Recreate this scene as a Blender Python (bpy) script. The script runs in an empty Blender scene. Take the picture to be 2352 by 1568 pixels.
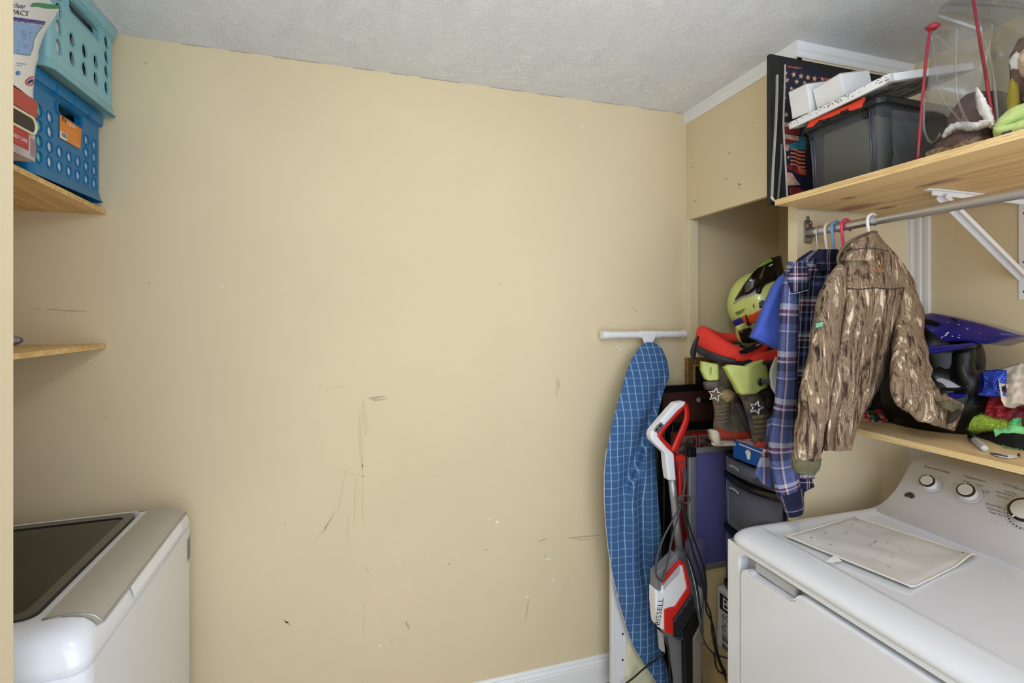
import bpy, bmesh, math, random
from mathutils import Vector, Matrix, noise

# ---------------------------------------------------------------- camera, world, light, exposure
SC = bpy.context.scene
COL = SC.collection
F, CX, HY = 1100.0, 1176.0, 725.0            # focal length, image centre and horizon in pixels of the 2352x1568 frame
TH = math.radians(16.5)                      # camera turned right of the back wall's normal
S_, C_ = math.sin(TH), math.cos(TH)
H = 1.54                                     # eye height
cam = bpy.data.cameras.new('camera'); camo = bpy.data.objects.new('camera', cam); COL.objects.link(camo)
cam.sensor_width = 36; cam.lens = 36 * F / 2352; cam.shift_y = (HY - 784) / 2352
cam.clip_start = 0.02; cam.clip_end = 60
camo.location = (0, 0, H); camo.rotation_euler = (math.pi / 2, 0, -TH)
SC.camera = camo
W = bpy.data.worlds.new('world'); SC.world = W; W.use_nodes = True
W.node_tree.nodes['Background'].inputs[0].default_value = (0.79, 0.88, 1.0, 1)
W.node_tree.nodes['Background'].inputs[1].default_value = 2.5
vs = SC.view_settings
vs.view_transform = 'Standard'; vs.look = 'None'; vs.gamma = 1.0; vs.use_curve_mapping = False
vs.exposure = 0.28
LAMP_L = 30.0                                # radiance of the unseen ceiling lamp's made-up globe

# ---------------------------------------------------------------- helpers
def rayd(u, v):
    a = (u - CX) / F; b = (HY - v) / F
    return Vector((S_ + a * C_, C_ - a * S_, b))
def at(u, v, X=None, Y=None, Z=None, D=None):
    r = rayd(u, v)
    if X is not None: t = X / r.x
    elif Y is not None: t = Y / r.y
    elif Z is not None: t = (Z - H) / r.z
    else: t = D
    return Vector((0, 0, H)) + r * t
def srgb(r, g, b):
    f = lambda c: (c / 12.92 if c <= 0.04045 else ((c + 0.055) / 1.055) ** 2.4)
    return (f(r / 255), f(g / 255), f(b / 255), 1)

ROOT = {}                                     # world position of every object that can be a parent
class MB:
    def __init__(s): s.v = []; s.f = []; s.uv = []
    def add(s, pts, faces, uvs=None):
        o = len(s.v); s.v += [Vector(p) for p in pts]
        for k, fc in enumerate(faces):
            s.f.append(tuple(i + o for i in fc))
            s.uv.append([uvs[i] for i in fc] if uvs else None)
        return s
    def box(s, lo, hi):
        x0, y0, z0 = lo; x1, y1, z1 = hi
        return s.add([(x0,y0,z0),(x1,y0,z0),(x1,y1,z0),(x0,y1,z0),(x0,y0,z1),(x1,y0,z1),(x1,y1,z1),(x0,y1,z1)],
                     [(0,3,2,1),(4,5,6,7),(0,1,5,4),(1,2,6,5),(2,3,7,6),(3,0,4,7)])
    def obox(s, c, ax, ay, az):               # centre and three half-axis vectors
        c = Vector(c); ax = Vector(ax); ay = Vector(ay); az = Vector(az)
        p = [c + ax*i + ay*j + az*k for k in (-1,1) for j in (-1,1) for i in (-1,1)]
        return s.add(p, [(0,2,3,1),(4,5,7,6),(0,1,5,4),(1,3,7,5),(3,2,6,7),(2,0,4,6)])
    def prism(s, poly, vec):
        n = len(poly); vec = Vector(vec); poly = [Vector(p) for p in poly]
        return s.add(poly + [p + vec for p in poly],
                     [tuple(range(n)), tuple(range(2*n-1, n-1, -1))] + [(i, i+n, (i+1) % n + n, (i+1) % n) for i in range(n)])
    def loft(s, rings, cap=True, closed=True, uvrep=(1, 1)):
        n = len(rings[0]); m = len(rings); pts = [p for r in rings for p in r]
        uvs = [(i / n * uvrep[0], j / max(1, m-1) * uvrep[1]) for j in range(m) for i in range(n)]
        fs = []
        for j in range(m - 1):
            for i in range(n if closed else n - 1):
                k = (i + 1) % n
                fs.append((j*n+i, j*n+k, (j+1)*n+k, (j+1)*n+i))
        if cap and closed: fs += [tuple(range(n-1, -1, -1)), tuple((m-1)*n + i for i in range(n))]
        return s.add(pts, fs, uvs)
    def tube(s, path, r, n=8, closed=False):
        path = [Vector(p) for p in path]; m = len(path); rings = []; ref = None
        for i, p in enumerate(path):
            if closed: t = path[(i+1) % m] - path[i-1]
            else: t = path[min(i+1, m-1)] - path[max(i-1, 0)]
            if t.length < 1e-9: t = Vector((0,0,1))
            t.normalize()
            if ref is None:
                ref = Vector((0,0,1)) if abs(t.z) < 0.9 else Vector((1,0,0))
            ref = ref - t * ref.dot(t)
            if ref.length < 1e-6: ref = t.orthogonal()
            ref.normalize(); b = t.cross(ref)
            rr = r[i] if isinstance(r, (list, tuple)) else r
            rings.append([p + ref*math.cos(a)*rr + b*math.sin(a)*rr for a in [2*math.pi*k/n for k in range(n)]])
        if closed: rings.append(rings[0])
        return s.loft(rings, cap=not closed)
    def grid(s, fn, nu, nv):
        pts = []; uvs = []
        for j in range(nv + 1):
            for i in range(nu + 1):
                pts.append(fn(i/nu, j/nv)); uvs.append((i/nu, j/nv))
        fs = [(j*(nu+1)+i, j*(nu+1)+i+1, (j+1)*(nu+1)+i+1, (j+1)*(nu+1)+i) for j in range(nv) for i in range(nu)]
        return s.add(pts, fs, uvs)
    def sphere(s, c, rad, nu=20, nv=12, fn=None, M=None):
        c = Vector(c)
        rings = []
        for j in range(nv + 1):
            ph = math.pi * (j / nv) ; ring = []
            ph = min(max(ph, 0.02), math.pi - 0.02)
            for i in range(nu):
                th = 2*math.pi*i/nu
                d = Vector((math.sin(ph)*math.cos(th), math.sin(ph)*math.sin(th), -math.cos(ph)))
                k = fn(d) if fn else 1
                p = Vector((d.x*rad[0]*k, d.y*rad[1]*k, d.z*rad[2]*k))
                ring.append(c + (M @ p if M else p))
            rings.append(ring)
        return s.loft(rings)
    def build(s, name, mat, parent=None, smooth=False, bevel=0, seg=2, solid=0, sub=0, label=None, M=None, weld=True, base=None, disp=None, auto=None):
        vs_ = [M @ p for p in s.v] if M else s.v
        if parent: off = ROOT[parent.name]
        elif base is not None: off = Vector(base)
        else:
            xs = [p.x for p in vs_]; ys = [p.y for p in vs_]; zs = [p.z for p in vs_]
            off = Vector(((min(xs)+max(xs))/2, (min(ys)+max(ys))/2, min(zs)))
        me = bpy.data.meshes.new(name)
        me.from_pydata([p - off for p in vs_], [], s.f)
        if any(u is not None for u in s.uv):
            lay = me.uv_layers.new(name='UVMap')
            k = 0
            for pi, p in enumerate(me.polygons):
                u = s.uv[pi]
                for li in range(p.loop_total):
                    lay.data[p.loop_start + li].uv = u[li] if u else (0, 0)
        bm = bmesh.new(); bm.from_mesh(me)
        if weld: bmesh.ops.remove_doubles(bm, verts=bm.verts, dist=1e-5)
        bmesh.ops.recalc_face_normals(bm, faces=bm.faces)
        bm.to_mesh(me); bm.free()
        if smooth:
            for p in me.polygons: p.use_smooth = True
        o = bpy.data.objects.new(name, me); COL.objects.link(o)
        me.materials.append(mat)
        ROOT[o.name] = off.copy()
        if parent: o.parent = parent
        else: o.location = off
        if solid:
            m = o.modifiers.new('solid', 'SOLIDIFY'); m.thickness = solid; m.offset = 0
        if bevel:
            m = o.modifiers.new('bevel', 'BEVEL'); m.width = bevel; m.segments = seg; m.limit_method = 'ANGLE'; m.angle_limit = math.radians(35)
            m.harden_normals = False
        if sub:
            m = o.modifiers.new('sub', 'SUBSURF'); m.levels = sub; m.render_levels = sub
        if auto:
            me.set_sharp_from_angle(angle=math.radians(auto))
        if label: o['label'] = label
        return o
def thing(name, label, cat, loc, group=None):
    o = bpy.data.objects.new(name, None); COL.objects.link(o)
    o.empty_display_size = 0.05
    o.location = loc; ROOT[o.name] = Vector(loc)
    o['label'] = label; o['category'] = cat
    if group: o['group'] = group
    return o
def tag(o, label, cat, group=None):
    o['label'] = label; o['category'] = cat
    if group: o['group'] = group
    return o
def struct(o): o['kind'] = 'structure'; return o

def rrect(hx, hy, r, n=5, cx=0, cy=0):
    out = []
    for (sx, sy, a0) in ((1,1,0),(-1,1,90),(-1,-1,180),(1,-1,270)):
        for k in range(n+1):
            a = math.radians(a0 + 90*k/n)
            out.append((cx + sx*(hx-r) + r*math.cos(a), cy + sy*(hy-r) + r*math.sin(a)))
    return out
def lerp(a, b, t): return a + (b - a) * t
def curve(tab, t):                            # piecewise linear through a list of (t, value)
    if t <= tab[0][0]: return tab[0][1]
    for (a, x), (b, y) in zip(tab, tab[1:]):
        if t <= b: return x + (y - x) * (t - a) / (b - a)
    return tab[-1][1]
def smooth_path(pts, k=6):                    # Catmull-Rom through tuples of any length
    pts = [tuple(p) for p in pts]; out = []
    for i in range(len(pts) - 1):
        p0 = pts[max(i-1, 0)]; p1 = pts[i]; p2 = pts[i+1]; p3 = pts[min(i+2, len(pts)-1)]
        for j in range(k):
            t = j / k
            out.append(tuple(0.5*((2*b) + (-a+c)*t + (2*a-5*b+4*c-d)*t*t + (-a+3*b-3*c+d)*t**3) for a, b, c, d in zip(p0, p1, p2, p3)))
    out.append(pts[-1]); return out
def nz(x, y=0, z=0): return noise.noise(Vector((x, y, z)))
def pxloft(mb, spine, Y, depth, n=16, k=4, wr=0, wf=6, seed=0, capr=True, uvrep=(1,1), sq=1.0, ax='Y'):
    """solid tube whose axis runs through image points (u, v, half width in px[, Y][, depth]) at distance Y"""
    sp = [(p + (Y, depth)[len(p)-3:]) if len(p) < 5 else p for p in [tuple(q) for q in spine]]
    sp = smooth_path(sp, k) if k > 1 else sp
    rings = []
    m = len(sp)
    for i, (u, v, hw, y, dp) in enumerate(sp):
        a = sp[max(i-1, 0)]; b = sp[min(i+1, m-1)]
        tx, ty = b[0]-a[0], b[1]-a[1]; L = math.hypot(tx, ty) or 1
        nx, ny = -ty/L, tx/L
        c = at(u, v, **{ax: y}); e1 = at(u + nx*hw, v + ny*hw, **{ax: y}) - c; e2 = Vector((c.x, c.y, 0)).normalized()*dp
        ring = []
        for q in range(n):
            an = 2*math.pi*q/n
            ca, sa = math.cos(an), math.sin(an)
            if sq != 1.0: ca = math.copysign(abs(ca)**sq, ca); sa = math.copysign(abs(sa)**sq, sa)
            w = 1 + wr * nz(math.cos(an)*1.5 + seed, math.sin(an)*1.5, i/m*wf + seed*3.1)
            ring.append(c + e1*ca*w + e2*sa*w)
        rings.append(ring)
    return mb.loft(rings, cap=capr, uvrep=uvrep)
def pxpoly(pts, **k): return [at(u, v, **k) for u, v in pts]
def patch(mb, poly, surf, back, cell=8):
    """polygon in image px laid on a surface: surf(u, v) gives the 3D point, back is the thickness vector or a function"""
    bm = bmesh.new()
    vs_ = [bm.verts.new((u, v, 0)) for u, v in poly]
    bm.faces.new(vs_)
    bmesh.ops.triangulate(bm, faces=bm.faces[:])
    for _ in range(5):
        es = [e for e in bm.edges if e.calc_length() > cell]
        if not es: break
        bmesh.ops.subdivide_edges(bm, edges=es, cuts=1)
        bmesh.ops.triangulate(bm, faces=[f for f in bm.faces if len(f.verts) > 3])
    bm.verts.index_update()
    pts = [surf(v.co.x, v.co.y) for v in bm.verts]
    n = len(pts)
    bk = [p + (back(p) if callable(back) else Vector(back)) for p in pts]
    fs = [tuple(v.index for v in f.verts) for f in bm.faces]
    fs += [tuple(i + n for i in reversed(f)) for f in fs]
    for e in bm.edges:
        if e.is_boundary:
            a, b = e.verts[0].index, e.verts[1].index
            fs.append((a, b, b+n, a+n))
    us = [p[0] for p in poly]; vv = [p[1] for p in poly]
    u0, u1, v0, v1 = min(us), max(us), min(vv), max(vv)
    uv = [((v.co.x-u0)/(u1-u0), (v1-v.co.y)/(v1-v0)) for v in bm.verts]
    mb.add(pts + bk, fs, uv + uv)
    bm.free(); return mb
def away(t): return lambda p: (p - Vector((0, 0, H))).normalized() * t
TXT = {}
def text_mb(string, size, fn, align='CENTER', shear=0, extrude=0, xs=1.0):
    cu = bpy.data.curves.new('lettering', 'FONT'); cu.body = string; cu.size = size
    cu.align_x = align; cu.align_y = 'CENTER'; cu.shear = shear; cu.resolution_u = 2; cu.fill_mode = 'FRONT' if not extrude else 'BOTH'
    cu.extrude = extrude
    ob = bpy.data.objects.new('lettering', cu)
    me = bpy.data.meshes.new_from_object(ob)
    mb = MB()
    mb.add([fn(v.co.x*xs, v.co.y) for v in me.vertices], [tuple(p.vertices) for p in me.polygons])
    bpy.data.objects.remove(ob); bpy.data.curves.remove(cu); bpy.data.meshes.remove(me)
    return mb
def planefn(P, R, U, lift=None):
    P = Vector(P); R = Vector(R).normalized(); U = Vector(U).normalized()
    N = Vector(lift) if lift is not None else Vector((0,0,0))
    return lambda x, y: P + R*x + U*y + N
def hole_panel(mb, P, ex, ey, xs, ys, holes, t, skip=()):
    """panel of cells; holes[(i,j)] = (rx, ry, power) cuts a real hole; t is the thickness vector to the back"""
    P = Vector(P); ex = Vector(ex); ey = Vector(ey); t = Vector(t)
    q = lambda x, y: P + ex*x + ey*y
    for i in range(len(xs)-1):
        for j in range(len(ys)-1):
            if (i, j) in skip: continue
            x0, x1, y0, y1 = xs[i], xs[i+1], ys[j], ys[j+1]
            if (i, j) not in holes:
                a = [q(x0,y0), q(x1,y0), q(x1,y1), q(x0,y1)]
                mb.add(a + [p + t for p in a], [(0,1,2,3), (7,6,5,4)])
                continue
            rx, ry, pw = holes[(i, j)]
            cx, cy, hx, hy = (x0+x1)/2, (y0+y1)/2, (x1-x0)/2, (y1-y0)/2
            N = 16; outer = []; inner = []
            for k in range(N):
                a = 2*math.pi*k/N; c, s = math.cos(a), math.sin(a); m = max(abs(c), abs(s))
                outer.append(q(cx + hx*c/m, cy + hy*s/m))
                inner.append(q(cx + rx*math.copysign(abs(c)**pw, c), cy + ry*math.copysign(abs(s)**pw, s)))
            fs = []
            for k in range(N):
                l = (k+1) % N
                fs += [(k, l, N+l, N+k), (2*N+l, 2*N+k, 3*N+k, 3*N+l), (N+k, N+l, 3*N+l, 3*N+k)]
            mb.add(outer + inner + [p+t for p in outer] + [p+t for p in inner], fs)
    # outer rim
    a = [q(xs[0],ys[0]), q(xs[-1],ys[0]), q(xs[-1],ys[-1]), q(xs[0],ys[-1])]
    mb.add(a + [p+t for p in a], [(0,1,5,4),(1,2,6,5),(2,3,7,6),(3,0,4,7)])
    return mb

# ---------------------------------------------------------------- materials
def nodes(m): return m.node_tree.nodes, m.node_tree.links
def mat(name, col, rough=0.5, metal=0.0, var=0, vscale=8, bump=0, bscale=60, bdist=0.002, coat=0, spec=0.5, alpha=1, trans=0, emit=None, estr=0, stretch=(1,1,1), col2=None):
    m = bpy.data.materials.new(name); m.use_nodes = True; N, L = nodes(m); b = N['Principled BSDF']
    c = srgb(*col) if max(col) > 1 else (*col[:3], 1)
    b.inputs['Base Color'].default_value = c
    b.inputs['Roughness'].default_value = rough; b.inputs['Metallic'].default_value = metal
    b.inputs['Specular IOR Level'].default_value = spec
    b.inputs['Coat Weight'].default_value = coat
    b.inputs['Alpha'].default_value = alpha
    b.inputs['Transmission Weight'].default_value = trans
    if emit: b.inputs['Emission Color'].default_value = srgb(*emit); b.inputs['Emission Strength'].default_value = estr
    if var or bump or col2:
        tc = N.new('ShaderNodeTexCoord'); mp = N.new('ShaderNodeMapping'); mp.inputs['Scale'].default_value = stretch
        L.new(tc.outputs['Object'], mp.inputs['Vector'])
    if var or col2:
        n = N.new('ShaderNodeTexNoise'); n.inputs['Scale'].default_value = vscale; n.inputs['Detail'].default_value = 6
        L.new(mp.outputs['Vector'], n.inputs['Vector'])
        r = N.new('ShaderNodeValToRGB')
        r.color_ramp.elements[0].position = 0.32; r.color_ramp.elements[1].position = 0.68
        if col2:
            r.color_ramp.elements[0].color = srgb(*col2); r.color_ramp.elements[1].color = c
        else:
            r.color_ramp.elements[0].color = tuple(max(0, x*(1-var)) for x in c[:3]) + (1,)
            r.color_ramp.elements[1].color = tuple(min(1, x*(1+var*0.5)) for x in c[:3]) + (1,)
        L.new(n.outputs['Fac'], r.inputs['Fac']); L.new(r.outputs['Color'], b.inputs['Base Color'])
    if bump:
        n2 = N.new('ShaderNodeTexNoise'); n2.inputs['Scale'].default_value = bscale; n2.inputs['Detail'].default_value = 4
        L.new(mp.outputs['Vector'], n2.inputs['Vector'])
        bp = N.new('ShaderNodeBump'); bp.inputs['Strength'].default_value = bump; bp.inputs['Distance'].default_value = bdist
        L.new(n2.outputs['Fac'], bp.inputs['Height']); L.new(bp.outputs['Normal'], b.inputs['Normal'])
    return m
def ramp(N, stops, interp='LINEAR'):
    r = N.new('ShaderNodeValToRGB'); cr = r.color_ramp; cr.interpolation = interp
    while len(cr.elements) < len(stops): cr.elements.new(0.5)
    for e, (p, c) in zip(cr.elements, stops):
        e.position = p; e.color = srgb(*c) if max(c) > 1 or len(c) == 3 else c
    return r
def mix(N, L, fac, a, b, mode='MIX'):
    x = N.new('ShaderNodeMix'); x.data_type = 'RGBA'; x.blend_type = mode
    for sock, val in ((x.inputs['Factor'], fac), (x.inputs['A'], a), (x.inputs['B'], b)):
        if hasattr(val, 'is_linked'): L.new(val, sock)
        elif isinstance(val, (int, float)): sock.default_value = val
        else: sock.default_value = val
    return x.outputs['Result']

def wall_paint(name, col):
    m = mat(name, col, rough=0.6, spec=0.2); N, L = nodes(m); b = N['Principled BSDF']
    tc = N.new('ShaderNodeTexCoord')
    n1 = N.new('ShaderNodeTexNoise'); n1.inputs['Scale'].default_value = 1.6; n1.inputs['Detail'].default_value = 5
    L.new(tc.outputs['Object'], n1.inputs['Vector'])
    c = srgb(*col)
    r1 = ramp(N, [(0.3, tuple(x*0.95 for x in c[:3]) + (1,)), (0.7, tuple(min(1, x*1.03) for x in c[:3]) + (1,))])
    for e in r1.color_ramp.elements: pass
    L.new(n1.outputs['Fac'], r1.inputs['Fac'])
    # sparse faint scuffs with shapes of their own
    mp = N.new('ShaderNodeMapping'); mp.inputs['Scale'].default_value = (22, 22, 3.0); mp.inputs['Rotation'].default_value = (0, 0.12, 0)
    L.new(tc.outputs['Object'], mp.inputs['Vector'])
    n2 = N.new('ShaderNodeTexNoise'); n2.inputs['Scale'].default_value = 1.0; n2.inputs['Detail'].default_value = 8; n2.inputs['Roughness'].default_value = 0.7
    L.new(mp.outputs['Vector'], n2.inputs['Vector'])
    r2 = ramp(N, [(0.69, (0,0,0,1)), (0.78, (0.5,0.5,0.5,1))]); L.new(n2.outputs['Fac'], r2.inputs['Fac'])
    o = mix(N, L, r2.outputs['Color'], r1.outputs['Color'], (c[0]*0.8, c[1]*0.78, c[2]*0.72, 1))
    L.new(o, b.inputs['Base Color'])
    n3 = N.new('ShaderNodeTexNoise'); n3.inputs['Scale'].default_value = 220; L.new(tc.outputs['Object'], n3.inputs['Vector'])
    bp = N.new('ShaderNodeBump'); bp.inputs['Strength'].default_value = 0.08; bp.inputs['Distance'].default_value = 0.001
    L.new(n3.outputs['Fac'], bp.inputs['Height']); L.new(bp.outputs['Normal'], b.inputs['Normal'])
    return m
def wood(name, axis, light=(222,188,132), dark=(178,134,78), knot=(120,74,40), scale=1.0, knots=True, flakes=False):
    m = mat(name, light, rough=0.45, spec=0.4); N, L = nodes(m); b = N['Principled BSDF']
    tc = N.new('ShaderNodeTexCoord'); mp = N.new('ShaderNodeMapping')
    sc = [14*scale]*3; sc[axis] = 0.7*scale; mp.inputs['Scale'].default_value = sc
    L.new(tc.outputs['Object'], mp.inputs['Vector'])
    n0 = N.new('ShaderNodeTexNoise'); n0.inputs['Scale'].default_value = 1.2; n0.inputs['Detail'].default_value = 3; n0.inputs['Distortion'].default_value = 0.6
    L.new(mp.outputs['Vector'], n0.inputs['Vector'])
    mul = N.new('ShaderNodeMath'); mul.operation = 'MULTIPLY'; mul.inputs[1].default_value = 9.0; L.new(n0.outputs['Fac'], mul.inputs[0])
    fr = N.new('ShaderNodeMath'); fr.operation = 'PINGPONG'; fr.inputs[1].default_value = 1.0; L.new(mul.outputs[0], fr.inputs[0])
    r = ramp(N, [(0.0, dark), (0.3, tuple((a+c)//2 for a, c in zip(light, dark))), (0.65, light), (1.0, tuple(min(255, x+12) for x in light))])
    L.new(fr.outputs[0], r.inputs['Fac'])
    n1 = N.new('ShaderNodeTexNoise'); n1.inputs['Scale'].default_value = 9; n1.inputs['Detail'].default_value = 5; L.new(mp.outputs['Vector'], n1.inputs['Vector'])
    out = mix(N, L, n1.outputs['Fac'], r.outputs['Color'], srgb(*light))
    if knots:
        mk = N.new('ShaderNodeMapping'); sk = [5.2]*3; sk[axis] = 1.9; mk.inputs['Scale'].default_value = sk; mk.inputs['Location'].default_value = (0.4, 0.35, 0.2)
        L.new(tc.outputs['Object'], mk.inputs['Vector'])
        vo = N.new('ShaderNodeTexVoronoi'); vo.inputs['Scale'].default_value = 1.0; vo.inputs['Randomness'].default_value = 1.0; L.new(mk.outputs['Vector'], vo.inputs['Vector'])
        rk = ramp(N, [(0.06, (1,1,1,1)), (0.2, (0,0,0,1))]); L.new(vo.outputs['Distance'], rk.inputs['Fac'])
        out = mix(N, L, rk.outputs['Color'], out, srgb(*knot))
    if flakes:
        vf = N.new('ShaderNodeTexVoronoi'); vf.inputs['Scale'].default_value = 90; L.new(tc.outputs['Object'], vf.inputs['Vector'])
        rf = ramp(N, [(0.0, (186,144,84)), (1.0, (246,216,160))]); L.new(vf.outputs['Color'], rf.inputs['Fac'])
        out = mix(N, L, 0.55, out, rf.outputs['Color'])
    L.new(out, b.inputs['Base Color'])
    bp = N.new('ShaderNodeBump'); bp.inputs['Strength'].default_value = 0.15; bp.inputs['Distance'].default_value = 0.001
    L.new(fr.outputs[0], bp.inputs['Height']); L.new(bp.outputs['Normal'], b.inputs['Normal'])
    return m
def ceiling_mat():
    m = mat('ceiling_texture_paint', (238,241,245), rough=0.7, spec=0.3); N, L = nodes(m); b = N['Principled BSDF']
    tc = N.new('ShaderNodeTexCoord')
    nd = N.new('ShaderNodeTexNoise'); nd.inputs['Scale'].default_value = 4; nd.inputs['Detail'].default_value = 2; L.new(tc.outputs['Object'], nd.inputs['Vector'])
    # brushed "stomp" strokes: stretched noise whose direction wanders
    vr = N.new('ShaderNodeVectorRotate'); vr.rotation_type = 'Z_AXIS'
    ml = N.new('ShaderNodeMath'); ml.operation = 'MULTIPLY'; ml.inputs[1].default_value = 9.0; L.new(nd.outputs['Fac'], ml.inputs[0])
    L.new(tc.outputs['Object'], vr.inputs['Vector']); L.new(ml.outputs[0], vr.inputs['Angle'])
    mp = N.new('ShaderNodeMapping'); mp.inputs['Scale'].default_value = (42, 170, 42); L.new(vr.outputs['Vector'], mp.inputs['Vector'])
    n1 = N.new('ShaderNodeTexNoise'); n1.inputs['Scale'].default_value = 1; n1.inputs['Detail'].default_value = 3; n1.inputs['Distortion'].default_value = 0.8
    L.new(mp.outputs['Vector'], n1.inputs['Vector'])
    r = ramp(N, [(0.54, (0,0,0,1)), (0.66, (1,1,1,1))]); L.new(n1.outputs['Fac'], r.inputs['Fac'])
    bp = N.new('ShaderNodeBump'); bp.inputs['Strength'].default_value = 0.6; bp.inputs['Distance'].default_value = 0.0022
    L.new(r.outputs['Color'], bp.inputs['Height']); L.new(bp.outputs['Normal'], b.inputs['Normal'])
    return m
def bark_camo():
    m = mat('bark_camouflage_cloth', (130,110,88), rough=0.85, spec=0.2); N, L = nodes(m); b = N['Principled BSDF']
    tc = N.new('ShaderNodeTexCoord')
    mp = N.new('ShaderNodeMapping'); mp.inputs['Scale'].default_value = (34, 34, 7.5); L.new(tc.outputs['Object'], mp.inputs['Vector'])
    n1 = N.new('ShaderNodeTexNoise'); n1.inputs['Scale'].default_value = 1.3; n1.inputs['Detail'].default_value = 7; n1.inputs['Roughness'].default_value = 0.62; n1.inputs['Distortion'].default_value = 1.3
    L.new(mp.outputs['Vector'], n1.inputs['Vector'])
    r1 = ramp(N, [(0.36, (40,30,25)), (0.42, (92,74,58)), (0.49, (146,124,100)), (0.55, (112,92,72)), (0.58, (150,128,104)), (0.63, (214,194,168))])
    L.new(n1.outputs['Fac'], r1.inputs['Fac'])
    mp2 = N.new('ShaderNodeMapping'); mp2.inputs['Scale'].default_value = (60, 60, 10); mp2.inputs['Location'].default_value = (3, 1, 2); L.new(tc.outputs['Object'], mp2.inputs['Vector'])
    vo = N.new('ShaderNodeTexNoise'); vo.inputs['Scale'].default_value = 1.0; vo.inputs['Detail'].default_value = 4; vo.inputs['Distortion'].default_value = 2.2; L.new(mp2.outputs['Vector'], vo.inputs['Vector'])
    r2 = ramp(N, [(0.485, (0,0,0,1)), (0.5, (1,1,1,1)), (0.515, (0,0,0,1))]); L.new(vo.outputs['Fac'], r2.inputs['Fac'])
    o = mix(N, L, r2.outputs['Color'], r1.outputs['Color'], srgb(52, 38, 30))
    L.new(o, b.inputs['Base Color'])
    return m
def uv_stripes(name, ustops, vstops, ku, kv, rough=0.85, mode='MIX', fac=0.5, base=None, noise_amt=0.0):
    m = mat(name, (128,128,128), rough=rough, spec=0.2); N, L = nodes(m); b = N['Principled BSDF']
    tc = N.new('ShaderNodeTexCoord'); sp = N.new('ShaderNodeSeparateXYZ'); L.new(tc.outputs['UV'], sp.inputs['Vector'])
    outs = []
    for ax, k, st in (('X', ku, ustops), ('Y', kv, vstops)):
        ml = N.new('ShaderNodeMath'); ml.operation = 'MULTIPLY'; ml.inputs[1].default_value = k; L.new(sp.outputs[ax], ml.inputs[0])
        fr = N.new('ShaderNodeMath'); fr.operation = 'FRACT'; L.new(ml.outputs[0], fr.inputs[0])
        r = ramp(N, st, 'CONSTANT'); L.new(fr.outputs[0], r.inputs['Fac']); outs.append(r.outputs['Color'])
    o = mix(N, L, fac, outs[0], outs[1], mode)
    if noise_amt:
        n = N.new('ShaderNodeTexNoise'); n.inputs['Scale'].default_value = 400; L.new(tc.outputs['Object'], n.inputs['Vector'])
        rr = ramp(N, [(0.35, (1-noise_amt,)*3 + (1,)), (0.65, (1,1,1,1))]); L.new(n.outputs['Fac'], rr.inputs['Fac'])
        o = mix(N, L, 1.0, o, rr.outputs['Color'], 'MULTIPLY')
    L.new(o, b.inputs['Base Color'])
    return m
def clear_plastic(name, tint, opac=0.12, rough=0.12, gloss=False, fk=1.0):
    m = bpy.data.materials.new(name); m.use_nodes = True; N, L = nodes(m)
    out = N['Material Output']; N.remove(N['Principled BSDF'])
    tr = N.new('ShaderNodeBsdfTransparent'); tr.inputs[0].default_value = srgb(*tint)
    pb = N.new('ShaderNodeBsdfPrincipled'); pb.inputs['Base Color'].default_value = srgb(*tint); pb.inputs['Roughness'].default_value = rough
    if gloss:
        pb = N.new('ShaderNodeBsdfGlossy'); pb.inputs['Roughness'].default_value = rough
    fr = N.new('ShaderNodeFresnel'); fr.inputs['IOR'].default_value = 1.45
    ad = N.new('ShaderNodeMath'); ad.operation = 'ADD'; ad.use_clamp = True; ad.inputs[1].default_value = opac
    ml = N.new('ShaderNodeMath'); ml.operation = 'MULTIPLY'; ml.inputs[1].default_value = fk; L.new(fr.outputs[0], ml.inputs[0]); L.new(ml.outputs[0], ad.inputs[0])
    mx = N.new('ShaderNodeMixShader'); L.new(ad.outputs[0], mx.inputs[0]); L.new(tr.outputs[0], mx.inputs[1]); L.new(pb.outputs[0], mx.inputs[2])
    L.new(mx.outputs[0], out.inputs['Surface'])
    return m

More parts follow.
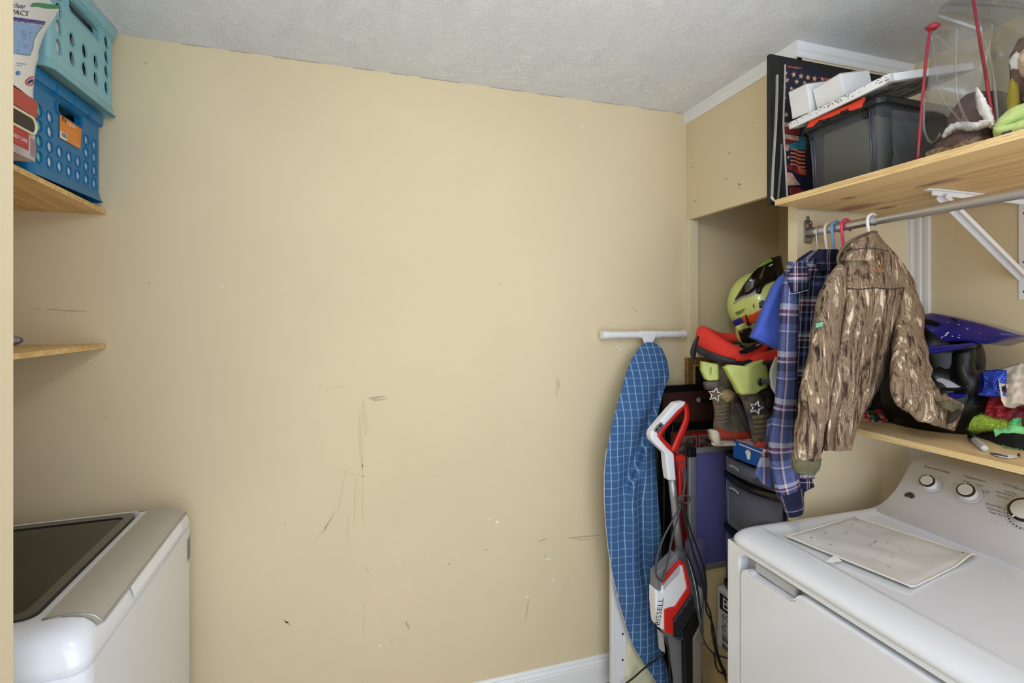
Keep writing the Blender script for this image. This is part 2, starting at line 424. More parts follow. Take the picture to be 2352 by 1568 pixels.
WALL = (218,201,165)
M_ = dict(
 wall=wall_paint('beige_wall_paint', WALL), post=wall_paint('beige_trim_paint', (226,210,176)),
 ceil=ceiling_mat(), trim=mat('white_trim_paint', (232,232,232), 0.35),
 floor=mat('tan_vinyl_floor', (170,150,120), 0.5, var=0.2, vscale=3),
 pine=wood('pine_plywood', 1, knots=False), pine2=wood('pale_plywood', 1, light=(230,202,150), dark=(196,156,100), knots=False),
 pineL=wood('amber_plywood', 1, light=(226,188,124), dark=(184,140,80), knots=False, scale=0.7),
 ply_edge=wood('plywood_edge', 1, light=(226,196,140), dark=(192,150,92), knots=False, scale=3),
 osb_edge=wood('flaky_board_edge', 1, light=(214,176,108), dark=(170,124,62), knots=False, flakes=True),
 white_app=mat('white_appliance_enamel', (224,226,232), 0.16, coat=0.4),
 white_pl=mat('white_plastic', (236,236,238), 0.35),
 white_mt=mat('white_powder_coated_metal', (232,232,234), 0.35),
 grey_pl=mat('grey_plastic', (112,113,116), 0.4), dgrey_pl=mat('dark_grey_plastic', (58,60,66), 0.4),
 black_pl=mat('black_plastic', (14,14,16), 0.3), black_m=mat('matte_black', (16,16,17), 0.75),
 chrome=mat('brushed_steel', (208,210,216), 0.36, metal=0.9), galv=mat('galvanised_steel', (150,150,146), 0.38, metal=0.9),
 silver=mat('satin_aluminium', (178,180,182), 0.4, metal=0.7),
 taupe=mat('taupe_metallic_panel', (172,166,152), 0.4),
 red_pl=mat('red_plastic', (205,38,28), 0.28), red_rub=mat('red_foam', (222,52,36), 0.8),
 blue_cr=mat('blue_plastic', (22,110,160), 0.35), teal_cr=mat('teal_plastic', (138,186,194), 0.4),
 orange_l=mat('orange_paper', (222,132,48), 0.6), white_pap=mat('white_card', (235,234,230), 0.7),
 ink=mat('black_ink', (24,24,28), 0.7), ink_w=mat('white_ink', (240,240,240), 0.7), ink_b=mat('blue_ink', (40,110,180), 0.7),
 navy_ink=mat('navy_ink', (44,52,98), 0.7),
)

# ---------------------------------------------------------------- the room
YB, XS, XR, ZC, ZS, YP = 1.83, 1.353, 1.87, 2.44, 1.965, 1.25
def sbox(name, lo, hi, m, bevel=0): return struct(MB().box(lo, hi).build(name, m, bevel=bevel))
sbox('floor', (-2.2, -0.8, -0.1), (2.4, 2.1, 0), M_['floor'])
sbox('ceiling', (-2.2, -0.8, ZC), (2.4, 2.1, ZC+0.1), M_['ceil'])
wb = sbox('wall_back', (-1.42, YB, 0), (XR+0.1, YB+0.1, ZC), M_['wall'])
sbox('wall_right', (XR, -0.8, 0), (XR+0.1, YB, ZC), M_['wall'])
sbox('wall_left', (-0.68, -0.8, 0), (-0.5695, 1.0, ZC), M_['post'])
sbox('wall_left_recess', (-1.42, 0.89, 0), (-1.32, YB, ZC), M_['wall'])
sbox('wall_left_return', (-1.32, 0.89, 0), (-0.68, 1.0, ZC), M_['wall'])
struct(MB().box((XS, YP, ZS), (XS+0.02, YB, ZC)).build('wall_soffit', M_['wall']))
sbox('wall_partition', (XS+0.0002, YP, 0), (XR, YP+0.036, ZC), M_['post'])
sbox('trim_1', (XS, YB-0.024, 0), (XS+0.047, YB, ZS), M_['post'], 0.0015)
# crown strip along the soffit: flat board with a stepped lower lip, mitred round the outer corner
def crown(name, pts, out):
    mb = MB(); prof = [(0, 0), (0, -0.046), (0.006, -0.046), (0.009, -0.040), (0.009, -0.030), (0.014, -0.024), (0.014, -0.004), (0.017, 0)]
    rings = [[Vector((p[0] + o[0]*d, p[1] + o[1]*d, ZC - 0.0005 + z)) for d, z in prof] for p, o in zip(pts, out)]
    mb.loft(rings); return struct(mb.build(name, M_['trim']))
crown('trim_2', [(XS, YB), (XS, YP)], [(-1, 0), (-1, -1)])
crown('trim_3', [(XS, YP), (XR, YP)], [(-1, -1), (0, -1)])
# white channel strip in the inner corner beyond the coat rod
mb = MB(); y0 = YP; x0 = XR
prof = [(0, 0), (0.012, 0), (0.012, -0.012), (0.009, -0.014), (0.009, -0.028), (0.012, -0.030), (0.012, -0.040), (0.009, -0.042), (0.009, -0.052), (0.012, -0.055), (0.012, -0.066), (0, -0.066)]
mb.prism([(x0 - a, y0 + b, 0.0) for a, b in prof], (0, 0, 1.886)); struct(mb.build('trim_4', M_['trim']))
# baseboard with a moulded top edge
prof = [(0, 0), (0.014, 0), (0.014, 0.078), (0.012, 0.082), (0.0125, 0.088), (0.009, 0.096), (0.007, 0.099), (0.0075, 0.104), (0.004, 0.112), (0, 0.113)]
mb = MB(); mb.prism([(-0.5, YB - a, z) for a, z in prof], (1.853, 0, 0)); struct(mb.build('baseboard_back', M_['trim']))
# hairline gap of old caulk where the back wall meets the ceiling
mb = MB()
random.seed(4)
x = -0.6
while x < 1.3:
    l = random.uniform(0.05, 0.16)
    mb.box((x, YB-0.0012, ZC-0.0014-random.random()*0.0008), (x+l, YB, ZC-0.0004)); x += l + random.uniform(0.02, 0.14)
o = mb.build('caulk_line', mat('grey_dusty_caulk', (156,150,138), 0.9), wb, weld=False); o['kind'] = 'stuff'
# scuffs, nicks and chips on the back wall (thin films of grime or bare plaster)
def mark(mb, u, v, lu, wu, ang=0, wob=0.3):
    n = max(4, int(lu/6)); a = math.radians(ang); L = []; R = []
    for i in range(n+1):
        t = i/n - 0.5; w = wu*0.5*(1 - (2*t)**2)**0.5 if abs(t) < 0.5 else 0
        cx = u + t*lu*math.cos(a); cy = v + t*lu*math.sin(a)
        k = nz(u*0.13 + i*0.4, v*0.11)*wu*wob
        L.append((cx - math.sin(a)*(w+k), cy + math.cos(a)*(w+k))); R.append((cx + math.sin(a)*(w-k), cy - math.cos(a)*(w-k)))
    q = lambda p: at(p[0], p[1], Y=YB-0.0006)
    pts = [q(p) for p in L] + [q(p) for p in R]
    mb.add(pts, [(i, i+1, n+2+i, n+1+i) for i in range(n)])
dk = MB()
for a in [(865,912,42,4,-6),(872,918,40,3,-8),(860,916,22,3,-4),(1284,884,2.4,26,0),(1279,890,50,1.6,90),(1340,1232,80,2.2,-5),(1246,1240,26,3,-14),(1330,1238,50,1.5,4),
          (1116,1262,16,2.2,-8),(343,650,4,6,80),(335,145,7,5,0),(250,418,7,2.5,70),(243,958,9,2.5,75),(655,1202,8,2.5,70),(1253,1278,9,3,60),(1296,1341,6,3,0),(1306,1341,4,3,0),
          (1211,1400,60,1.8,98),(1186,1543,10,1.8,90),(900,1470,9,2,0),(936,1435,26,5,60),(1150,653,4,3,0),(1209,815,4,3,0),(1388,1505,4,3,0),(844,1308,18,1.8,40),(906,1302,10,1.8,70),(1032,1294,5,5,80),(930,1297,3,3,0),
          (1331,1234,3,3,0),(120,710,30,1.6,-3),(148,713,60,1.8,4),(178,714,46,1.6,3),(82,709,24,1.5,3),(163,723,3,3,0),(1560,1010,3,3,0),(660,1430,20,4,40),(755,1200,60,2,120),(1460,712,22,1.6,45)]: mark(dk, *a)
o = dk.build('scuff_marks', mat('brown_grime', (180,164,132), 0.7), wb, weld=False); o['kind'] = 'stuff'
lt = MB()
for a in [(828,1010,150,9,88),(838,960,90,12,86),(800,1085,90,3,14),(785,1130,120,4,100),(815,1150,120,5,92),(833,1130,160,4,90),(740,1220,70,4,125),(770,890,60,3,-10),(735,885,16,3,-25),(798,1215,80,4,92),(836,1420,80,3,92),(655,1425,24,8,30),(990,1280,20,2,60)]: mark(lt, *a)
o = lt.build('faint_streaks', mat('faint_yellow_grime', (208,190,151), 0.5), wb, weld=False); o['kind'] = 'stuff'
wh = MB()
for a in [(1126,1190,5,4,-60),(1142,1199,8,6,20),(1256,1283,8,3,0),(1264,1283,5,3,0),(1418,796,3,5,80),(1426,801,3,6,80),(874,1482,6,5,0),(1211,1370,3,8,90),(1272,1332,10,2,-50),(510,657,8,2.5,10),(1338,290,7,2.5,10),(1300,868,2.5,2.5,0),(1209,926,2.5,2.5,0),(208,828,4,4,0)]: mark(wh, *a)
o = wh.build('plaster_chips', mat('white_plaster', (236,232,226), 0.9), wb, weld=False); o['kind'] = 'stuff'

nk = MB()
for (u, v, l, w, a) in [(1675,351,3,6,80),(1668,411,9,3,-40),(1698,423,10,5,30),(1697,432,5,3,0),(1597,461,8,3,-5),(1588,365,3,3,0),(1592,384,3,5,80),(1592,388,2,2,0),(1728,282,3,2,20)]:
    c_ = []
    for k in range(8):
        an = k*math.pi/4; x, y = l*0.38*math.cos(an), w*0.38*math.sin(an); ca, sa = math.cos(math.radians(a)), math.sin(math.radians(a)); c_.append(at(u + x*ca - y*sa, v + x*sa + y*ca, X=XS-0.0005))
    nk.add(c_, [tuple(range(8))])
nk.build('nail_marks', mat('dark_nail_mark', (134,118,86), 0.9), bpy.data.objects['wall_soffit'], weld=False)['kind'] = 'stuff'
# ---------------------------------------------------------------- unseen ceiling lamp; its hanging globe form is made up to brighten the ceiling
lx, ly, lz = 0.20, 0.34, ZC-0.24
t = thing('unseen_ceiling_lamp', 'unseen ceiling lamp with a made-up white globe hung low to light the ceiling', 'lamp', (lx, ly, lz-0.1))
mb = MB(); mb.loft([[Vector((lx + r*math.cos(a), ly + r*math.sin(a), z)) for a in [2*math.pi*k/32 for k in range(32)]] for r, z in ((0.06, ZC-0.0005), (0.06, ZC-0.018), (0.03, ZC-0.03))])
mb.build('canopy', M_['white_mt'], t, smooth=True, auto=40)
MB().tube([(lx, ly, ZC-0.028), (lx, ly, lz+0.09)], 0.006, 10).build('stem', M_['white_mt'], t, smooth=True)
MB().sphere((lx, ly, lz), (0.10, 0.10, 0.095), 28, 16).build('globe', mat('lit_opal_glass', (255,250,240), 0.4, emit=(233,242,255), estr=LAMP_L), t, smooth=True)

# ---------------------------------------------------------------- shelves
def board(name, label, lo, hi, m, edge, zfn=None, knots=None):
    loc = ((lo[0]+hi[0])/2, (lo[1]+hi[1])/2, lo[2])
    t = thing(name, label, 'shelf', loc)
    e = 0.0015
    mb = MB(); mb.box((lo[0]+(0.0045 if edge == 'left' else 0), lo[1], lo[2]), (hi[0]-(0.0045 if edge == 'right' else 0), hi[1], hi[2]))
    if zfn: mb.v = [Vector((p.x, p.y, p.z + zfn(p.y))) for p in mb.v]
    mb.build('board', m, t)
    mb = MB(); h = hi[2]-lo[2]
    s = 1 if edge == 'left' else -1
    xe = lo[0] if edge == 'left' else hi[0]
    for k, (a, b) in enumerate(((0, .3), (.3, .38), (.38, .7), (.7, .76), (.76, 1))):
        d = 0.0006 if k % 2 else 0.0
        mb.box((min(xe+s*d, xe+s*0.004), lo[1], lo[2]+h*a), (max(xe+s*d, xe+s*0.004), hi[1], lo[2]+h*b))
    if zfn: mb.v = [Vector((p.x, p.y, p.z + zfn(p.y))) for p in mb.v]
    mb.build('front_edge', M_['osb_edge'] if edge == 'right' else M_['ply_edge'], t, label='layered plywood front edge', weld=False)
    if edge == 'right': pass
    return t
SH = 1.905                                    # top of the upper right shelf
SL = 1.189                                    # top of the lower right shelf
usr = board('wall_shelf', 'knotty pine plywood shelf high on the right carrying a tote and plush bags', (1.223, -0.55, SH-0.018), (XR-0.001, 1.212, SH), M_['pine'], 'left')
def add_knots(m, base, lst):
    N, L = nodes(m); b = N['Principled BSDF']; cur = b.inputs['Base Color'].links[0].from_socket
    tc = N.new('ShaderNodeTexCoord'); nn = N.new('ShaderNodeTexNoise'); nn.inputs['Scale'].default_value = 14; L.new(tc.outputs['Object'], nn.inputs['Vector'])
    for (u, v, ry, rx, c) in lst:
        p = at(u, v, Z=SH-0.018) - base
        mp = N.new('ShaderNodeMapping'); mp.vector_type = 'POINT'; mp.inputs['Location'].default_value = (-p.x/rx, -p.y/ry, 0); mp.inputs['Scale'].default_value = (1/rx, 1/ry, 0)
        L.new(tc.outputs['Object'], mp.inputs['Vector'])
        ln = N.new('ShaderNodeVectorMath'); ln.operation = 'LENGTH'; L.new(mp.outputs['Vector'], ln.inputs[0])
        ad = N.new('ShaderNodeMath'); ad.operation = 'MULTIPLY_ADD'; ad.inputs[1].default_value = 0.9; L.new(nn.outputs['Fac'], ad.inputs[0]); L.new(ln.outputs['Value'], ad.inputs[2])
        r = ramp(N, [(0.45, (0.9,0.9,0.9,1)), (0.85, (0.45,0.45,0.45,1)), (1.0, (0,0,0,1))]); 
        dv = N.new('ShaderNodeMath'); dv.operation = 'DIVIDE'; dv.inputs[1].default_value = 1.6; L.new(ad.outputs[0], dv.inputs[0]); L.new(dv.outputs[0], r.inputs['Fac'])
        cur = mix(N, L, r.outputs['Color'], cur, srgb(*c))
    L.new(cur, b.inputs['Base Color'])
add_knots(M_['pine'], ROOT[usr.name], [(1957,478,0.085,0.045,(136,82,44)), (2034,478,0.03,0.022,(110,66,36)), (1948,455,0.025,0.016,(120,74,42)), (2150,421,0.05,0.02,(118,74,42)), (2050,505,0.03,0.02,(150,100,60))])
board('wall_shelf', 'pale plywood shelf above the dryer covered with clothes and a blue helmet', (1.450, -0.55, SL-0.017), (XR-0.001, YP-0.001, SL), M_['pine2'], 'left')
board('wall_shelf', 'upper left plywood shelf carrying the two plastic crates', (-1.318, 1.002, 1.862), (-0.805, YB-0.001, 1.876), M_['pineL'], 'right', zfn=lambda y: (YB - y) * 0.051)
board('wall_shelf', 'lower left plywood shelf above the washer, almost empty', (-1.318, 1.002, 1.437), (-0.805, YB-0.001, 1.451), M_['pineL'], 'right')

# shelf bracket
bx, by = 1.452, 0.932
t = thing('shelf_bracket', 'white steel shelf bracket under the upper right shelf', 'bracket', (XR-0.003, by, 1.59))
zt = SH - 0.0185
mb = MB(); w = 0.013
mb.prism([(bx, by-w*0.4, zt), (bx+0.03, by-w, zt), (XR-0.002, by-w, zt), (XR-0.002, by+w, zt), (bx+0.03, by+w, zt), (bx, by+w*0.4, zt)], (0, 0, -0.004))
mb.box((bx+0.025, by-0.002, zt-0.016), (XR-0.004, by+0.002, zt-0.004)); mb.build('arm', M_['white_mt'], t, bevel=0.001, weld=False)
mb = MB(); mb.prism([(XR-0.0005, by-w, 1.588), (XR-0.0005, by-w*1.1, 1.595), (XR-0.0005, by-w*1.1, zt-0.004), (XR-0.0005, by+w*1.1, zt-0.004), (XR-0.0005, by+w*1.1, 1.595), (XR-0.0005, by+w, 1.588)], (-0.0035, 0, 0))
mb.build('wall_plate', M_['white_mt'], t)
a = Vector((bx+0.065, by, zt-0.012)); b = Vector((XR-0.004, by, 1.655)); d = (b-a).normalized(); nrm = Vector((d.z, 0, -d.x))
mb = MB(); mb.obox((a+b)/2, (b-a)/2, (0, 0.011, 0), nrm*0.0025); mb.obox((a+b)/2 + nrm*0.005 + Vector((0, 0.011, 0)), (b-a)/2, (0, 0.0012, 0), nrm*0.006); mb.obox((a+b)/2 + nrm*0.005 - Vector((0, 0.011, 0)), (b-a)/2, (0, 0.0012, 0), nrm*0.006)
mb.build('brace', M_['white_mt'], t, weld=False)
for (z) in (1.612, 1.70, 1.845):
    mb = MB(); mb.loft([[Vector((XR-0.0035-dx, by + 0.0045*r*math.cos(k*math.pi/5), z + 0.0045*r*math.sin(k*math.pi/5))) for k in range(10)] for dx, r in ((0, 1), (0.0015, 0.9), (0.0024, 0.5))])
    mb.build('screw', mat('brass_screw', (120,104,60), 0.35, metal=1), t, smooth=True)
mb = MB(); mb.tube([(bx+0.032, by, zt-0.003), (bx+0.032, by, zt-0.013)], 0.0022); mb.build('screw', M_['chrome'], t)

# coat rod with end socket
RX, RZ, RR = 1.398, 1.815, 0.0135
t = thing('closet_rod', 'steel closet rod under the upper right shelf with hangers on it', 'rod', (RX, 0.5, RZ-RR))
mb = MB(); mb.tube([(RX, y, RZ) for y in (-0.5, 0.0, 0.5, 1.0, YP-0.004)], RR, 24); mb.build('tube', M_['chrome'], t, smooth=True, auto=40)
mb = MB(); pl = rrect(0.017, 0.038, 0.006, 4)
mb.loft([[Vector((RX-0.001+x*s, y, RZ+0.004+z*s)) for x, z in pl] for y, s in ((YP-0.0005, 1), (YP-0.003, 1), (YP-0.005, 0.93))])
fl = mb.build('end_flange', M_['galv'], t, smooth=True, auto=40)
mb = MB(); mb.prism([(RX-0.007, YP-0.0005, RZ+0.04), (RX+0.005, YP-0.0005, RZ+0.04), (RX+0.005, YP-0.0005, RZ+0.054), (RX-0.001, YP-0.0005, RZ+0.058), (RX-0.007, YP-0.0005, RZ+0.054)], (0, -0.0025, 0)); mb.build('tab', M_['galv'], fl)
mb = MB(); mb.tube([(RX, YP-0.004, RZ), (RX, YP-0.03, RZ)], 0.0155, 20); mb.build('socket', M_['galv'], t, smooth=True, auto=40)
for (x, z) in ((-0.006, 0.024), (0.007, 0.034)):
    mb = MB(); mb.sphere((RX+x, YP-0.005, RZ+z), (0.0035, 0.002, 0.0035), 10, 6); mb.build('screw', M_['chrome'], t, smooth=True)

# ---------------------------------------------------------------- crates on the upper left shelf
def crate(name, label, X1, Y0, Y1, z0, h, depth, m, cols, rowys, flags, handle, contents):
    """X1 is the face towards the room; the wall with holes, handle and flanges is built for all sides"""
    X0 = X1 - depth; cx, cy = (X0+X1)/2, (Y0+Y1)/2; hx, hy = depth/2, (Y1-Y0)/2
    t = thing(name, label, 'crate', (cx, cy, z0))
    th = 0.004
    zb, zt = z0 + 0.028, z0 + h - 0.035
    Wd = hy*2 - 0.02
    def pan(P, ex, n, width, nm):
        mb = MB(); Hh = zt - zb
        xs = [width*k/cols for k in range(cols+1)]
        ys = [0] + [Hh*r for r in rowys] + [Hh]
        holes = {}
        r = min(width/cols, ys[2]-ys[1])*0.36
        skip = set()
        hc0, hc1, hr = handle
        for (i, j) in flags: holes[(i, j)] = (r*0.82, r*1.05, 1.0)
        # merged handle cell
        mb2 = []
        for i in range(hc0, hc1): skip.add((i, hr))
        hole_panel(mb, P, ex, (0,0,1), xs, ys, holes, n*-th, skip)
        hole_panel(mb, P, ex, (0,0,1), [xs[hc0], xs[hc1]], [ys[hr], ys[hr+1]], {(0,0): ((xs[hc1]-xs[hc0])*0.44, (ys[hr+1]-ys[hr])*0.33, 0.45)}, n*-th)
        pn = mb.build('side_panel', m, t)
        # raised lips round the holes
        lip = MB()
        for (i, j), (rx, ry, pw) in holes.items():
            c = Vector(P) + Vector(ex)*((xs[i]+xs[i+1])/2) + Vector((0,0,(ys[j]+ys[j+1])/2)) + n*0.0008
            lip.tube([c + Vector(ex)*rx*1.08*math.cos(a) + Vector((0,0,ry*1.08*math.sin(a))) for a in [2*math.pi*k/16 for k in range(16)]], 0.0018, 5, closed=True)
        lip.build('hole_rims', m, pn, smooth=True, weld=False)['kind'] = 'stuff'
        c = Vector(P) + Vector(ex)*((xs[hc0]+xs[hc1])/2) + Vector((0,0,(ys[hr]+ys[hr+1])/2)); a_, b_ = (xs[hc1]-xs[hc0])*0.45, (ys[hr+1]-ys[hr])*0.36
        mb = MB(); q = rrect(a_, b_, min(a_, b_)*0.7, 5)
        mb.loft([[c + Vector(ex)*x*s + Vector((0,0,z*s)) + n*d for x, z in q] for s, d in ((1, -0.016), (1, 0.004), (1.08, 0.004), (1.08, -0.002))], cap=False)
        mb.build('handle_lip', m, pn, smooth=True, auto=40)
        return pn
    e = 0.010
    pn = pan((X1, Y0+e, zb), Vector((0,1,0)), Vector((1,0,0)), hy*2-2*e, 'f')
    pan((X0+e, Y0, zb), Vector((1,0,0)), Vector((0,-1,0)), depth-2*e, 'n')
    mb = MB(); mb.box((X0, Y0+e, zb), (X0+th, Y1-e, zt)); mb.build('side_panel', m, t)
    mb = MB(); mb.box((X0+e, Y1-th, zb), (X1-e, Y1, zt)); mb.build('side_panel', m, t)
    for (x, y, a0) in ((X1-e, Y1-e, 0), (X0+e, Y1-e, 90), (X0+e, Y0+e, 180), (X1-e, Y0+e, 270)):
        mb = MB(); arc = [math.radians(a0 + 90*k/5) for k in range(6)]
        mb.loft([[Vector((x + r*math.cos(a), y + r*math.sin(a), z)) for a in arc for r in (e,)] + [Vector((x + (e-th)*math.cos(a), y + (e-th)*math.sin(a), z)) for a in reversed(arc)] for z in (zb, zt)])
        mb.build('corner', m, t, smooth=True, auto=40)
    mb = MB(); mb.box((X0+0.003, Y0+0.003, z0+0.014), (X1-0.003, Y1-0.003, z0+0.019)); mb.build('base', m, t)
    def band(nm, prof):
        mb = MB(); rings = []
        for d, z in prof:
            rings.append([Vector((cx + x, cy + y, z)) for x, y in rrect(hx + d, hy + d, max(0.004, 0.012 + d), 4)])
        mb.loft(rings, cap=False); return mb.build(nm, m, t, smooth=True, auto=35)
    rim = band('top_rim', [(0, zt-0.002), (0.004, zt), (0.004, zt+0.004), (0.011, zt+0.006), (0.013, z0+h), (0.010, z0+h), (0.008, zt+0.010), (-0.004, zt+0.006)])
    for k in range(1, 4):
        y = lerp(Y0, Y1, k/4); MB().box((X1, y-0.001, zt), (X1+0.0135, y+0.001, z0+h-0.001)).build('rim_rib', m, rim)
        x = lerp(X0, X1, k/4); MB().box((x-0.001, Y0-0.0135, zt), (x+0.001, Y0, z0+h-0.001)).build('rim_rib', m, rim)
    band('foot_flange', [(0, zb+0.002), (0.002, zb), (0.005, z0+0.012), (0.012, z0+0.001), (0.009, z0), (0.001, z0+0.012), (-0.003, zb)])
    return t, pn
zsh = lambda y: 1.876 + (YB - y)*0.051
fl = [(i, j) for i in range(7) for j in (1, 2, 3, 4)]
fl = [p for p in fl if not (2 <= p[0] <= 4 and p[1] >= 3)]
zc = zsh(1.49) + 0.001
blue, bpan = crate('milk_crate', 'blue plastic crate with round holes and an orange label, under the teal crate', -0.812, 1.487, 1.806, zc, 0.268, 0.31, M_['blue_cr'], 7,
      [0.02, 0.215, 0.41, 0.605, 0.78], fl, (2, 5, 5), None)
# orange label with lettering
LX = -0.8105
mb = MB(); P = lambda u, v: at(u, v, X=LX)
mb.prism([P(137, 262), P(186, 296), P(184, 343), P(136.5, 316)], (0.0008, 0, 0)); lab = mb.build('sticker', M_['orange_l'], bpan, label='orange paper sticker with lettering')
def lab_text(s, size, u, v, m, al='CENTER', parent=lab, xs=1.0, X=LX+0.0012, slope=0.55):
    p = P(u, v); p.x = X
    text_mb(s, size, planefn(p, (0,1,0), (0,0,1)), al, xs=xs).build('lettering', m, parent, weld=False)
lab_text('RE', 0.022, 147, 275, M_['ink']); lab_text('organize', 0.012, 163, 287, M_['ink_w'])
for k, (u, v) in enumerate(((162, 302), (163, 308), (168, 320), (168, 325), (168, 329))): lab_text('—' * (9 if k < 2 else 6), 0.006, u, v, M_['ink_w'], xs=0.8)
mb = MB(); mb.prism([P(138, 299), P(153.5, 309), P(153, 324), P(137.5, 315)], (0.0012, 0, 0)); mb.build('barcode_field', M_['white_pap'], lab)
mb = MB()
for k in range(9):
    u = 140 + k*1.4; w = 0.35 + (k % 3)*0.18
    mb.prism([P(u, 302+k*0.85), P(u+w, 302.2+k*0.85), P(u+w, 313+k*0.85), P(u, 312.8+k*0.85)], (0.0016, 0, 0))
mb.build('barcode', M_['ink'], lab, weld=False)
lab_text('sterilite', 0.006, 178, 333, M_['ink_w'])
cx = MB(); cx.box((-1.10, 1.556, zc+0.022), (-0.8175, 1.79, zc+0.19)); tag(cx.build('paper_box', M_['white_pap'], bevel=0.002), 'white card box seen through the holes of the blue crate', 'box')
cx = MB(); cx.box((-1.10, 1.50, zc+0.022), (-0.8175, 1.553, zc+0.20)); tag(cx.build('green_folder', mat('pale_green_card', (150,205,170), 0.6), bevel=0.002), 'pale green folder seen through the near holes of the blue crate', 'folder')
zt0 = zc + 0.2695
th_ = ZC - 0.003 - zt0
flt = [(i, j) for i in range(5) for j in (1, 2)] + [(0, 3), (4, 3), (0, 4), (4, 4)]
teal, tpan = crate('milk_crate', 'pale teal plastic crate stacked on the blue crate, touching the ceiling', -0.776, 1.487, 1.800, zt0, th_, 0.31, M_['teal_cr'], 5,
      [0.10, 0.34, 0.58, 0.76], flt, (1, 4, 4), None)
cols = [(30,30,34), (228,222,206), (58,50,48), (206,198,180), (40,44,56), (80,60,50), (24,24,28), (190,184,170)]
yy = 1.51
for k, c in enumerate(cols):
    w = 0.022 + (k % 3)*0.006
    t = thing('book', ['black hardback nearest the front of the teal crate', 'cream paperback behind the black hardback in the teal crate', 'dark brown book third from the front in the teal crate', 'pale grey-beige book fourth from the front in the teal crate',
        'slate blue book in the middle of the teal crate', 'brown leather book sixth in the teal crate', 'black book next to last in the teal crate', 'light grey book at the wall end of the teal crate'][k], 'book', (-0.93, yy+w/2, zt0+0.02), 'books in the teal crate')
    hgt = 0.165 + 0.02*((k*7) % 3)
    mb = MB(); mb.box((-1.05, yy, zt0+0.0205), (-0.784, yy+0.002, zt0+hgt)); mb.box((-1.05, yy+w-0.002, zt0+0.0205), (-0.784, yy+w, zt0+hgt)); mb.box((-0.786, yy+0.002, zt0+0.0205), (-0.784, yy+w-0.002, zt0+hgt)); mb.build('cover', mat('book_cloth', c, 0.7), t, weld=False)
    mb = MB(); mb.box((-1.045, yy+0.0025, zt0+0.024), (-0.787, yy+w-0.0025, zt0+hgt-0.004)); mb.build('pages', M_['white_pap'], t)
    yy += w + 0.003

# ---------------------------------------------------------------- tin and pouch before the crates
zt1 = zsh(1.24) + 0.001
t = thing('candy_tin', 'cardboard gift tin with a red lid standing before the blue crate', 'tin', (-0.82, 1.33, zt1))
X1 = -0.765
m_tin = mat('printed_tin_card', (206,198,200), 0.45, var=0.25, vscale=14, col2=(150,132,132))
mb = MB(); mb.loft([[Vector((x, y, z)) for x, y in rrect(0.065, 0.105, 0.008, 4, -0.83, 1.318)] for z in (zt1, zt1+0.115)]); mb.build('body', m_tin, t, smooth=True, auto=40)
mb = MB(); mb.loft([[Vector((x, y, z)) for x, y in rrect(0.068+d, 0.108+d, 0.01, 4, -0.83, 1.318)] for d, z in ((0, zt1+0.105), (0.001, zt1+0.142), (-0.004, zt1+0.147))]); mb.build('lid', mat('red_lacquered_tin', (178,66,56), 0.4), t, smooth=True, auto=40)
# dark oval window with a cream ring
cy_, cz_ = 1.330, zt1+0.080
ov = rrect(0.083, 0.017, 0.0165, 8)
mb = MB(); mb.prism([(X1+0.0008, cy_+a, cz_+b) for a, b in ov], (-0.003, 0, 0)); win = mb.build('window', mat('dark_glass', (10,9,9), 0.12), t)
mb = MB(); mb.tube([Vector((X1+0.002, cy_+a*1.03, cz_+b*1.12)) for a, b in ov], 0.0032, 8, closed=True); mb.build('window_ring', mat('cream_enamel', (226,212,180), 0.3), t, smooth=True)
mb = MB(); mb.box((X1, 1.325, zt1+0.018), (X1+0.0008, 1.392, zt1+0.058)); pl = mb.build('plate', mat('brick_red_print', (172,60,54), 0.6), t)
text_mb('CANDY CANE', 0.0125, planefn((X1+0.0014, 1.358, zt1+0.037), (0,1,0), (0,0,1)), xs=0.72).build('lettering', M_['ink_w'], pl, weld=False)
for k in (0.05, 0.027): text_mb('—————', 0.006, planefn((X1+0.0014, 1.358, zt1+k), (0,1,0), (0,0,1)), xs=0.9).build('lettering', mat('pale_pink_ink', (220,150,144), 0.7), pl, weld=False)
mb = MB(); mb.box((X1, 1.40, zt1+0.01), (X1+0.0007, 1.418, zt1+0.05)); mb.build('side_stamp', mat('mauve_print', (150,120,122), 0.6), t)

zb1 = zt1 + 0.148
t = thing('detergent_pouch', 'white plastic pouch of detergent packs standing on the red tin lid', 'bag', (-0.79, 1.3, zb1))
edge = sorted((at(u, v, X=-0.775).z, at(u, v, X=-0.775).y) for u, v in [(76, 212), (80, 156), (85, 140), (87, 116), (104, 74), (121, 45), (140, 15), (150, -10)])
ZTB = 2.335
def bagp(s, q, side):
    z = zb1 + s*(ZTB-zb1); yr = curve(edge, z); y = lerp(1.14, yr, q)
    b = (math.sin(math.pi*min(1, max(0, q)))**0.6) * math.sin(math.pi*min(1, s*0.9+0.1))**0.7
    wv = 0.004*nz(y*30, z*22, 3)
    return Vector((-0.775 + side*(0.030*b + 0.0005) + (wv*b if side > 0 else 0), y, z))
mb = MB(); mb.grid(lambda a, b: bagp(b, a, 1), 26, 22); mb.grid(lambda a, b: bagp(b, a, -1), 26, 22)
bag = mb.build('pouch', mat('white_glossy_film', (232,230,228), 0.3, coat=0.3), t, smooth=True)
def bsurf(u, v):
    p = at(u, v, X=-0.75)
    for _ in range(3):
        s = (p.z - zb1)/(ZTB-zb1); yr = curve(edge, p.z); q = (p.y-1.14)/(yr-1.14)
        p = at(u, v, X=bagp(min(1, max(0, s)), min(1, max(0, q)), 1).x + 0.0012)
    return p
def bpatch(poly, m, nm): return patch(MB(), poly, bsurf, (-0.0004, 0, 0), 6).build(nm, m, bag, smooth=True, weld=False)
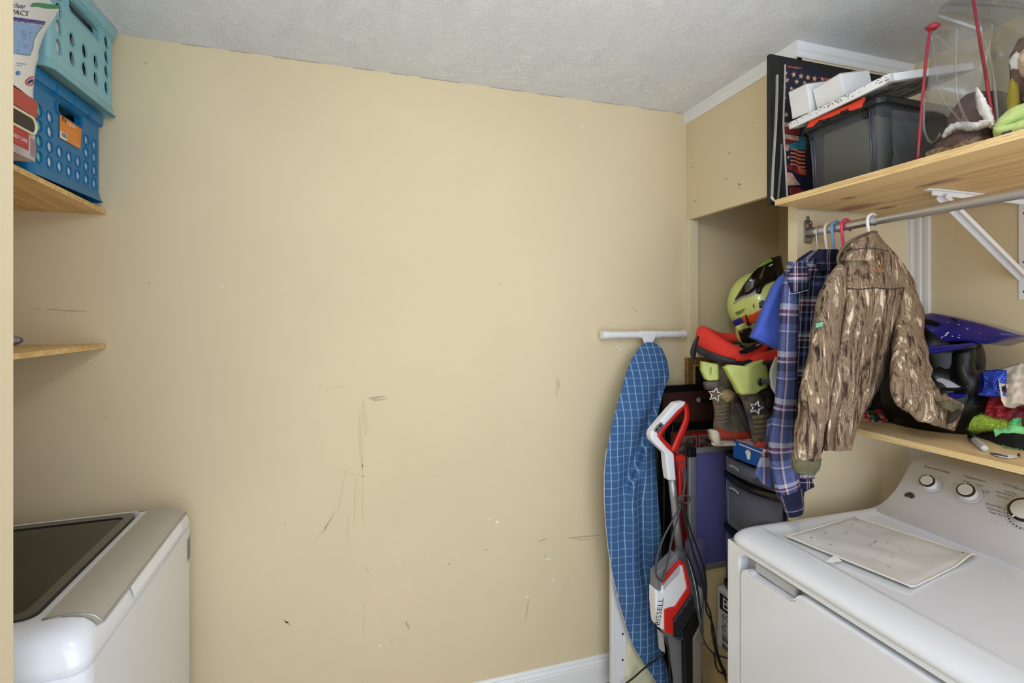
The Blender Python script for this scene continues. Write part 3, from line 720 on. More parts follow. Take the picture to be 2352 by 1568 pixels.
bpatch([(22, 54), (104, 48), (102, 58), (22, 41)], M_['navy_ink'], 'print') if False else None
bpatch([(20, 38), (105, 49), (102, 58), (20, 47)], mat('violet_print', (62,56,140), 0.4), 'banner')
bpatch([(20, 48), (101, 59), (86, 78), (79, 92), (77, 110), (69, 129), (20, 121)], mat('pale_blue_print', (136,170,214), 0.4), 'text_field')
bpatch([(71, 14), (76, 7), (86, 6.5), (138, 12), (136, 20), (108, 20), (85, 15), (74, 16)], mat('green_print', (58,140,84), 0.4), 'banner')
def btext(s, u, v, px, m, al='LEFT', ang=7, shear=0.2, xs=1.0):
    ca, sa = math.cos(math.radians(ang)), math.sin(math.radians(ang))
    f = lambda x, y: bsurf(u + (x*ca + y*sa), v + (x*sa - y*ca))
    text_mb(s, px, f, al, shear=shear, xs=xs).build('lettering', m, bag, weld=False)
btext('clear', 28, 11.5, 16, M_['navy_ink']); btext('PACS', 24, 27, 16, M_['ink'], xs=1.1)
btext('laundry detergent packs', 22, 38.5, 6.5, M_['ink'], ang=8); btext('oxi+ FRESH STAIN POWER', 22, 47.5, 7, M_['ink_w'], ang=8)
for k, (s, u, v) in enumerate([('hypoallergenic', 50, 71), ('detergent', 47, 75.5), ('Stain-fighting', 44, 81), ('dye & scent', 42, 87), ('gentle', 41, 92), ('dermatologist', 40, 100), ('tested skin', 39, 106), ('free', 38, 114), ('fragrance free', 37, 121)]):
    btext(s, u, v, 5.2, M_['navy_ink'], ang=10)
btext('detergente', 38, 144, 5.5, M_['ink_b'], ang=8); btext('suave', 38, 149, 5.5, M_['ink_b'], ang=8)
def ring(c, r0, r1, n=20, sx=1): return [(c[0]+sx*r1*math.cos(2*math.pi*k/n), c[1]+r1*math.sin(2*math.pi*k/n)) for k in range(n)]
bpatch(ring((42, 168), 0, 5), M_['ink_b'], 'emblem'); btext('@', 38.6, 168, 6.5, M_['ink_w'], ang=0)
pts3 = [bsurf(u, v) for u, v in smooth_path([(80, 177), (70, 178), (60, 186), (60, 192), (66, 196), (74, 194), (78, 186)], 5)]
mb = MB(); mb.tube(pts3, 0.0012, 5); mb.build('red_swirl', M_['red_pl'], bag)
bpatch([(63, 189), (69, 184), (75, 181), (77, 186), (71, 190), (65, 193)], M_['navy_ink'], 'emblem')

# ---------------------------------------------------------------- bundled cloth on the lower left shelf
P0 = at(34, 792, Z=1.452)
t = thing('bundled_cloth', 'small grey and white bundle at the near end of the lower left shelf', 'cloth', (P0.x, P0.y, 1.4515))
c = Vector((P0.x-0.03, P0.y, 1.4515+0.0135))
mb = MB(); mb.sphere(c + Vector((0.022, 0.030, 0)), (0.020, 0.030, 0.0125), fn=lambda d: 1+0.12*nz(d.x*3, d.y*3, d.z*3)); mb.build('grey_end', mat('slate_grey_cloth', (112,116,128), 0.9), t, smooth=True)
mb = MB(); mb.sphere(c + Vector((0.015, -0.002, 0.002)), (0.024, 0.036, 0.0148), fn=lambda d: 1+0.12*nz(d.x*3+4, d.y*3, d.z*3)); mb.build('white_end', mat('white_cloth_black_marks', (228,228,234), 0.9, col2=(30,30,34), vscale=70), t, smooth=True)

# ---------------------------------------------------------------- washing machine
WM = Matrix.Translation((-0.872, 1.402, 0)) @ Matrix.Rotation(math.radians(3.55), 4, 'Z')
t = thing('washing_machine', 'white top-loading washing machine with a dark glass lid in the left recess', 'washing machine', (-0.872, 1.402, 0))
hx, hy = 0.345, 0.342
def rring(d, z, r, dx=0): return [Vector((x + dx, y, z)) for x, y in rrect(hx-d, hy-d, r, 7)]
mb = MB(); mb.loft([rring(0.0, 0.0, 0.03), rring(0.0, 0.872, 0.03)]); mb.build('body', M_['white_app'], t, smooth=True, auto=40, M=WM)
zt = 0.948
lidx0, lidx1, lidy0, lidy1 = -0.22, 0.218, -0.245, 0.290
# top shell: rolled edge towards the front, opening for the lid
mb = MB()
outer = [rring(0.004, 0.872, 0.03), rring(0.001, 0.878, 0.03), rring(0.0, 0.890, 0.032), rring(0.004, 0.912, 0.035), rring(0.014, 0.932, 0.04), rring(0.030, 0.944, 0.045), rring(0.05, zt, 0.05)]
inner = [[Vector((x, y, z)) for x, y in rrect((lidx1-lidx0)/2+e, (lidy1-lidy0)/2+e, 0.025, 7, (lidx0+lidx1)/2, (lidy0+lidy1)/2)] for e, z in ((0.012, zt), (0.006, zt-0.004), (0.0, zt-0.02))]
mb.loft(outer + inner, cap=False); mb.build('top_shell', M_['white_app'], t, smooth=True, auto=50, M=WM)
mb = MB()
mb.loft([[Vector((x, y, z)) for x, y in rrect((lidx1-lidx0)/2+e, (lidy1-lidy0)/2+e, 0.022, 7, (lidx0+lidx1)/2, (lidy0+lidy1)/2)] for e, z in ((0.0, zt-0.012), (0.0, zt-0.001), (-0.022, zt-0.001), (-0.022, zt-0.012))], cap=False)
lidf = mb.build('lid_frame', mat('smoked_black_border', (58,57,54), 0.2, coat=0.6), t, smooth=True, auto=40, M=WM)
mb = MB(); mb.prism([(x, y, zt-0.004) for x, y in rrect((lidx1-lidx0)/2-0.021, (lidy1-lidy0)/2-0.021, 0.01, 4, (lidx0+lidx1)/2, (lidy0+lidy1)/2)], (0, 0, -0.004)); mb.build('lid_glass', clear_plastic('smoked_glass', (216,218,218), 0.05, 0.03, True), t, M=WM, label='dark tinted glass lid')
mb = MB(); cc = ((lidx0+lidx1)/2 - 0.03, (lidy0+lidy1)/2)
tubprof = [(0.30, zt-0.03), (0.285, zt-0.035), (0.28, zt-0.06), (0.26, zt-0.065), (0.255, zt-0.10), (0.265, zt-0.11), (0.262, zt-0.30), (0.20, zt-0.38), (0.02, zt-0.40)]
mb.loft([[Vector((cc[0] + min(r, 0.27)*math.cos(a), cc[1] + min(r, 0.30)*math.sin(a), z)) for a in [2*math.pi*k/40 for k in range(40)]] for r, z in tubprof], cap=False)
mb.build('tub', mat('black_wet_tub', (40,40,41), 0.25, bump=0.3, bscale=20), t, smooth=True, auto=50, M=WM)
mb = MB()
for r, z in ((0.25, zt-0.075), (0.258, zt-0.125)):
    mb.tube([(cc[0]+r*math.cos(a), cc[1]+r*math.sin(a), z) for a in [2*math.pi*k/40 for k in range(40)]], 0.005, 6, closed=True)
mb.build('tub_ring', mat('grey_wet_ring', (176,176,174), 0.25), t, smooth=True, M=WM)
# taupe front handle panel curving over the front edge
fx = [(0.244, zt+0.0015), (0.268, zt+0.0028), (0.290, zt+0.0025), (0.310, zt-0.0005), (0.327, zt-0.0075), (0.3385, zt-0.020)]
def strip(t_, s):
    i = min(int(t_*5), 4); f = t_*5 - i
    return lerp(fx[i][0], fx[i+1][0], f), lerp(fx[i][1], fx[i+1][1], f)
mb = MB(); rings = []
for j in range(25):
    y = lerp(-0.262, 0.300, j/24); row = []
    for i in range(11):
        x, z = strip(i/10, 0); row.append(Vector((x, y - 0.018*(i/10)*(1 if j == 0 else 0), z)))
    for i in range(10, -1, -1):
        x, z = strip(i/10, 0); row.append(Vector((x-0.001, y, z-0.006)))
    rings.append(row)
mb.loft(rings); mb.build('handle_panel', M_['taupe'], t, smooth=True, auto=40, M=WM, label='taupe metallic front panel of the lid')
mb = MB(); mb.tube([Vector((strip(i/10,0)[0], -0.264, strip(i/10,0)[1]-0.002)) for i in range(11)] + [Vector((0.340, y, zt-0.0225)) for y in [lerp(-0.26, 0.298, k/12) for k in range(13)]], 0.0032, 8)
mb.build('chrome_edge', M_['silver'], t, smooth=True, M=WM)
# finger recess under the panel
mb = MB()
def rec(a, b):
    y = lerp(-0.13, 0.235, a); e = min(1, a/0.06, (1-a)/0.16); e = max(0, e)**0.5
    z = lerp(zt-0.024, zt-0.050, b); x = lerp(0.3385, 0.3465, b) - 0.012*e*math.sin(math.pi*b)*0 + 0.0008
    return Vector((x + 0.0012, y, z))
mb.grid(rec, 24, 6); mb.build('finger_recess', M_['white_pl'], t, smooth=True, M=WM)
mb = MB(); mb.box((hx+0.0002, 0.292, 0.775), (hx+0.001, 0.322, 0.845)); lbl = mb.build('info_sticker', mat('grey_sticker', (150,152,156), 0.6), t, M=WM)
for k in range(6):
    mb = MB(); mb.box((hx+0.001, 0.296, 0.782+k*0.010), (hx+0.0014, 0.296+0.018+0.004*(k % 2), 0.786+k*0.010)); mb.build('print_line', M_['dgrey_pl'], lbl, M=WM)
for sx in (-1, 1):
    for sy in (-1, 1):
        pass

# ---------------------------------------------------------------- poster stack at the left end of the upper right shelf
YF = 1.238
t = thing('poster', 'black mounted poster with a starred flag and old truck at the shelf end', 'poster', (1.45, YF, 1.9))
mb = MB(); mb.box((1.226, YF-0.004, 1.897), (1.76, YF+0.010, 2.378)); mb.build('backing_board', mat('black_card', (20,20,21), 0.55, bump=0.4, bscale=14), t, bevel=0.0015)
# buckled black strip and white edge slivers at the left side
def edge_strip(pts, w, y, m, nm):
    mb = MB(); a = [at(u, v, Y=y) for u, v in smooth_path(pts, 5)]
    rings = [[p + Vector((-w/2, -0.003, 0)), p + Vector((w/2, -0.003, 0)), p + Vector((w/2, 0.003, 0)), p + Vector((-w/2, 0.003, 0))] for p in a]
    mb.loft(rings); return mb.build(nm, m, t)
edge_strip([(1785, 172), (1784, 230), (1781, 300), (1776, 380), (1773, 455)], 0.005, YF-0.007, mat('grey_card_edge', (170,164,152), 0.7), 'card_edge')
edge_strip([(1795, 330), (1794, 370), (1790, 420), (1787, 456)], 0.0025, YF-0.010, mat('grey_card_edge_dark', (120,118,112), 0.7), 'card_edge')
edge_strip([(1772, 452), (1778, 461), (1786, 464)], 0.005, YF-0.009, M_['white_pap'], 'card_edge')
edge_strip([(1803, 148), (1802, 200), (1800, 260), (1800, 300), (1804, 370), (1808, 450)], 0.0014, YF-0.0085, mat('white_print_edge', (200,192,184), 0.7), 'card_edge')
YA = YF - 0.0065
S = lambda u, v: at(u, v, Y=YA)
def art(poly, m, nm, lift=0): return patch(MB(), poly, (lambda u, v: at(u, v, Y=YA-lift)), (0, 0.0004, 0), 60).build(nm, m, pic, weld=False)
pic = patch(MB(), [(1804, 148), (1880, 162), (1990, 185), (2000, 260), (1990, 440), (1908, 454), (1809, 452), (1805, 380), (1801, 300), (1801, 240), (1803, 190)], S, (0, 0.002, 0), 60).build('print', mat('navy_print', (26,28,56), 0.6, var=0.5, vscale=30), t, weld=False)
m_rust = mat('rust_orange_print', (196,92,52), 0.6, var=0.6, vscale=60); m_red = mat('dull_red_print', (122,38,36), 0.6, var=0.5, vscale=60)
m_cream = mat('aged_cream_print', (196,152,130), 0.6, var=0.4, vscale=50); m_star = mat('gold_star_print', (222,176,138), 0.6, var=0.3, vscale=60); m_tq = mat('turquoise_print', (40,120,142), 0.6, var=0.4, vscale=60)
m_or = mat('orange_grille_print', (226,120,74), 0.6, var=0.4, vscale=80)
art([(1808, 151), (1842, 156), (1841, 158.5), (1812, 155)], m_rust, 'streak', 0.0004)
art([(1880, 176), (1912, 182), (1968, 186), (1962, 196), (1900, 186)], m_rust, 'streak', 0.0004)
art([(1936, 190), (1968, 186), (1972, 206), (1958, 222), (1940, 220)], m_rust, 'streak', 0.0006)
art([(1938, 204), (1965, 199), (1960, 207), (1940, 211)], m_cream, 'streak', 0.0008)
def star(u, v, r, a0=0):
    pts = []
    for k in range(10):
        rr = r if k % 2 == 0 else r*0.4; a = math.radians(-90 + a0 + 36*k); pts.append((u + rr*0.85*math.cos(a), v + rr*math.sin(a)))
    art(pts, m_star, 'star', 0.0006)
for k, (u, v, r) in enumerate([(1823,171,7.5),(1840,174.5,7.5),(1856,178,7.5),(1871,180.5,7.5),(1889,182,5),(1808,184,6.5),(1830,187.5,7),(1848,190,6),(1805,167,5.5),(1818,203,6),(1802.5,201,5),(1800.5,246,5),(1806,263,7),(1803,224,4.5)]): star(u, v, r, (k*13) % 20 - 10)
art([(1800, 280), (1835, 286), (1836, 296), (1800, 290)], m_cream, 'stripe', 0.0004)
art([(1800, 292), (1836, 296), (1836, 310), (1801, 307)], m_red, 'stripe', 0.0004)
art([(1801, 307), (1836, 313), (1836, 324), (1802, 318)], m_cream, 'stripe', 0.0004)
art([(1802, 319), (1836, 325), (1836, 336), (1803, 330)], m_red, 'stripe', 0.0004)
art([(1812, 330), (1832, 326), (1840, 310), (1852, 312), (1852, 345), (1826, 342), (1812, 340)], m_tq, 'truck_cab', 0.0008)
art(ring((1809, 339), 0, 8, 18, 0.55), m_cream, 'headlamp', 0.0012); art(ring((1811, 361), 0, 3.5, 12, 0.8), m_cream, 'headlamp', 0.0012)
for k in range(5):
    y = 341 + k*8.5
    art([(1816, y), (1828, y+1), (1834, y+5), (1850, y+7), (1850, y+10.5), (1834, y+9.5), (1827, y+4.5), (1816, y+3.5)], m_or, 'grille_bar', 0.001)
art([(1806, 377), (1830, 384), (1852, 394), (1852, 405), (1828, 398), (1806, 384)], m_red, 'bumper', 0.001)
art([(1832, 384), (1852, 390), (1852, 402), (1836, 398)], m_rust, 'bumper', 0.0014)
art([(1806, 394), (1820, 398), (1830, 414), (1838, 424), (1808, 426)], m_cream, 'dust', 0.0008)
art([(1812, 430), (1834, 432), (1850, 438), (1852, 445), (1816, 447)], m_red, 'dust', 0.0008)
art([(1850, 300), (1990, 300), (1990, 430), (1856, 440)], mat('dark_print', (30,26,32), 0.6), 'shade', 0.0004)

# ---------------------------------------------------------------- storage tote
ty0, ty1, tx0, tx1, tz0, tz1 = 0.925, 1.150, 1.278, 1.70, SH+0.001, 2.098
t = thing('storage_tote', 'smoke-tinted plastic tote with black lid and red latch on the upper shelf', 'storage tote', (1.49, 1.04, tz0))
m_smoke = clear_plastic('smoked_plastic', (206,208,212), 0.05, 0.2)
cxm, cym = (tx0+tx1)/2, (ty0+ty1)/2
mb = MB(); rings = []
for e, z in ((0.014, tz0), (0.010, tz0+0.004), (0.0, tz1-0.004), (-0.006, tz1-0.002), (-0.006, tz1+0.002)):
    rings.append([Vector((x, y, z)) for x, y in rrect((tx1-tx0)/2-e, (ty1-ty0)/2-e, 0.022, 6, cxm, cym)])
mb.loft([[Vector((p.x, p.y, tz0)) * 1 for p in rings[0]]] and rings, cap=False); mb.add(rings[0], [tuple(range(len(rings[0])))])
tub = mb.build('tub', m_smoke, t, smooth=True, auto=50, label='smoke grey see-through tub')
for y in (ty0+0.022, ty0+0.030, ty1-0.020, ty1-0.028):
    mb = MB(); mb.tube([(tx0+0.0125, y, tz0+0.002), (tx0-0.001, y, tz1-0.004)], 0.0028, 6); mb.build('rib', mat('slate_rib_plastic', (70,72,86), 0.3), t, smooth=True)
mb = MB(); mb.box((tx0+0.026, ty0+0.040, tz0+0.004), (tx1-0.04, ty1-0.034, tz1-0.012)); o = mb.build('folded_blanket', mat('olive_grey_fabric', (150,148,122), 0.9), bevel=0.008); tag(o, 'olive grey folded fabric showing through the smoke-tinted tote', 'fabric')
mb = MB()
for e, z in (): pass
lr = []
for e, z in ((-0.010, tz1-0.006), (-0.014, tz1-0.004), (-0.014, tz1+0.010), (-0.008, tz1+0.016), (0.012, tz1+0.017), (0.02, tz1+0.010)):
    lr.append([Vector((x, y, z + (0.006*math.sin(math.pi*(y-ty0)/(ty1-ty0)) if z > tz1+0.005 else 0)*0)) for x, y in rrect((tx1-tx0)/2-e, (ty1-ty0)/2-e, 0.026, 6, cxm, cym)])
mb.loft(lr, cap=False); mb.add(lr[-1], [tuple(range(len(lr[-1])))]); mb.build('lid', M_['black_pl'], t, smooth=True, auto=40)
Px = lambda u, v, x=tx0-0.016: at(u, v, X=x)
lt_ = [(1853, 294), (1858, 278), (1880, 268), (1920, 251), (1960, 234), (1983, 222), (1979, 246), (1963, 251), (1955, 254), (1930, 259), (1895, 274), (1880, 276), (1866, 291)]
mb = MB(); mb.prism([Px(*p) for p in lt_], (0.009, 0, 0)); la = mb.build('latch', mat('coral_red_plastic', (226,70,44), 0.4), t, bevel=0.001)
for q in ([(1881, 279), (1900, 271), (1902, 276), (1884, 284)], [(1929, 257), (1947, 250), (1949, 255), (1931, 263)]):
    mb = MB(); mb.prism([Px(u, v, tx0-0.018) for u, v in q], (0.004, 0, 0)); mb.build('latch_hinge', M_['black_pl'], la)
mb = MB(); mb.tube([Px(1866, 275, tx0-0.0175), Px(1920, 252.5, tx0-0.0175), Px(1980, 227.5, tx0-0.0175)], 0.0012, 6); mb.build('latch_ridge', mat('dark_coral_plastic', (190,52,34), 0.4), la)
for y in (ty1-0.022, ty0+0.038):
    mb = MB(); mb.box((tx0-0.006, y-0.006, tz1-0.028), (tx0+0.004, y+0.006, tz1-0.004)); mb.build('hook', M_['black_pl'], t, bevel=0.001)
# plastic wrap hanging at the tote's near end
mb = MB(); mb.grid(lambda a, b: Vector((tx0+0.03+0.12*a, ty0-0.008-0.006*nz(a*6, b*5), lerp(tz0+0.01, tz1-0.02, b)-0.01*nz(a*4, 3))), 16, 16)
mb.build('film_wrap', clear_plastic('thin_film', (220,222,228), 0.05, 0.06), t, smooth=True, label='crumpled clear film on the end')

# ---------------------------------------------------------------- white canvas tray and two white boxes on the tote
A, B, C = Vector((1.251, 1.185, 2.118)), Vector((1.234, 0.868, 2.126)), Vector((1.575, 0.885, 2.208))
A.z = B.z = 2.119
D = A + C - B; nrm = (D-A).cross(B-A).normalized()
if nrm.z < 0: nrm = -nrm
t = thing('canvas_panel', 'white-edged stretched canvas lying tilted on the tote lid', 'canvas', (1.41, 1.03, 2.119))
mb = MB()
def rail(p, q, inw, w=0.016, h=0.020):
    e = inw.normalized()*w
    mb2 = MB(); mb2.add([p, q, q+e, p+e, p+nrm*h, q+nrm*h, q+e+nrm*h, p+e+nrm*h], [(0,1,2,3),(4,5,6,7),(0,1,5,4),(1,2,6,5),(2,3,7,6),(3,0,4,7)])
    return mb2
m_wc = mat('white_wrapped_edge', (232,232,232), 0.5, bump=0.3, bscale=40)
rail(A, B, D-A).build('frame_edge', m_wc, t, bevel=0.002); rail(B, C, A-B).build('frame_edge', m_wc, t, bevel=0.002); rail(C, D, B-C).build('frame_edge', m_wc, t, bevel=0.002); rail(D, A, C-D).build('frame_edge', m_wc, t, bevel=0.002)
ins = 0.004; cen = (A+C)/2
mb = MB(); q = [p + (cen-p)*0.03 + nrm*0.006 for p in (A, B, C, D)]; mb.prism(q, nrm*0.016); mb.build('canvas', mat('black_white_speckle', (24,24,25), 0.5, col2=(226,226,226), vscale=30), t, label='black canvas with white flecks')
mb = MB()
for k in range(60):
    random.seed(k+5); f = random.random(); p = A.lerp(B, f) + nrm*random.uniform(0.007, 0.02) + Vector((-0.0007, 0, 0)); s = random.uniform(0.0008, 0.0024)
    mb.prism([p + Vector((0, -s*1.6, 0)), p + Vector((0, 0, s*0.5)), p + Vector((0, s*1.4, 0.0)), p + Vector((0, 0.1*s, -s*0.5))], (0.001, 0, 0))
mb.build('black_flecks', M_['ink'], t, weld=False)['kind'] = 'stuff'
ey = (A-B).normalized(); exx = (D-A).normalized()
def carton(label, p0, ly, lxx, h, tilt, flap=None):
    Rm = Matrix.Rotation(tilt, 3, exx); e1 = Rm @ ey; e3 = Rm @ nrm
    t = thing('carton', label, 'box', p0)
    mb = MB(); c = p0 + e1*ly/2 + exx*lxx/2 + e3*h/2; mb.obox(c, e1*ly/2, exx*lxx/2, e3*h/2); mb.build('body', mat('white_carton', (224,223,222), 0.7, var=0.06, vscale=20), t, bevel=0.0015)
    mb = MB(); c2 = p0 + e1*ly/2 + exx*0.0 + e3*(h+0.0012) + exx*lxx/2; mb.obox(c2, e1*ly*0.5, exx*lxx*0.49, e3*0.0008); mb.build('lid_flap', mat('kraft_edge', (150,120,84), 0.8) if flap else mat('white_carton_flap', (205,203,200), 0.7), t)
    return t
p_b = at(1872, 249, X=1.245) ; s0 = (A - B).dot(ey)
base0 = lambda y, x: A + (B-A)*((A.y-y)/(A.y-B.y)) + exx*x + nrm*0.0225
carton('white card box with a brown top edge at the left end of the canvas', base0(1.105, 0.006), 0.066, 0.09, 0.080, math.radians(4), True)
carton('longer white card box beside the brown-edged one on the canvas', base0(1.005, 0.022), 0.090, 0.12, 0.062, math.radians(-2))

# ---------------------------------------------------------------- clear zip bags with plush toys
m_clear = clear_plastic('clear_vinyl', (246,247,248), 0.01, 0.09, True, 0.45)
m_piping = mat('wine_red_piping', (150,34,50), 0.45)
m_brown = mat('chocolate_plush', (108,80,66), 0.95, var=0.35, vscale=60, bump=0.6, bscale=300, bdist=0.004)
m_white_f = mat('white_plush', (228,222,214), 0.95, bump=0.7, bscale=260, bdist=0.005)
m_tan_f = mat('tan_plush', (150,122,98), 0.95, var=0.3, vscale=40, bump=0.6, bscale=260, bdist=0.004)
def blob(c, r, seed=0, amp=0.12, fr=2.2, nu=24, nv=14, M=None): return MB().sphere(c, r, nu, nv, fn=lambda d: 1 + amp*nz(d.x*fr+seed, d.y*fr, d.z*fr), M=M)
def clear_bag(label, base, x0, x1, y0, y1, zt, lean, piping, seed, taper=0.35):
    t = thing('clear_zip_bag', label, 'bag', base)
    def q(a, b, k):                           # a round the bag, b up
        x, y = k; w = 0.010*nz(a*9+seed, b*5, seed); nar = 1 - taper*b*b
        xm, ym = (x0+x1)/2, (y0+y1)/2
        return Vector((xm + (x-xm)*(1-0.20*b) + w + lean[0]*b, ym + (y-ym)*nar + w*0.8 + lean[1]*b, lerp(SH+0.003, zt, b) + 0.006*nz(a*7, seed)*b))
    mb = MB(); prof = rrect((x1-x0)/2, (y1-y0)/2, 0.03, 6, (x0+x1)/2, (y0+y1)/2); n = len(prof)
    rings = [[q(i/n, j/20, prof[i]) for i in range(n)] for j in range(21)]
    mb.loft(rings, cap=True); mb.build('vinyl_bag', m_clear, t, smooth=True, label='clear crinkled vinyl')
    for k, pts in enumerate(piping):
        mb = MB(); mb.tube(pts, 0.0032, 8); mb.build('zip_piping', m_piping, t, smooth=True)
    return t
XB = 1.262
p1 = [at(u, v, X=x) for u, v, x in smooth_path([(2108, 366, XB), (2113, 300, XB), (2121, 200, XB+0.005), (2130, 110, XB+0.012), (2138, 66, XB+0.02)], 5)]
b1 = clear_bag('clear vinyl zip bag with wine-red piping holding a brown plush, next to the tote', (1.36, 0.763, SH+0.002), XB-0.004, 1.50, 0.712, 0.838, 2.275, (0.02, 0.0), [p1], 1.3)
mb = MB(); mb.sphere(at(2142, 62, X=XB+0.02), (0.012, 0.014, 0.008), 12, 8, fn=lambda d: 1+0.3*nz(d.x*3, d.y*3, d.z*3)); mb.build('zip_end', m_piping, b1, smooth=True)
p2 = [at(u, v, X=x) for u, v, x in smooth_path([(2288, 300, 1.30), (2275, 240, 1.30), (2262, 160, 1.305), (2250, 90, 1.312), (2236, 0, 1.32), (2230, -60, 1.33)], 5)]
b2 = clear_bag('larger clear vinyl zip bag with wine-red piping at the right edge of the upper shelf', (1.36, 0.52, SH+0.002), 1.298, 1.62, 0.36, 0.706, 2.37, (0.01, 0.055), [p2], 7.7, 0.12)
# vinyl folds that catch light
def crease(bag, pts, X, r=0.0026):
    mb = MB(); mb.tube([at(u, v, X=X) for u, v in smooth_path(pts, 5)], r, 6); mb.build('vinyl_fold', clear_plastic('vinyl_fold_clear', (250,250,251), 0.06, 0.1, True, 0.3), bag, smooth=True)
crease(b1, [(2140, 80), (2150, 160), (2165, 225), (2200, 270), (2225, 300)], XB-0.003); crease(b1, [(2150, 80), (2175, 105), (2195, 120)], XB+0.006, 0.003)
crease(b1, [(2198, 60), (2196, 150), (2200, 225), (2215, 265), (2232, 300)], XB-0.002); crease(b1, [(2124, 220), (2122, 290), (2135, 325), (2150, 320), (2160, 305)], XB-0.004)
crease(b2, [(2262, 90), (2280, 160), (2288, 230), (2293, 280)], 1.297)
# plush toys
c1 = Vector((1.40, 0.745, SH+0.1))
t = thing('plush_toy', 'brown plush toy with white fleecy trim inside the smaller clear bag', 'plush toy', (1.40, 0.745, SH+0.006))
blob((1.40, 0.774, SH+0.088), (0.085, 0.054, 0.080), 2).build('body', m_brown, t, smooth=True)
blob((1.335, 0.774, SH+0.033), (0.052, 0.056, 0.028), 5, 0.2).build('foot', m_brown, t, smooth=True)
mb = pxloft(MB(), [(2166,316,5),(2180,298,8),(2200,289,8),(2235,290,9),(2262,284,8),(2276,284,4)], 1.285, 0.012, 14, 6, 0.5, 14, 2, ax='X'); mb.build('fleece_trim', m_white_f, t, smooth=True)
mb = pxloft(MB(), [(2243,204,4),(2251,226,10),(2261,252,12),(2272,275,11),(2280,292,6)], 1.290, 0.012, 14, 6, 0.5, 12, 5, ax='X'); mb.build('fleece_trim', m_white_f, t, smooth=True)
mb = MB(); mb.obox((1.36, 0.774, SH+0.021), (0.075, 0, 0), (0, 0.056, 0), (0, 0, 0.014)); o = mb.build('wicker_base', mat('brown_tinsel', (70,50,36), 0.35, col2=(180,150,110), vscale=90, bump=0.8, bscale=160), t, bevel=0.01)
t = thing('plush_toy', 'tan and brown plush toy with a cream head inside the larger clear bag', 'plush toy', (1.39, 0.64, SH+0.006))
blob((1.395, 0.630, SH+0.115), (0.065, 0.060, 0.108), 8).build('body', m_tan_f, t, smooth=True)
blob((1.365, 0.678, SH+0.165), (0.045, 0.020, 0.075), 3).build('arm', m_brown, t, smooth=True)
blob((1.345, 0.648, SH+0.170), (0.036, 0.034, 0.040), 4).build('head', mat('cream_plush', (206,180,150), 0.95, bump=0.6, bscale=260, bdist=0.004), t, smooth=True)
blob((1.330, 0.676, SH+0.178), (0.014, 0.012, 0.020), 9, 0.25).build('ear', m_white_f, t, smooth=True)
blob((1.325, 0.680, SH+0.085), (0.010, 0.010, 0.060), 9, 0.25).build('sash', mat('mustard_cloth', (168,150,40), 0.9), t, smooth=True)
blob((1.322, 0.640, SH+0.10), (0.012, 0.02, 0.045), 1, 0.25).build('sash', mat('mustard_cloth', (168,150,40), 0.9), t, smooth=True)
blob((1.340, 0.650, SH+0.03), (0.035, 0.045, 0.022), 6, 0.2).build('foot', m_white_f, t, smooth=True)
mb = MB(); mb.sphere((1.44, 0.64, SH+0.268), (0.08, 0.055, 0.020), 20, 10, fn=lambda d: 1+0.1*nz(d.x*2, d.y*2, 4)); mb.build('hat', M_['black_m'], t, smooth=True)
# neon towel
t = thing('fleece_towel', 'neon lime fleece towel bunched at the right edge of the upper shelf', 'towel', (1.25, 0.66, SH))
m_lime = mat('lime_fleece', (198,218,138), 0.95, var=0.12, vscale=80, bump=0.8, bscale=420, bdist=0.003)
pxloft(MB(), [(2284,313,2),(2296,295,15),(2325,272,20),(2360,258,22),(2420,240,24)], 1.262, 0.03, 14, 4, 0.15, 4, 2, ax='X').build('upper_fold', m_lime, t, smooth=True)
pxloft(MB(), [(2281,300,2),(2295,305,13),(2325,300,14),(2360,288,16),(2420,270,18)], 1.252, 0.028, 14, 4, 0.15, 4, 5, ax='X').build('lower_fold', m_lime, t, smooth=True)
p = at(2312, 307, X=1.224); MB().obox(p, (0.0006, 0, 0), (0, 0.008, 0), (0, 0, 0.005)).build('care_tag', M_['dgrey_pl'], t)

# ---------------------------------------------------------------- hangers on the rod
def hook_path(y, r=0.019, drop=0.075, tip=0.5):
    pts = []
    for k in range(13):
        a = math.radians(-40 + 220*k/12)
        pts.append(Vector((RX + r*math.cos(a), y, RZ + r*math.sin(a)*1.05 + 0.0)))
    pts.append(Vector((RX - r*0.9, y, RZ - 0.02))); pts.append(Vector((RX - r*0.5, y, RZ - drop*0.75))); pts.append(Vector((RX, y, RZ - drop)))
    return pts
def hanger(label, y, m, r=0.0035, half=0.2, drop=0.075, mhook=None, swing=0, group='hangers on the rod', slope=0.095):
    t = thing('clothes_hanger', label, 'hanger', (RX, y, RZ-drop-slope-0.01), group)
    rr = RR + r + 0.0012
    pts = hook_path(y, rr, drop)
    pts = [Vector(p) for p in smooth_path([tuple(p) for p in pts], 3)]
    pts = [Vector((p.x, p.y + swing*(RZ - p.z), p.z)) for p in pts]
    mb = MB(); mb.tube(pts, r, 10); mb.build('hook', mhook or m, t, smooth=True)
    z0 = RZ - drop; yo = y + swing*drop
    sh = [Vector((RX, yo, z0)), Vector((RX+half*0.5, yo, z0-slope*0.45)), Vector((RX+half, yo, z0-slope)), Vector((RX+half-0.01, yo, z0-slope-0.012)), Vector((RX, yo, z0-slope-0.012)), Vector((RX-half+0.01, yo, z0-slope-0.012)), Vector((RX-half, yo, z0-slope)), Vector((RX-half*0.5, yo, z0-slope*0.45))]
    mb = MB(); mb.tube([Vector(p) for p in smooth_path([tuple(p) for p in sh] + [tuple(sh[0])], 4)], r*1.1, 8); mb.build('shoulders', m, t, smooth=True)
    return t
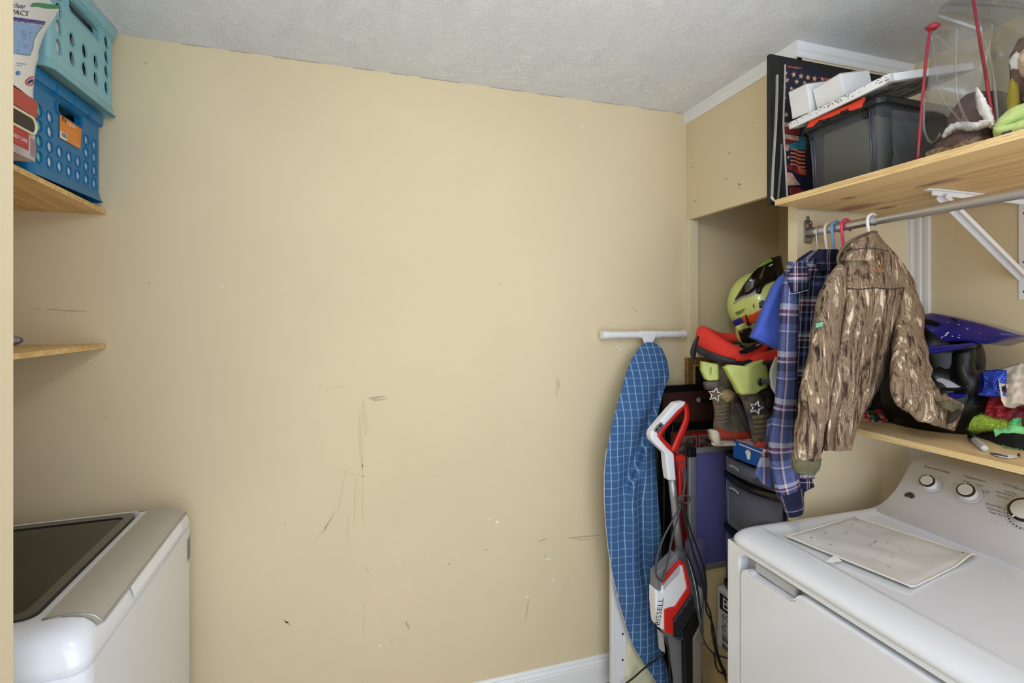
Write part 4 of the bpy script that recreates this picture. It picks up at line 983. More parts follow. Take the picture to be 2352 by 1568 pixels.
hanger('black hanger with a thin metal hook nearest the rod socket', 1.205, M_['black_pl'], 0.0018, 0.16, 0.085, M_['chrome'])
hanger('cream-white plastic tube hanger third from the jacket on the rod', 1.172, mat('ivory_plastic', (232,228,212), 0.35), 0.0040, 0.17, 0.082)
hanger('light blue plastic tube hanger between the white and pink ones', 1.148, mat('sky_blue_plastic', (120,164,220), 0.35), 0.0040, 0.17, 0.082)
hanger('hot pink plastic tube hanger left of the camouflage jacket', 1.116, mat('hot_pink_plastic', (236,64,108), 0.35), 0.0042, 0.17, 0.085)
hanger('white plastic tube hanger carrying the camouflage jacket', 1.036, M_['white_pl'], 0.0044, 0.11, 0.075)

def panel(mb, left, right, v0, v1, Yc, bul, nu=24, nv=40, wr=0.012, wfu=5, wfv=3, seed=0, thick=0.03, uvrep=(1,1), vsh=None):
    """hanging cloth: for each image row v the left and right edge (px); front and back sheets bulge about the plane Y = Yc"""
    def q(a, b, s):
        v = lerp(v0, v1, b); l = curve(left, v); r = curve(right, v); u = lerp(l, r, a)
        if vsh: v = v + vsh(a)*b
        e = math.sin(math.pi*a)**0.55
        w = wr*(nz(a*wfu + seed, b*wfv, seed*1.7) + 0.5*nz(a*wfu*2.1, b*wfv*0.7, seed))
        return at(u, v, Y=Yc - s*(bul*e + thick*0.15) + (w*e if s > 0 else 0))
    for s in (1, -1):
        o = len(mb.v)
        mb.grid(lambda a, b: q(a, b, s), nu, nv)
        for k in range(len(mb.uv)):
            pass
    mb.uv = [[(x*uvrep[0], y*uvrep[1]) for x, y in f] if f else f for f in mb.uv]
    return mb

# ---------------------------------------------------------------- camouflage jacket
m_camo = bark_camo(); m_olive = mat('olive_fleece', (96,92,66), 0.95, bump=0.7, bscale=350, bdist=0.003, var=0.2, vscale=60); m_pipe = mat('olive_piping', (98,88,66), 0.8)
JY = 1.035
t = thing('jacket', 'brown bark-camouflage jacket hanging with its back to the room', 'jacket', (1.36, JY, 1.16))
left = [(560, 1945), (585, 1932), (600, 1928), (640, 1926), (700, 1930), (820, 1914), (930, 1896), (1000, 1889), (1035, 1893)]
right = [(560, 2036), (590, 2066), (640, 2094), (680, 2092), (700, 2078), (780, 2050), (860, 2033), (900, 2013), (931, 1993), (974, 1974), (1010, 1962), (1035, 1956)]
panel(MB(), left, right, 560, 1035, JY, 0.052, 34, 60, 0.022, 4.5, 2.2, 3).build('back', m_camo, t, smooth=True)
# collar with piping
cl = [(533, 2000), (545, 1968), (560, 1944), (580, 1931), (600, 1925)]; cr = [(533, 2014), (545, 2024), (560, 2035), (580, 2044), (600, 2050)]
panel(MB(), cl, cr, 534, 598, JY-0.012, 0.048, 20, 14, 0.006, 4, 2, 9).build('collar', m_camo, t, smooth=True)
mb = MB(); mb.tube([at(u, v, Y=y) for u, v, y in smooth_path([(1926, 608, JY-0.02), (1924, 592, JY-0.025), (1936, 568, JY-0.035), (1962, 548, JY-0.045), (2001, 533, JY-0.045), (2013, 533, JY-0.03)], 5)], 0.0036, 8); mb.build('collar_piping', m_pipe, t, smooth=True)
mb = MB(); mb.tube([at(u, v, Y=y) for u, v, y in smooth_path([(1942, 583, JY-0.063), (1970, 572, JY-0.075), (2005, 570, JY-0.074), (2040, 577, JY-0.05)], 5)], 0.0014, 6); mb.build('collar_seam', mat('dark_stitch', (58,46,38), 0.9), t, smooth=True)
pxloft(MB(), [(1938,612,16,JY-0.02,0.035),(1920,650,25,JY-0.03,0.045),(1908,700,32,JY-0.035,0.05),(1897,760,33,JY-0.04,0.05),(1886,836,35,JY-0.045,0.05),(1872,915,36,JY-0.05,0.048),(1862,985,35,JY-0.05,0.046),(1853,1040,34,JY-0.05,0.044),(1852,1062,34,JY-0.05,0.042)], JY, 0.05, 22, 5, 0.17, 14, 1).build('sleeve', m_camo, t, smooth=True)
pxloft(MB(), [(1854,1050,35,JY-0.052,0.046),(1853,1060,35,JY-0.052,0.047),(1850,1072,33,JY-0.052,0.045),(1849,1080,29,JY-0.052,0.040)], JY, 0.046, 22, 3, 0.08, 4, 2).build('cuff', m_olive, t, smooth=True, label='turned-back olive fleece cuff')
pxloft(MB(), [(2048,588,6,JY,0.02),(2064,612,14,JY,0.03),(2082,660,24,JY-0.005,0.04),(2092,720,32,JY-0.015,0.045),(2090,775,38,JY-0.03,0.048),(2090,835,46,JY-0.05,0.05),(2097,880,51,JY-0.065,0.05),(2118,916,45,JY-0.08,0.045),(2145,938,39,JY-0.09,0.042),(2172,947,35,JY-0.095,0.04)], JY, 0.045, 22, 5, 0.22, 14, 6).build('sleeve', m_camo, t, smooth=True)
cu = MB(); pxloft(cu, [(2168,946,36,JY-0.095,0.041),(2186,952,34,JY-0.097,0.040),(2202,958,32,JY-0.098,0.038)], JY, 0.04, 22, 2, 0.05, 4, 4, capr=False)
cu.build('cuff', m_camo, t, smooth=True, solid=0.003)
cu = MB(); pxloft(cu, [(2192,945,16,JY-0.012,0.043),(2200,944,16,JY-0.012,0.042)], JY, 0.04, 14, 2, 0.05, 4, 4); 
patch(MB(), [(2150, 922), (2178, 922), (2212, 930), (2216, 938), (2190, 946), (2166, 936)], lambda u, v: at(u, v, Y=JY-0.140+0.00004*(u-2180)**2), (0, 0.004, 0), 10).build('cuff_lining', m_olive, t, smooth=True)
patch(MB(), [(2176, 975), (2186, 952), (2204, 940), (2212, 944), (2204, 956), (2190, 970)], lambda u, v: at(u, v, Y=JY-0.137), (0, 0.004, 0), 10).build('cuff_opening', mat('dark_cuff_inside', (44,36,30), 0.95), t)
# hem band
pxloft(MB(), [(1893,1024,4),(1902,1023,9),(1925,1024,11),(1946,1023,10),(1957,1022,6)], JY-0.025, 0.025, 14, 4, 0.06, 3, 8).build('hem_band', m_camo, t, smooth=True)
# back yoke seam, emblem, sleeve patch, button dent
def jy(u, v):
    l = curve(left, v); r = curve(right, v); a = min(0.98, max(0.02, (u-l)/(r-l))); e = math.sin(math.pi*a)**0.55
    b = (v-560)/475; w = 0.022*(nz(a*4.5 + 3, b*2.2, 5.1) + 0.5*nz(a*4.5*2.1, b*2.2*0.7, 3))
    return JY - (0.052*e + 0.0045) + w*e
m_st = mat('dark_brown_seam', (54,42,34), 0.9)
mb = MB(); mb.tube([at(u, v, Y=jy(u, v)-0.0005) for u, v in smooth_path([(1946, 662), (1975, 664), (2010, 661), (2045, 664), (2076, 660)], 6)], 0.0014, 6); mb.build('yoke_seam', m_st, t, smooth=True)
mb = MB(); mb.tube([at(u, v, Y=jy(u, v)-0.004) for u, v in smooth_path([(2076, 662), (2066, 720), (2050, 780), (2036, 840)], 6)], 0.0012, 6); mb.build('side_seam', m_st, t, smooth=True)
def jp(poly, m, nm, lift): return patch(MB(), poly, lambda u, v: at(u, v, Y=jy(u, v)-lift), (0, 0.001, 0), 6).build(nm, m, em, weld=False)
em = bpy.data.objects.new('emblem', None); COL.objects.link(em); em.parent = t; ROOT[em.name] = ROOT[t.name]
m_orth = mat('orange_thread', (206,128,62), 0.7)
jp([(2013.5, 591), (2024, 592.5), (2024, 602), (2021, 612), (2017, 618.5), (2013.5, 612), (2015, 602)], M_['black_m'], 'emblem_field', 0.002)
for k, pts in enumerate(([(2011, 589), (2018, 591), (2024, 592), (2024, 602), (2022, 611), (2018, 619), (2014, 611), (2015, 601), (2013, 591)], [(2007, 621), (2014, 619), (2018, 619), (2024, 619), (2028, 624)], [(2012, 624), (2018, 621), (2021, 625), (2024, 622)])):
    mb = MB(); mb.tube([at(u, v, Y=jy(u, v)-0.0032) for u, v in smooth_path(pts, 4)], 0.0008, 5); mb.build('orange_outline', m_orth, em)
for pts in ([(2022, 595), (2018, 598), (2020, 602), (2017, 606)], [(2021, 603), (2017, 610), (2018, 615)], [(2016, 600), (2019, 603), (2021, 608)]):
    mb = MB(); mb.tube([at(u, v, Y=jy(u, v)-0.0032) for u, v in smooth_path(pts, 4)], 0.0007, 5); mb.build('pale_outline', mat('cream_thread', (206,198,160), 0.7), em)
sl = lambda u, v: at(u, v, Y=JY-0.093+abs(u-1897)*0.0006)
pt = patch(MB(), [(1871, 741), (1889, 736.5), (1892.5, 738), (1891, 750), (1872, 755)], sl, (0, 0.002, 0), 8).build('sleeve_patch', mat('dark_green_border', (40,78,54), 0.8), t, label='small green rubber patch')
patch(MB(), [(1873, 743), (1888.5, 739), (1890.5, 740), (1889.5, 748.5), (1873.5, 752.5)], lambda u, v: sl(u, v) + Vector((0, -0.001, 0)), (0, 0.001, 0), 8).build('patch_field', mat('mint_green_patch', (112,160,122), 0.7), pt)
text_mb('———', 6, lambda x, y: sl(1881.5 + x*0.9 + y*0.2, 746 - y - x*0.2) + Vector((0, -0.002, 0))).build('lettering', mat('dark_green_ink', (60,108,76), 0.7), pt, weld=False)
st = lambda u, v: at(u, v, Y=JY-0.083+abs(u-1915)*0.0004)
text_mb('OPS', 7, lambda x, y: st(1921 + x*0.8, 682 - y)).build('sleeve_lettering', mat('tan_thread', (176,154,128), 0.8), t, weld=False)
text_mb('ops', 6, lambda x, y: st(1921 + x*0.8, 689 - y)).build('sleeve_lettering', mat('tan_thread', (176,154,128), 0.8), t, weld=False)
mb = MB(); mb.tube([at(1980 + 4*math.cos(a), 742 + 5*math.sin(a), Y=jy(1980, 742)-0.001) for a in [2*math.pi*k/12 for k in range(12)]], 0.001, 5, closed=True); mb.build('snap', m_st, t)

# ---------------------------------------------------------------- plaid shirt
nav, wht, bur, blu, gry = (30,32,58), (204,202,212), (108,42,58), (78,92,140), (110,114,134)
us = [(0.0, nav), (0.22, blu), (0.30, wht), (0.36, bur), (0.42, wht), (0.45, nav), (0.60, gry), (0.70, nav), (0.82, wht), (0.84, nav)]
vsx = [(0.0, nav), (0.30, gry), (0.38, wht), (0.46, bur), (0.53, wht), (0.56, bur), (0.59, nav), (0.74, wht), (0.76, nav), (0.88, blu)]
m_plaid = uv_stripes('navy_plaid_flannel', us, vsx, 1.0, 1.0, noise_amt=0.35)
m_plaid_d = uv_stripes('dark_navy_plaid_flannel', [(0, nav), (0.45, (34,38,70)), (0.6, wht), (0.64, bur), (0.72, wht), (0.75, nav)], [(0, nav), (0.5, (40,44,74)), (0.62, wht), (0.65, nav)], 1, 1, noise_amt=0.3, fac=0.42)
m_plaid_l = uv_stripes('washed_blue_plaid_flannel', [(0, (96,110,158)), (0.25, wht), (0.33, bur), (0.40, (90,100,146)), (0.7, nav), (0.85, (120,128,166))], [(0, (84,96,146)), (0.30, wht), (0.42, bur), (0.50, wht), (0.54, bur), (0.57, nav), (0.72, (92,106,156)), (0.86, wht), (0.89, (70,80,126))], 1, 1, noise_amt=0.4)
PY = 1.135
t = thing('flannel_shirt', 'navy, white and burgundy plaid flannel shirt hanging left of the jacket', 'shirt', (1.36, PY, 1.06))
left = [(575, 1862), (590, 1838), (600, 1826), (640, 1818), (900, 1806), (1000, 1800), (1100, 1806)]
right = [(575, 1930), (600, 1945), (1000, 1905), (1060, 1880), (1100, 1870)]
panel(MB(), left, right, 575, 1100, PY, 0.03, 26, 50, 0.02, 5, 2, 4, uvrep=(2.0, 6.5)).build('front', m_plaid, t, smooth=True)
panel(MB(), [(576, 1878), (590, 1868), (620, 1880)], [(576, 1925), (590, 1928), (620, 1922)], 572, 622, PY-0.028, 0.02, 14, 10, 0.006, 4, 2, 2, uvrep=(1.2, 1.0)).build('collar', m_plaid_d, t, smooth=True)
pxloft(MB(), [(1824,604,15,PY-0.03,0.025),(1817,640,18,PY-0.035,0.032),(1813,720,22,PY-0.04,0.034),(1810,800,23,PY-0.04,0.034),(1808,880,25,PY-0.04,0.034),(1800,960,28,PY-0.04,0.034),(1797,1030,31,PY-0.04,0.034),(1806,1100,30,PY-0.04,0.032),(1817,1140,27,PY-0.04,0.03)], PY, 0.03, 22, 5, 0.14, 10, 3, uvrep=(3, 6)).build('sleeve', m_plaid_l, t, smooth=True)
pxloft(MB(), [(1815,1128,29,PY-0.042,0.032),(1822,1155,26,PY-0.042,0.03),(1826,1180,21,PY-0.042,0.026)], PY, 0.03, 22, 4, 0.06, 4, 3, uvrep=(3, 0.9)).build('cuff', m_plaid_d, t, smooth=True)
patch(MB(), [(1782, 955), (1766, 965), (1762, 1020), (1748, 1055), (1736, 1090), (1754, 1112), (1772, 1122), (1790, 1100), (1800, 1000)], lambda u, v: at(u, v, Y=PY+0.005+0.012*nz(u*0.045, v*0.008)), (0, 0.006, 0), 12).build('front_tail', m_plaid_l, t, smooth=True)
patch(MB(), [(1830, 1075), (1858, 1080), (1871, 1118), (1848, 1130), (1844, 1165), (1836, 1165), (1826, 1120)], lambda u, v: at(u, v, Y=PY+0.015+0.01*nz(u*0.06, v*0.01)), (0, 0.006, 0), 12).build('back_tail', m_plaid_d, t, smooth=True)
patch(MB(), [(1826, 604), (1852, 594), (1860, 640), (1856, 665), (1822, 672), (1810, 640)], lambda u, v: at(u, v, Y=PY-0.078+0.0008*abs(u-1830)), (0, 0.004, 0), 14).build('shoulder_yoke', m_plaid, t, smooth=True)
mb = MB(); mb.tube([at(u, v, Y=PY-0.083+0.0008*abs(u-1830)) for u, v in [(1812, 674), (1830, 673), (1856, 666)]], 0.001, 5); mb.build('yoke_seam', mat('pale_blue_thread', (170,174,200), 0.8), t)

# ---------------------------------------------------------------- blue T-shirt
TY = 1.178
t = thing('t_shirt', 'royal blue T-shirt whose sleeve sticks out behind the plaid shirt', 'shirt', (1.3, TY, 1.2))
m_tee = mat('royal_blue_cotton', (72,98,200), 0.85, bump=0.15, bscale=200)
def tee(u, v): return at(u, v, Y=TY + 0.014*nz(u*0.03, v*0.006, 2) - 0.012*math.sin(math.pi*min(1, max(0, (u-1737)/75))))
patch(MB(), [(1830, 618), (1806, 634), (1788, 658), (1772, 696), (1752, 742), (1737, 775), (1760, 786), (1795, 802), (1810, 800), (1830, 700)], tee, (0, 0.03, 0), 10).build('sleeve', m_tee, t, smooth=True)
mb = MB(); mb.tube([tee(u, v) + Vector((0, -0.0008, 0)) for u, v in [(1739.5, 769), (1762, 780), (1797, 796)]], 0.0007, 5); mb.build('hem_stitch', mat('blue_thread', (46,66,160), 0.9), t)
panel(MB(), [(620, 1835), (800, 1815), (960, 1812)], [(620, 1900), (800, 1900), (960, 1890)], 620, 960, TY+0.004, 0.012, 12, 24, 0.01, 4, 2, 7).build('body', m_tee, t, smooth=True)

# ---------------------------------------------------------------- stack under the drawers
BX = 1.312
t = thing('moving_carton', 'plain tan carton on the floor under the white printed box', 'box', (1.5, 1.43, 0))
mb = MB(); mb.box((BX-0.06, 1.292, 0.0), (1.80, 1.60, 0.246)); mb.build('body', mat('kraft_board', (196,170,122), 0.8, var=0.12, vscale=10), t, bevel=0.002)
mb = MB(); mb.box((BX-0.061, 1.40, 0.05), (BX-0.0602, 1.47, 0.246)); mb.build('tape', mat('brown_tape', (176,142,92), 0.35), t)
t = thing('printed_carton', 'white printed carton lettered BR and 655 under the plastic drawers', 'box', (1.5, 1.43, 0.2465))
mb = MB(); mb.box((BX, 1.292, 0.247), (1.80, 1.580, 0.476)); bc = mb.build('body', mat('white_print_board', (208,208,210), 0.65), t, bevel=0.003)
Q = lambda y, z, d=0.0: Vector((BX - 0.0006 - d, y, z))
mb = MB(); mb.prism([Q(1.566, 0.397), Q(1.30, 0.397), Q(1.30, 0.459), Q(1.566, 0.459)], (0.0004, 0, 0)); mb.build('black_banner', M_['ink'], bc)
def btx(s, size, y, z, m=M_['ink'], al='LEFT', xs=1.0): text_mb(s, size, planefn(Q(y, z, 0.0005), (0, -1, 0), (0, 0, 1)), al, xs=xs).build('lettering', m, bc, weld=False)
btx('BRO', 0.062, 1.552, 0.427, M_['ink_w'], xs=1.1); btx('655', 0.036, 1.553, 0.376); btx('Definitive F', 0.017, 1.553, 0.352)
for k, z in enumerate((0.345, 0.321, 0.307, 0.300, 0.262)): 
    mb = MB(); mb.prism([Q(1.551, z), Q(1.42, z), Q(1.42, z+0.0012), Q(1.551, z+0.0012)], (0.0004, 0, 0)); mb.build('print_line', M_['dgrey_pl'], bc)
mb = MB(); mb.tube([Q(1.543 + 0.009*math.cos(a), 0.331 + 0.009*math.sin(a)) for a in [2*math.pi*k/16 for k in range(16)]], 0.0014, 5, closed=True); mb.build('round_mark', M_['ink'], bc)
btx('Type', 0.012, 1.525, 0.330); btx('Large capacity', 0.011, 1.552, 0.314); btx('Brushed nickel', 0.010, 1.552, 0.304)
for j, z in enumerate((0.281, 0.2520)):
    for k in range(5):
        y = 1.551 - k*0.011; mb = MB(); mb.prism([Q(y, z), Q(y-0.006, z), Q(y-0.006, z+0.018), Q(y, z+0.018)], (0.0004, 0, 0)); mb.build('bar_mark', M_['ink'], bc)
    mb = MB(); mb.tube([Q(1.485, z), Q(1.463, z), Q(1.474, z+0.016)], 0.0009, 5, closed=True); mb.build('triangle_mark', M_['dgrey_pl'], bc)
btx('Made in', 0.010, 1.552, 0.272); btx('Ref 655-2', 0.009, 1.552, 0.266)

# ---------------------------------------------------------------- plastic drawer tower
DX, dy0, dy1 = 1.338, 1.293, 1.566
t = thing('drawer_tower', 'smoke-tinted plastic drawer tower with black frames beside the dryer', 'drawers', (1.56, 1.43, 0.477))
m_frame = mat('black_glossy_frame', (22,22,24), 0.25); m_dr = clear_plastic('smoked_drawer_plastic', (200,202,216), 0.10, 0.25)
lv = [0.478, 0.513, 0.714, 0.923, 1.009]
mb = MB(); mb.box((DX+0.02, dy1-0.006, 0.478), (1.82, dy1, 1.0)); mb.build('side_panel', m_dr, t)
mb = MB(); mb.box((DX+0.02, dy0, 0.478), (1.82, dy0+0.006, 1.0)); mb.build('side_panel', m_dr, t)
mb = MB(); mb.box((1.815, dy0, 0.478), (1.82, dy1, 1.0)); mb.build('rear_panel', m_frame, t)
def lip(z, h, nm):
    mb = MB(); n = 14; P = []
    top = []; 
    rings = []
    for k in range(n+1):
        a = k/n; y = lerp(dy1+0.004, dy0, a); bow = 0.024*math.sin(math.pi*min(1, a*1.0))
        x = DX - bow - 0.002; sag = -0.010*math.sin(math.pi*a)
        rings.append([Vector((x, y, z+h+sag)), Vector((x-0.004, y, z+h*0.5+sag)), Vector((x, y, z+sag*0.6)), Vector((DX+0.03, y, z)), Vector((DX+0.03, y, z+h))])
    mb.loft(rings); return mb.build(nm, m_frame, t, bevel=0.001)
lip(0.478, 0.030, 'frame_rail'); lip(0.702, 0.026, 'frame_rail'); lip(0.908, 0.024, 'frame_rail')
mb = MB(); mb.box((DX-0.004, dy0, 0.994), (1.82, dy1+0.002, 1.010)); mb.build('top_panel', m_frame, t, bevel=0.003)
stuff_m = [mat('toy_olive', (150,160,104), 0.7, var=0.5, vscale=30), mat('toy_blue', (90,104,160), 0.6, var=0.4, vscale=30), mat('toy_amber', (214,170,100), 0.6, var=0.3, vscale=30), mat('toy_white', (190,188,190), 0.6), mat('toy_red', (190,50,40), 0.5)]
for k, (z0, z1) in enumerate(((0.509, 0.700), (0.730, 0.906), (0.934, 0.992))):
    mb = MB(); mb.grid(lambda a, b: Vector((DX+0.004 - 0.016*math.sin(math.pi*a), lerp(dy1-0.002, dy0+0.004, a), lerp(z0, z1, b))), 14, 2)
    d = mb.build('drawer', m_dr, t, smooth=True, solid=0.003, label='see-through smoke drawer front')
    mb = MB(); mb.box((DX+0.012, dy0+0.008, z0), (1.80, dy1-0.008, z0+0.003)); mb.build('drawer_floor', m_dr, d)
    if k < 2:
        fr = [(dy1-0.022, z0+0.018), (dy0+0.02, z0+0.018), (dy0+0.02, z1-0.052), (dy1-0.022, z1-0.045)]
        mb = MB(); mb.tube([Vector((DX+0.001 - 0.016*math.sin(math.pi*(dy1-y)/(dy1-dy0)), y, z)) for y, z in [(lerp(fr[i][0], fr[(i+1) % 4][0], f), lerp(fr[i][1], fr[(i+1) % 4][1], f)) for i in range(4) for f in [q/6 for q in range(6)]]], 0.002, 6, closed=True); mb.build('window_ridge', mat('grey_ridge_plastic', (116,118,132), 0.3), d, smooth=True)
    mb = MB(); mb.grid(lambda a, b: Vector((DX-0.004 - 0.016*math.sin(math.pi*(0.12+a*0.2)), lerp(dy1-0.03, dy1-0.09, a), z1 - 0.026 - 0.01*b + 0.006*math.sin(a*math.pi))), 8, 2); mb.build('finger_pull', mat('clear_pull', (170,172,182), 0.2), d, smooth=True, solid=0.002)
def content(nm, label, c, r, m, seed): tag(blob(c, r, seed, 0.3, 2.5).build(nm, m, smooth=True), label, 'toy', 'things seen dimly in the plastic drawers')
content('stored_toy', 'olive green lump in the middle plastic drawer', (1.388, 1.455, 0.79), (0.036, 0.07, 0.055), stuff_m[0], 2)
content('stored_toy', 'dark blue lump at the back of the middle plastic drawer', (1.388, 1.36, 0.80), (0.036, 0.045, 0.06), stuff_m[1], 4)
content('stored_toy', 'amber lump in the shallow top drawer', (1.392, 1.42, 0.954), (0.04, 0.09, 0.016), stuff_m[2], 6)
content('stored_toy', 'white lump at the left end of the shallow top drawer', (1.40, 1.545, 0.955), (0.03, 0.012, 0.018), stuff_m[3], 8)
content('stored_toy', 'small red lump in the shallow top drawer', (1.36, 1.525, 0.968), (0.012, 0.008, 0.010), stuff_m[4], 9)
content('stored_toy', 'dark blue lump in the lowest plastic drawer', (1.39, 1.43, 0.575), (0.036, 0.09, 0.06), stuff_m[1], 11)
mb = MB(); mb.tube([Vector((DX+0.012, 1.52 - k*0.012, 0.80 + 0.02*math.sin(k*0.42))) for k in range(14)], 0.003, 6); tag(mb.build('toy_hoop', mat('blue_cable', (70,86,160), 0.4), smooth=True), 'thin blue hoop behind the middle drawer front', 'toy')

# ---------------------------------------------------------------- framed pictures leaning behind
def framed(name, label, x0, x1, z0, z1, y, fw, m_fr, m_mat, lean=0.0, fd=0.022, step=None):
    t = thing(name, label, 'picture', ((x0+x1)/2, y, z0))
    Lm = lambda p: Vector((p[0], p[1] + (p[2]-z0)*lean, p[2]))
    def bar(lo, hi, nm, m, bev=0.004):
        mb = MB().box(lo, hi); mb.v = [Lm(p) for p in mb.v]; return mb.build(nm, m, t, bevel=bev)
    bar((x0, y-fd, z0), (x0+fw, y, z1), 'frame_side', m_fr); bar((x1-fw, y-fd, z0), (x1, y, z1), 'frame_side', m_fr)
    bar((x0+fw, y-fd, z1-fw), (x1-fw, y, z1), 'frame_side', m_fr); bar((x0+fw, y-fd, z0), (x1-fw, y, z0+fw), 'frame_side', m_fr)
    if step:
        s = step[0]
        for lo, hi in (((x0+fw-s, y-fd-0.004, z0+fw-s), (x0+fw, y-fd+0.004, z1-fw+s)), ((x1-fw, y-fd-0.004, z0+fw-s), (x1-fw+s, y-fd+0.004, z1-fw+s)), ((x0+fw, y-fd-0.004, z1-fw), (x1-fw, y-fd+0.004, z1-fw+s)), ((x0+fw, y-fd-0.004, z0+fw-s), (x1-fw, y-fd+0.004, z0+fw))):
            bar(lo, hi, 'inner_bead', step[1], 0.0015)
    bar((x0+fw, y-0.010, z0+fw), (x1-fw, y-0.004, z1-fw), 'picture_field', m_mat, 0)
    return t
m_bk = mat('black_lacquer_frame', (18,17,16), 0.3, var=0.4, vscale=20); m_bead = mat('worn_gilt', (150,116,66), 0.45, metal=0.5, var=0.5, vscale=120, bump=0.6, bscale=200)
m_maroon = mat('maroon_mat_board', (70,38,32), 0.5)
framed('framed_picture', 'black framed picture with a dark maroon field behind the vacuum', 1.158, 1.64, 0.001, 1.244, 1.778, 0.030, m_bk, m_maroon, 0.0, 0.018)
pf2 = framed('framed_picture', 'black framed picture with a red mat and small photographs lower behind the vacuum', 1.178, 1.61, 0.001, 1.085, 1.757, 0.040, m_bk, mat('red_mat_board', (166,40,34), 0.6), 0.0, 0.018, step=(0.008, mat('worn_brown_bead', (96,66,48), 0.4, var=0.6, vscale=60)))
for k, (u0, u1, v0, v1) in enumerate(((1556, 1600, 1004, 1040), (1606, 1650, 1000, 1040))):
    mb = MB(); a, b = at(u0, v0, Y=1.744), at(u1, v1, Y=1.744); mb.box((a.x, 1.744, b.z-0.04), (b.x, 1.7465, a.z)); ph = mb.build('photo_border', mat('grey_photo_border', (150,146,140), 0.6), pf2)
    mb = MB(); mb.box((a.x+0.004, 1.743, b.z-0.036), (b.x-0.004, 1.744, a.z-0.004)); mb.build('photo', mat('dim_photo', (44,34,32), 0.4, col2=(150,120,110), vscale=45), ph)
framed('gilt_frame', 'small gilt-edged black frame against the wall beside the red neck brace', 1.325, 1.62, 0.95, 1.357, 1.803, 0.040, m_bead, M_['black_m'], 0, 0.02, step=(0.010, mat('bright_gilt', (190,152,90), 0.4, metal=0.5, bump=0.8, bscale=160)))
mb = MB(); mb.box((1.31, 1.782, 0.001), (1.66, 1.804, 0.949)); o = mb.build('backing_board', M_['black_m']); tag(o, 'tall dark board on edge beneath the small gilt frame', 'board')
# marker-like black tube wedged by the boot
t = thing('pen_light', 'short black tube with a silver tip beside the left boot', 'torch', at(1612, 918, Y=1.66))
mb = MB(); mb.tube([at(1606, 918, Y=1.665), at(1612, 918, Y=1.665), at(1640, 921, Y=1.665)], [0.010, 0.0105, 0.012], 12); mb.build('barrel', M_['black_pl'], t, smooth=True, auto=40)
mb = MB(); mb.tube([at(1603, 918, Y=1.665), at(1607, 918, Y=1.665)], 0.0095, 12); mb.build('tip', M_['silver'], t, smooth=True, auto=40)

# ---------------------------------------------------------------- purple board with aluminium frame
bx0, bx1, bz0, bz1, by_ = 1.205, 1.56, 0.528, 1.016, 1.612
t = thing('notice_board', 'purple-blue board in an aluminium frame standing beside the drawers', 'board', ((bx0+bx1)/2, by_, bz0))
mb = MB(); mb.box((bx0+0.012, by_, bz0+0.012), (bx1-0.012, by_+0.008, bz1-0.012)); mb.build('panel', mat('purple_blue_felt', (84,82,140), 0.9, bump=0.2, bscale=300), t)
for lo, hi in (((bx0, by_-0.004, bz0), (bx0+0.030, by_+0.012, bz1)), ((bx1-0.030, by_-0.004, bz0), (bx1, by_+0.012, bz1)), ((bx0+0.03, by_-0.004, bz1-0.022), (bx1-0.03, by_+0.012, bz1)), ((bx0+0.03, by_-0.004, bz0), (bx1-0.03, by_+0.012, bz0+0.022))):
    rail_ = MB().box(lo, hi).build('frame_rail', M_['silver'], t, bevel=0.003)
for x in (bx0+0.009, bx0+0.020):
    MB().tube([(x, by_-0.005, bz0+0.02), (x, by_-0.005, bz1-0.03)], 0.0018, 6).build('rail_groove', M_['galv'], t)
MB().box((bx0-0.002, by_-0.006, bz1-0.034), (bx0+0.032, by_+0.014, bz1+0.002)).build('corner_cap', M_['black_pl'], t, bevel=0.003)
t = thing('tan_crate', 'tan wooden box standing on end under the purple board', 'box', (1.40, 1.625, 0.0))
mb = MB(); mb.box((1.235, 1.603, 0.0), (1.60, 1.66, 0.5265)); mb.build('body', mat('bare_beech', (206,182,132), 0.6, var=0.1, vscale=6, stretch=(6,6,0.6)), t, bevel=0.002)
mb = MB(); mb.box((1.268, 1.600, 0.0), (1.60, 1.603, 0.515)); mb.build('face_board', mat('bare_beech_face', (214,192,144), 0.6), t)

# ---------------------------------------------------------------- motocross boots
m_mud = mat('muddy_grey_leather', (84,80,74), 0.8, col2=(140,122,92), vscale=22, bump=0.8, bscale=60, bdist=0.006)
m_navy = mat('scuffed_navy_leather', (52,54,64), 0.6, col2=(110,100,84), vscale=30, bump=0.5, bscale=60, bdist=0.004)
m_neon = mat('neon_yellow_green', (206,218,124), 0.5, var=0.15, vscale=12); m_bred = mat('dull_red_rubber', (186,74,50), 0.6, var=0.25, vscale=14)
m_cream_s = mat('cream_rubber_sole', (214,202,178), 0.6, var=0.2, vscale=12)
def star_logo(t, c, r, Yf, ang=0):
    pts = []
    for k in range(10):
        rr = r if k % 2 == 0 else r*0.45; a = math.radians(-90 + ang + 36*k); pts.append((c[0] + rr*math.cos(a), c[1] + rr*math.sin(a)*0.95))
    mb = MB(); mb.tube([Yf(u, v) for u, v in pts], 0.0026, 6, closed=True); mb.build('star_mark', mat('white_star_ink', (236,236,236), 0.5), t)
Y1 = 1.515
t = thing('motocross_boot', 'muddy neon-topped motocross boot standing nearer the wall on the drawers', 'boot', (1.36, Y1, 1.011))
pxloft(MB(), [(1655,834,36,Y1,0.060),(1660,870,34,Y1,0.060),(1668,905,33,Y1,0.060),(1677,945,38,Y1,0.058),(1684,980,46,Y1,0.056),(1686,1000,48,Y1,0.055)], Y1, 0.06, 24, 5, 0.06, 6, 2).build('shaft', m_mud, t, smooth=True)
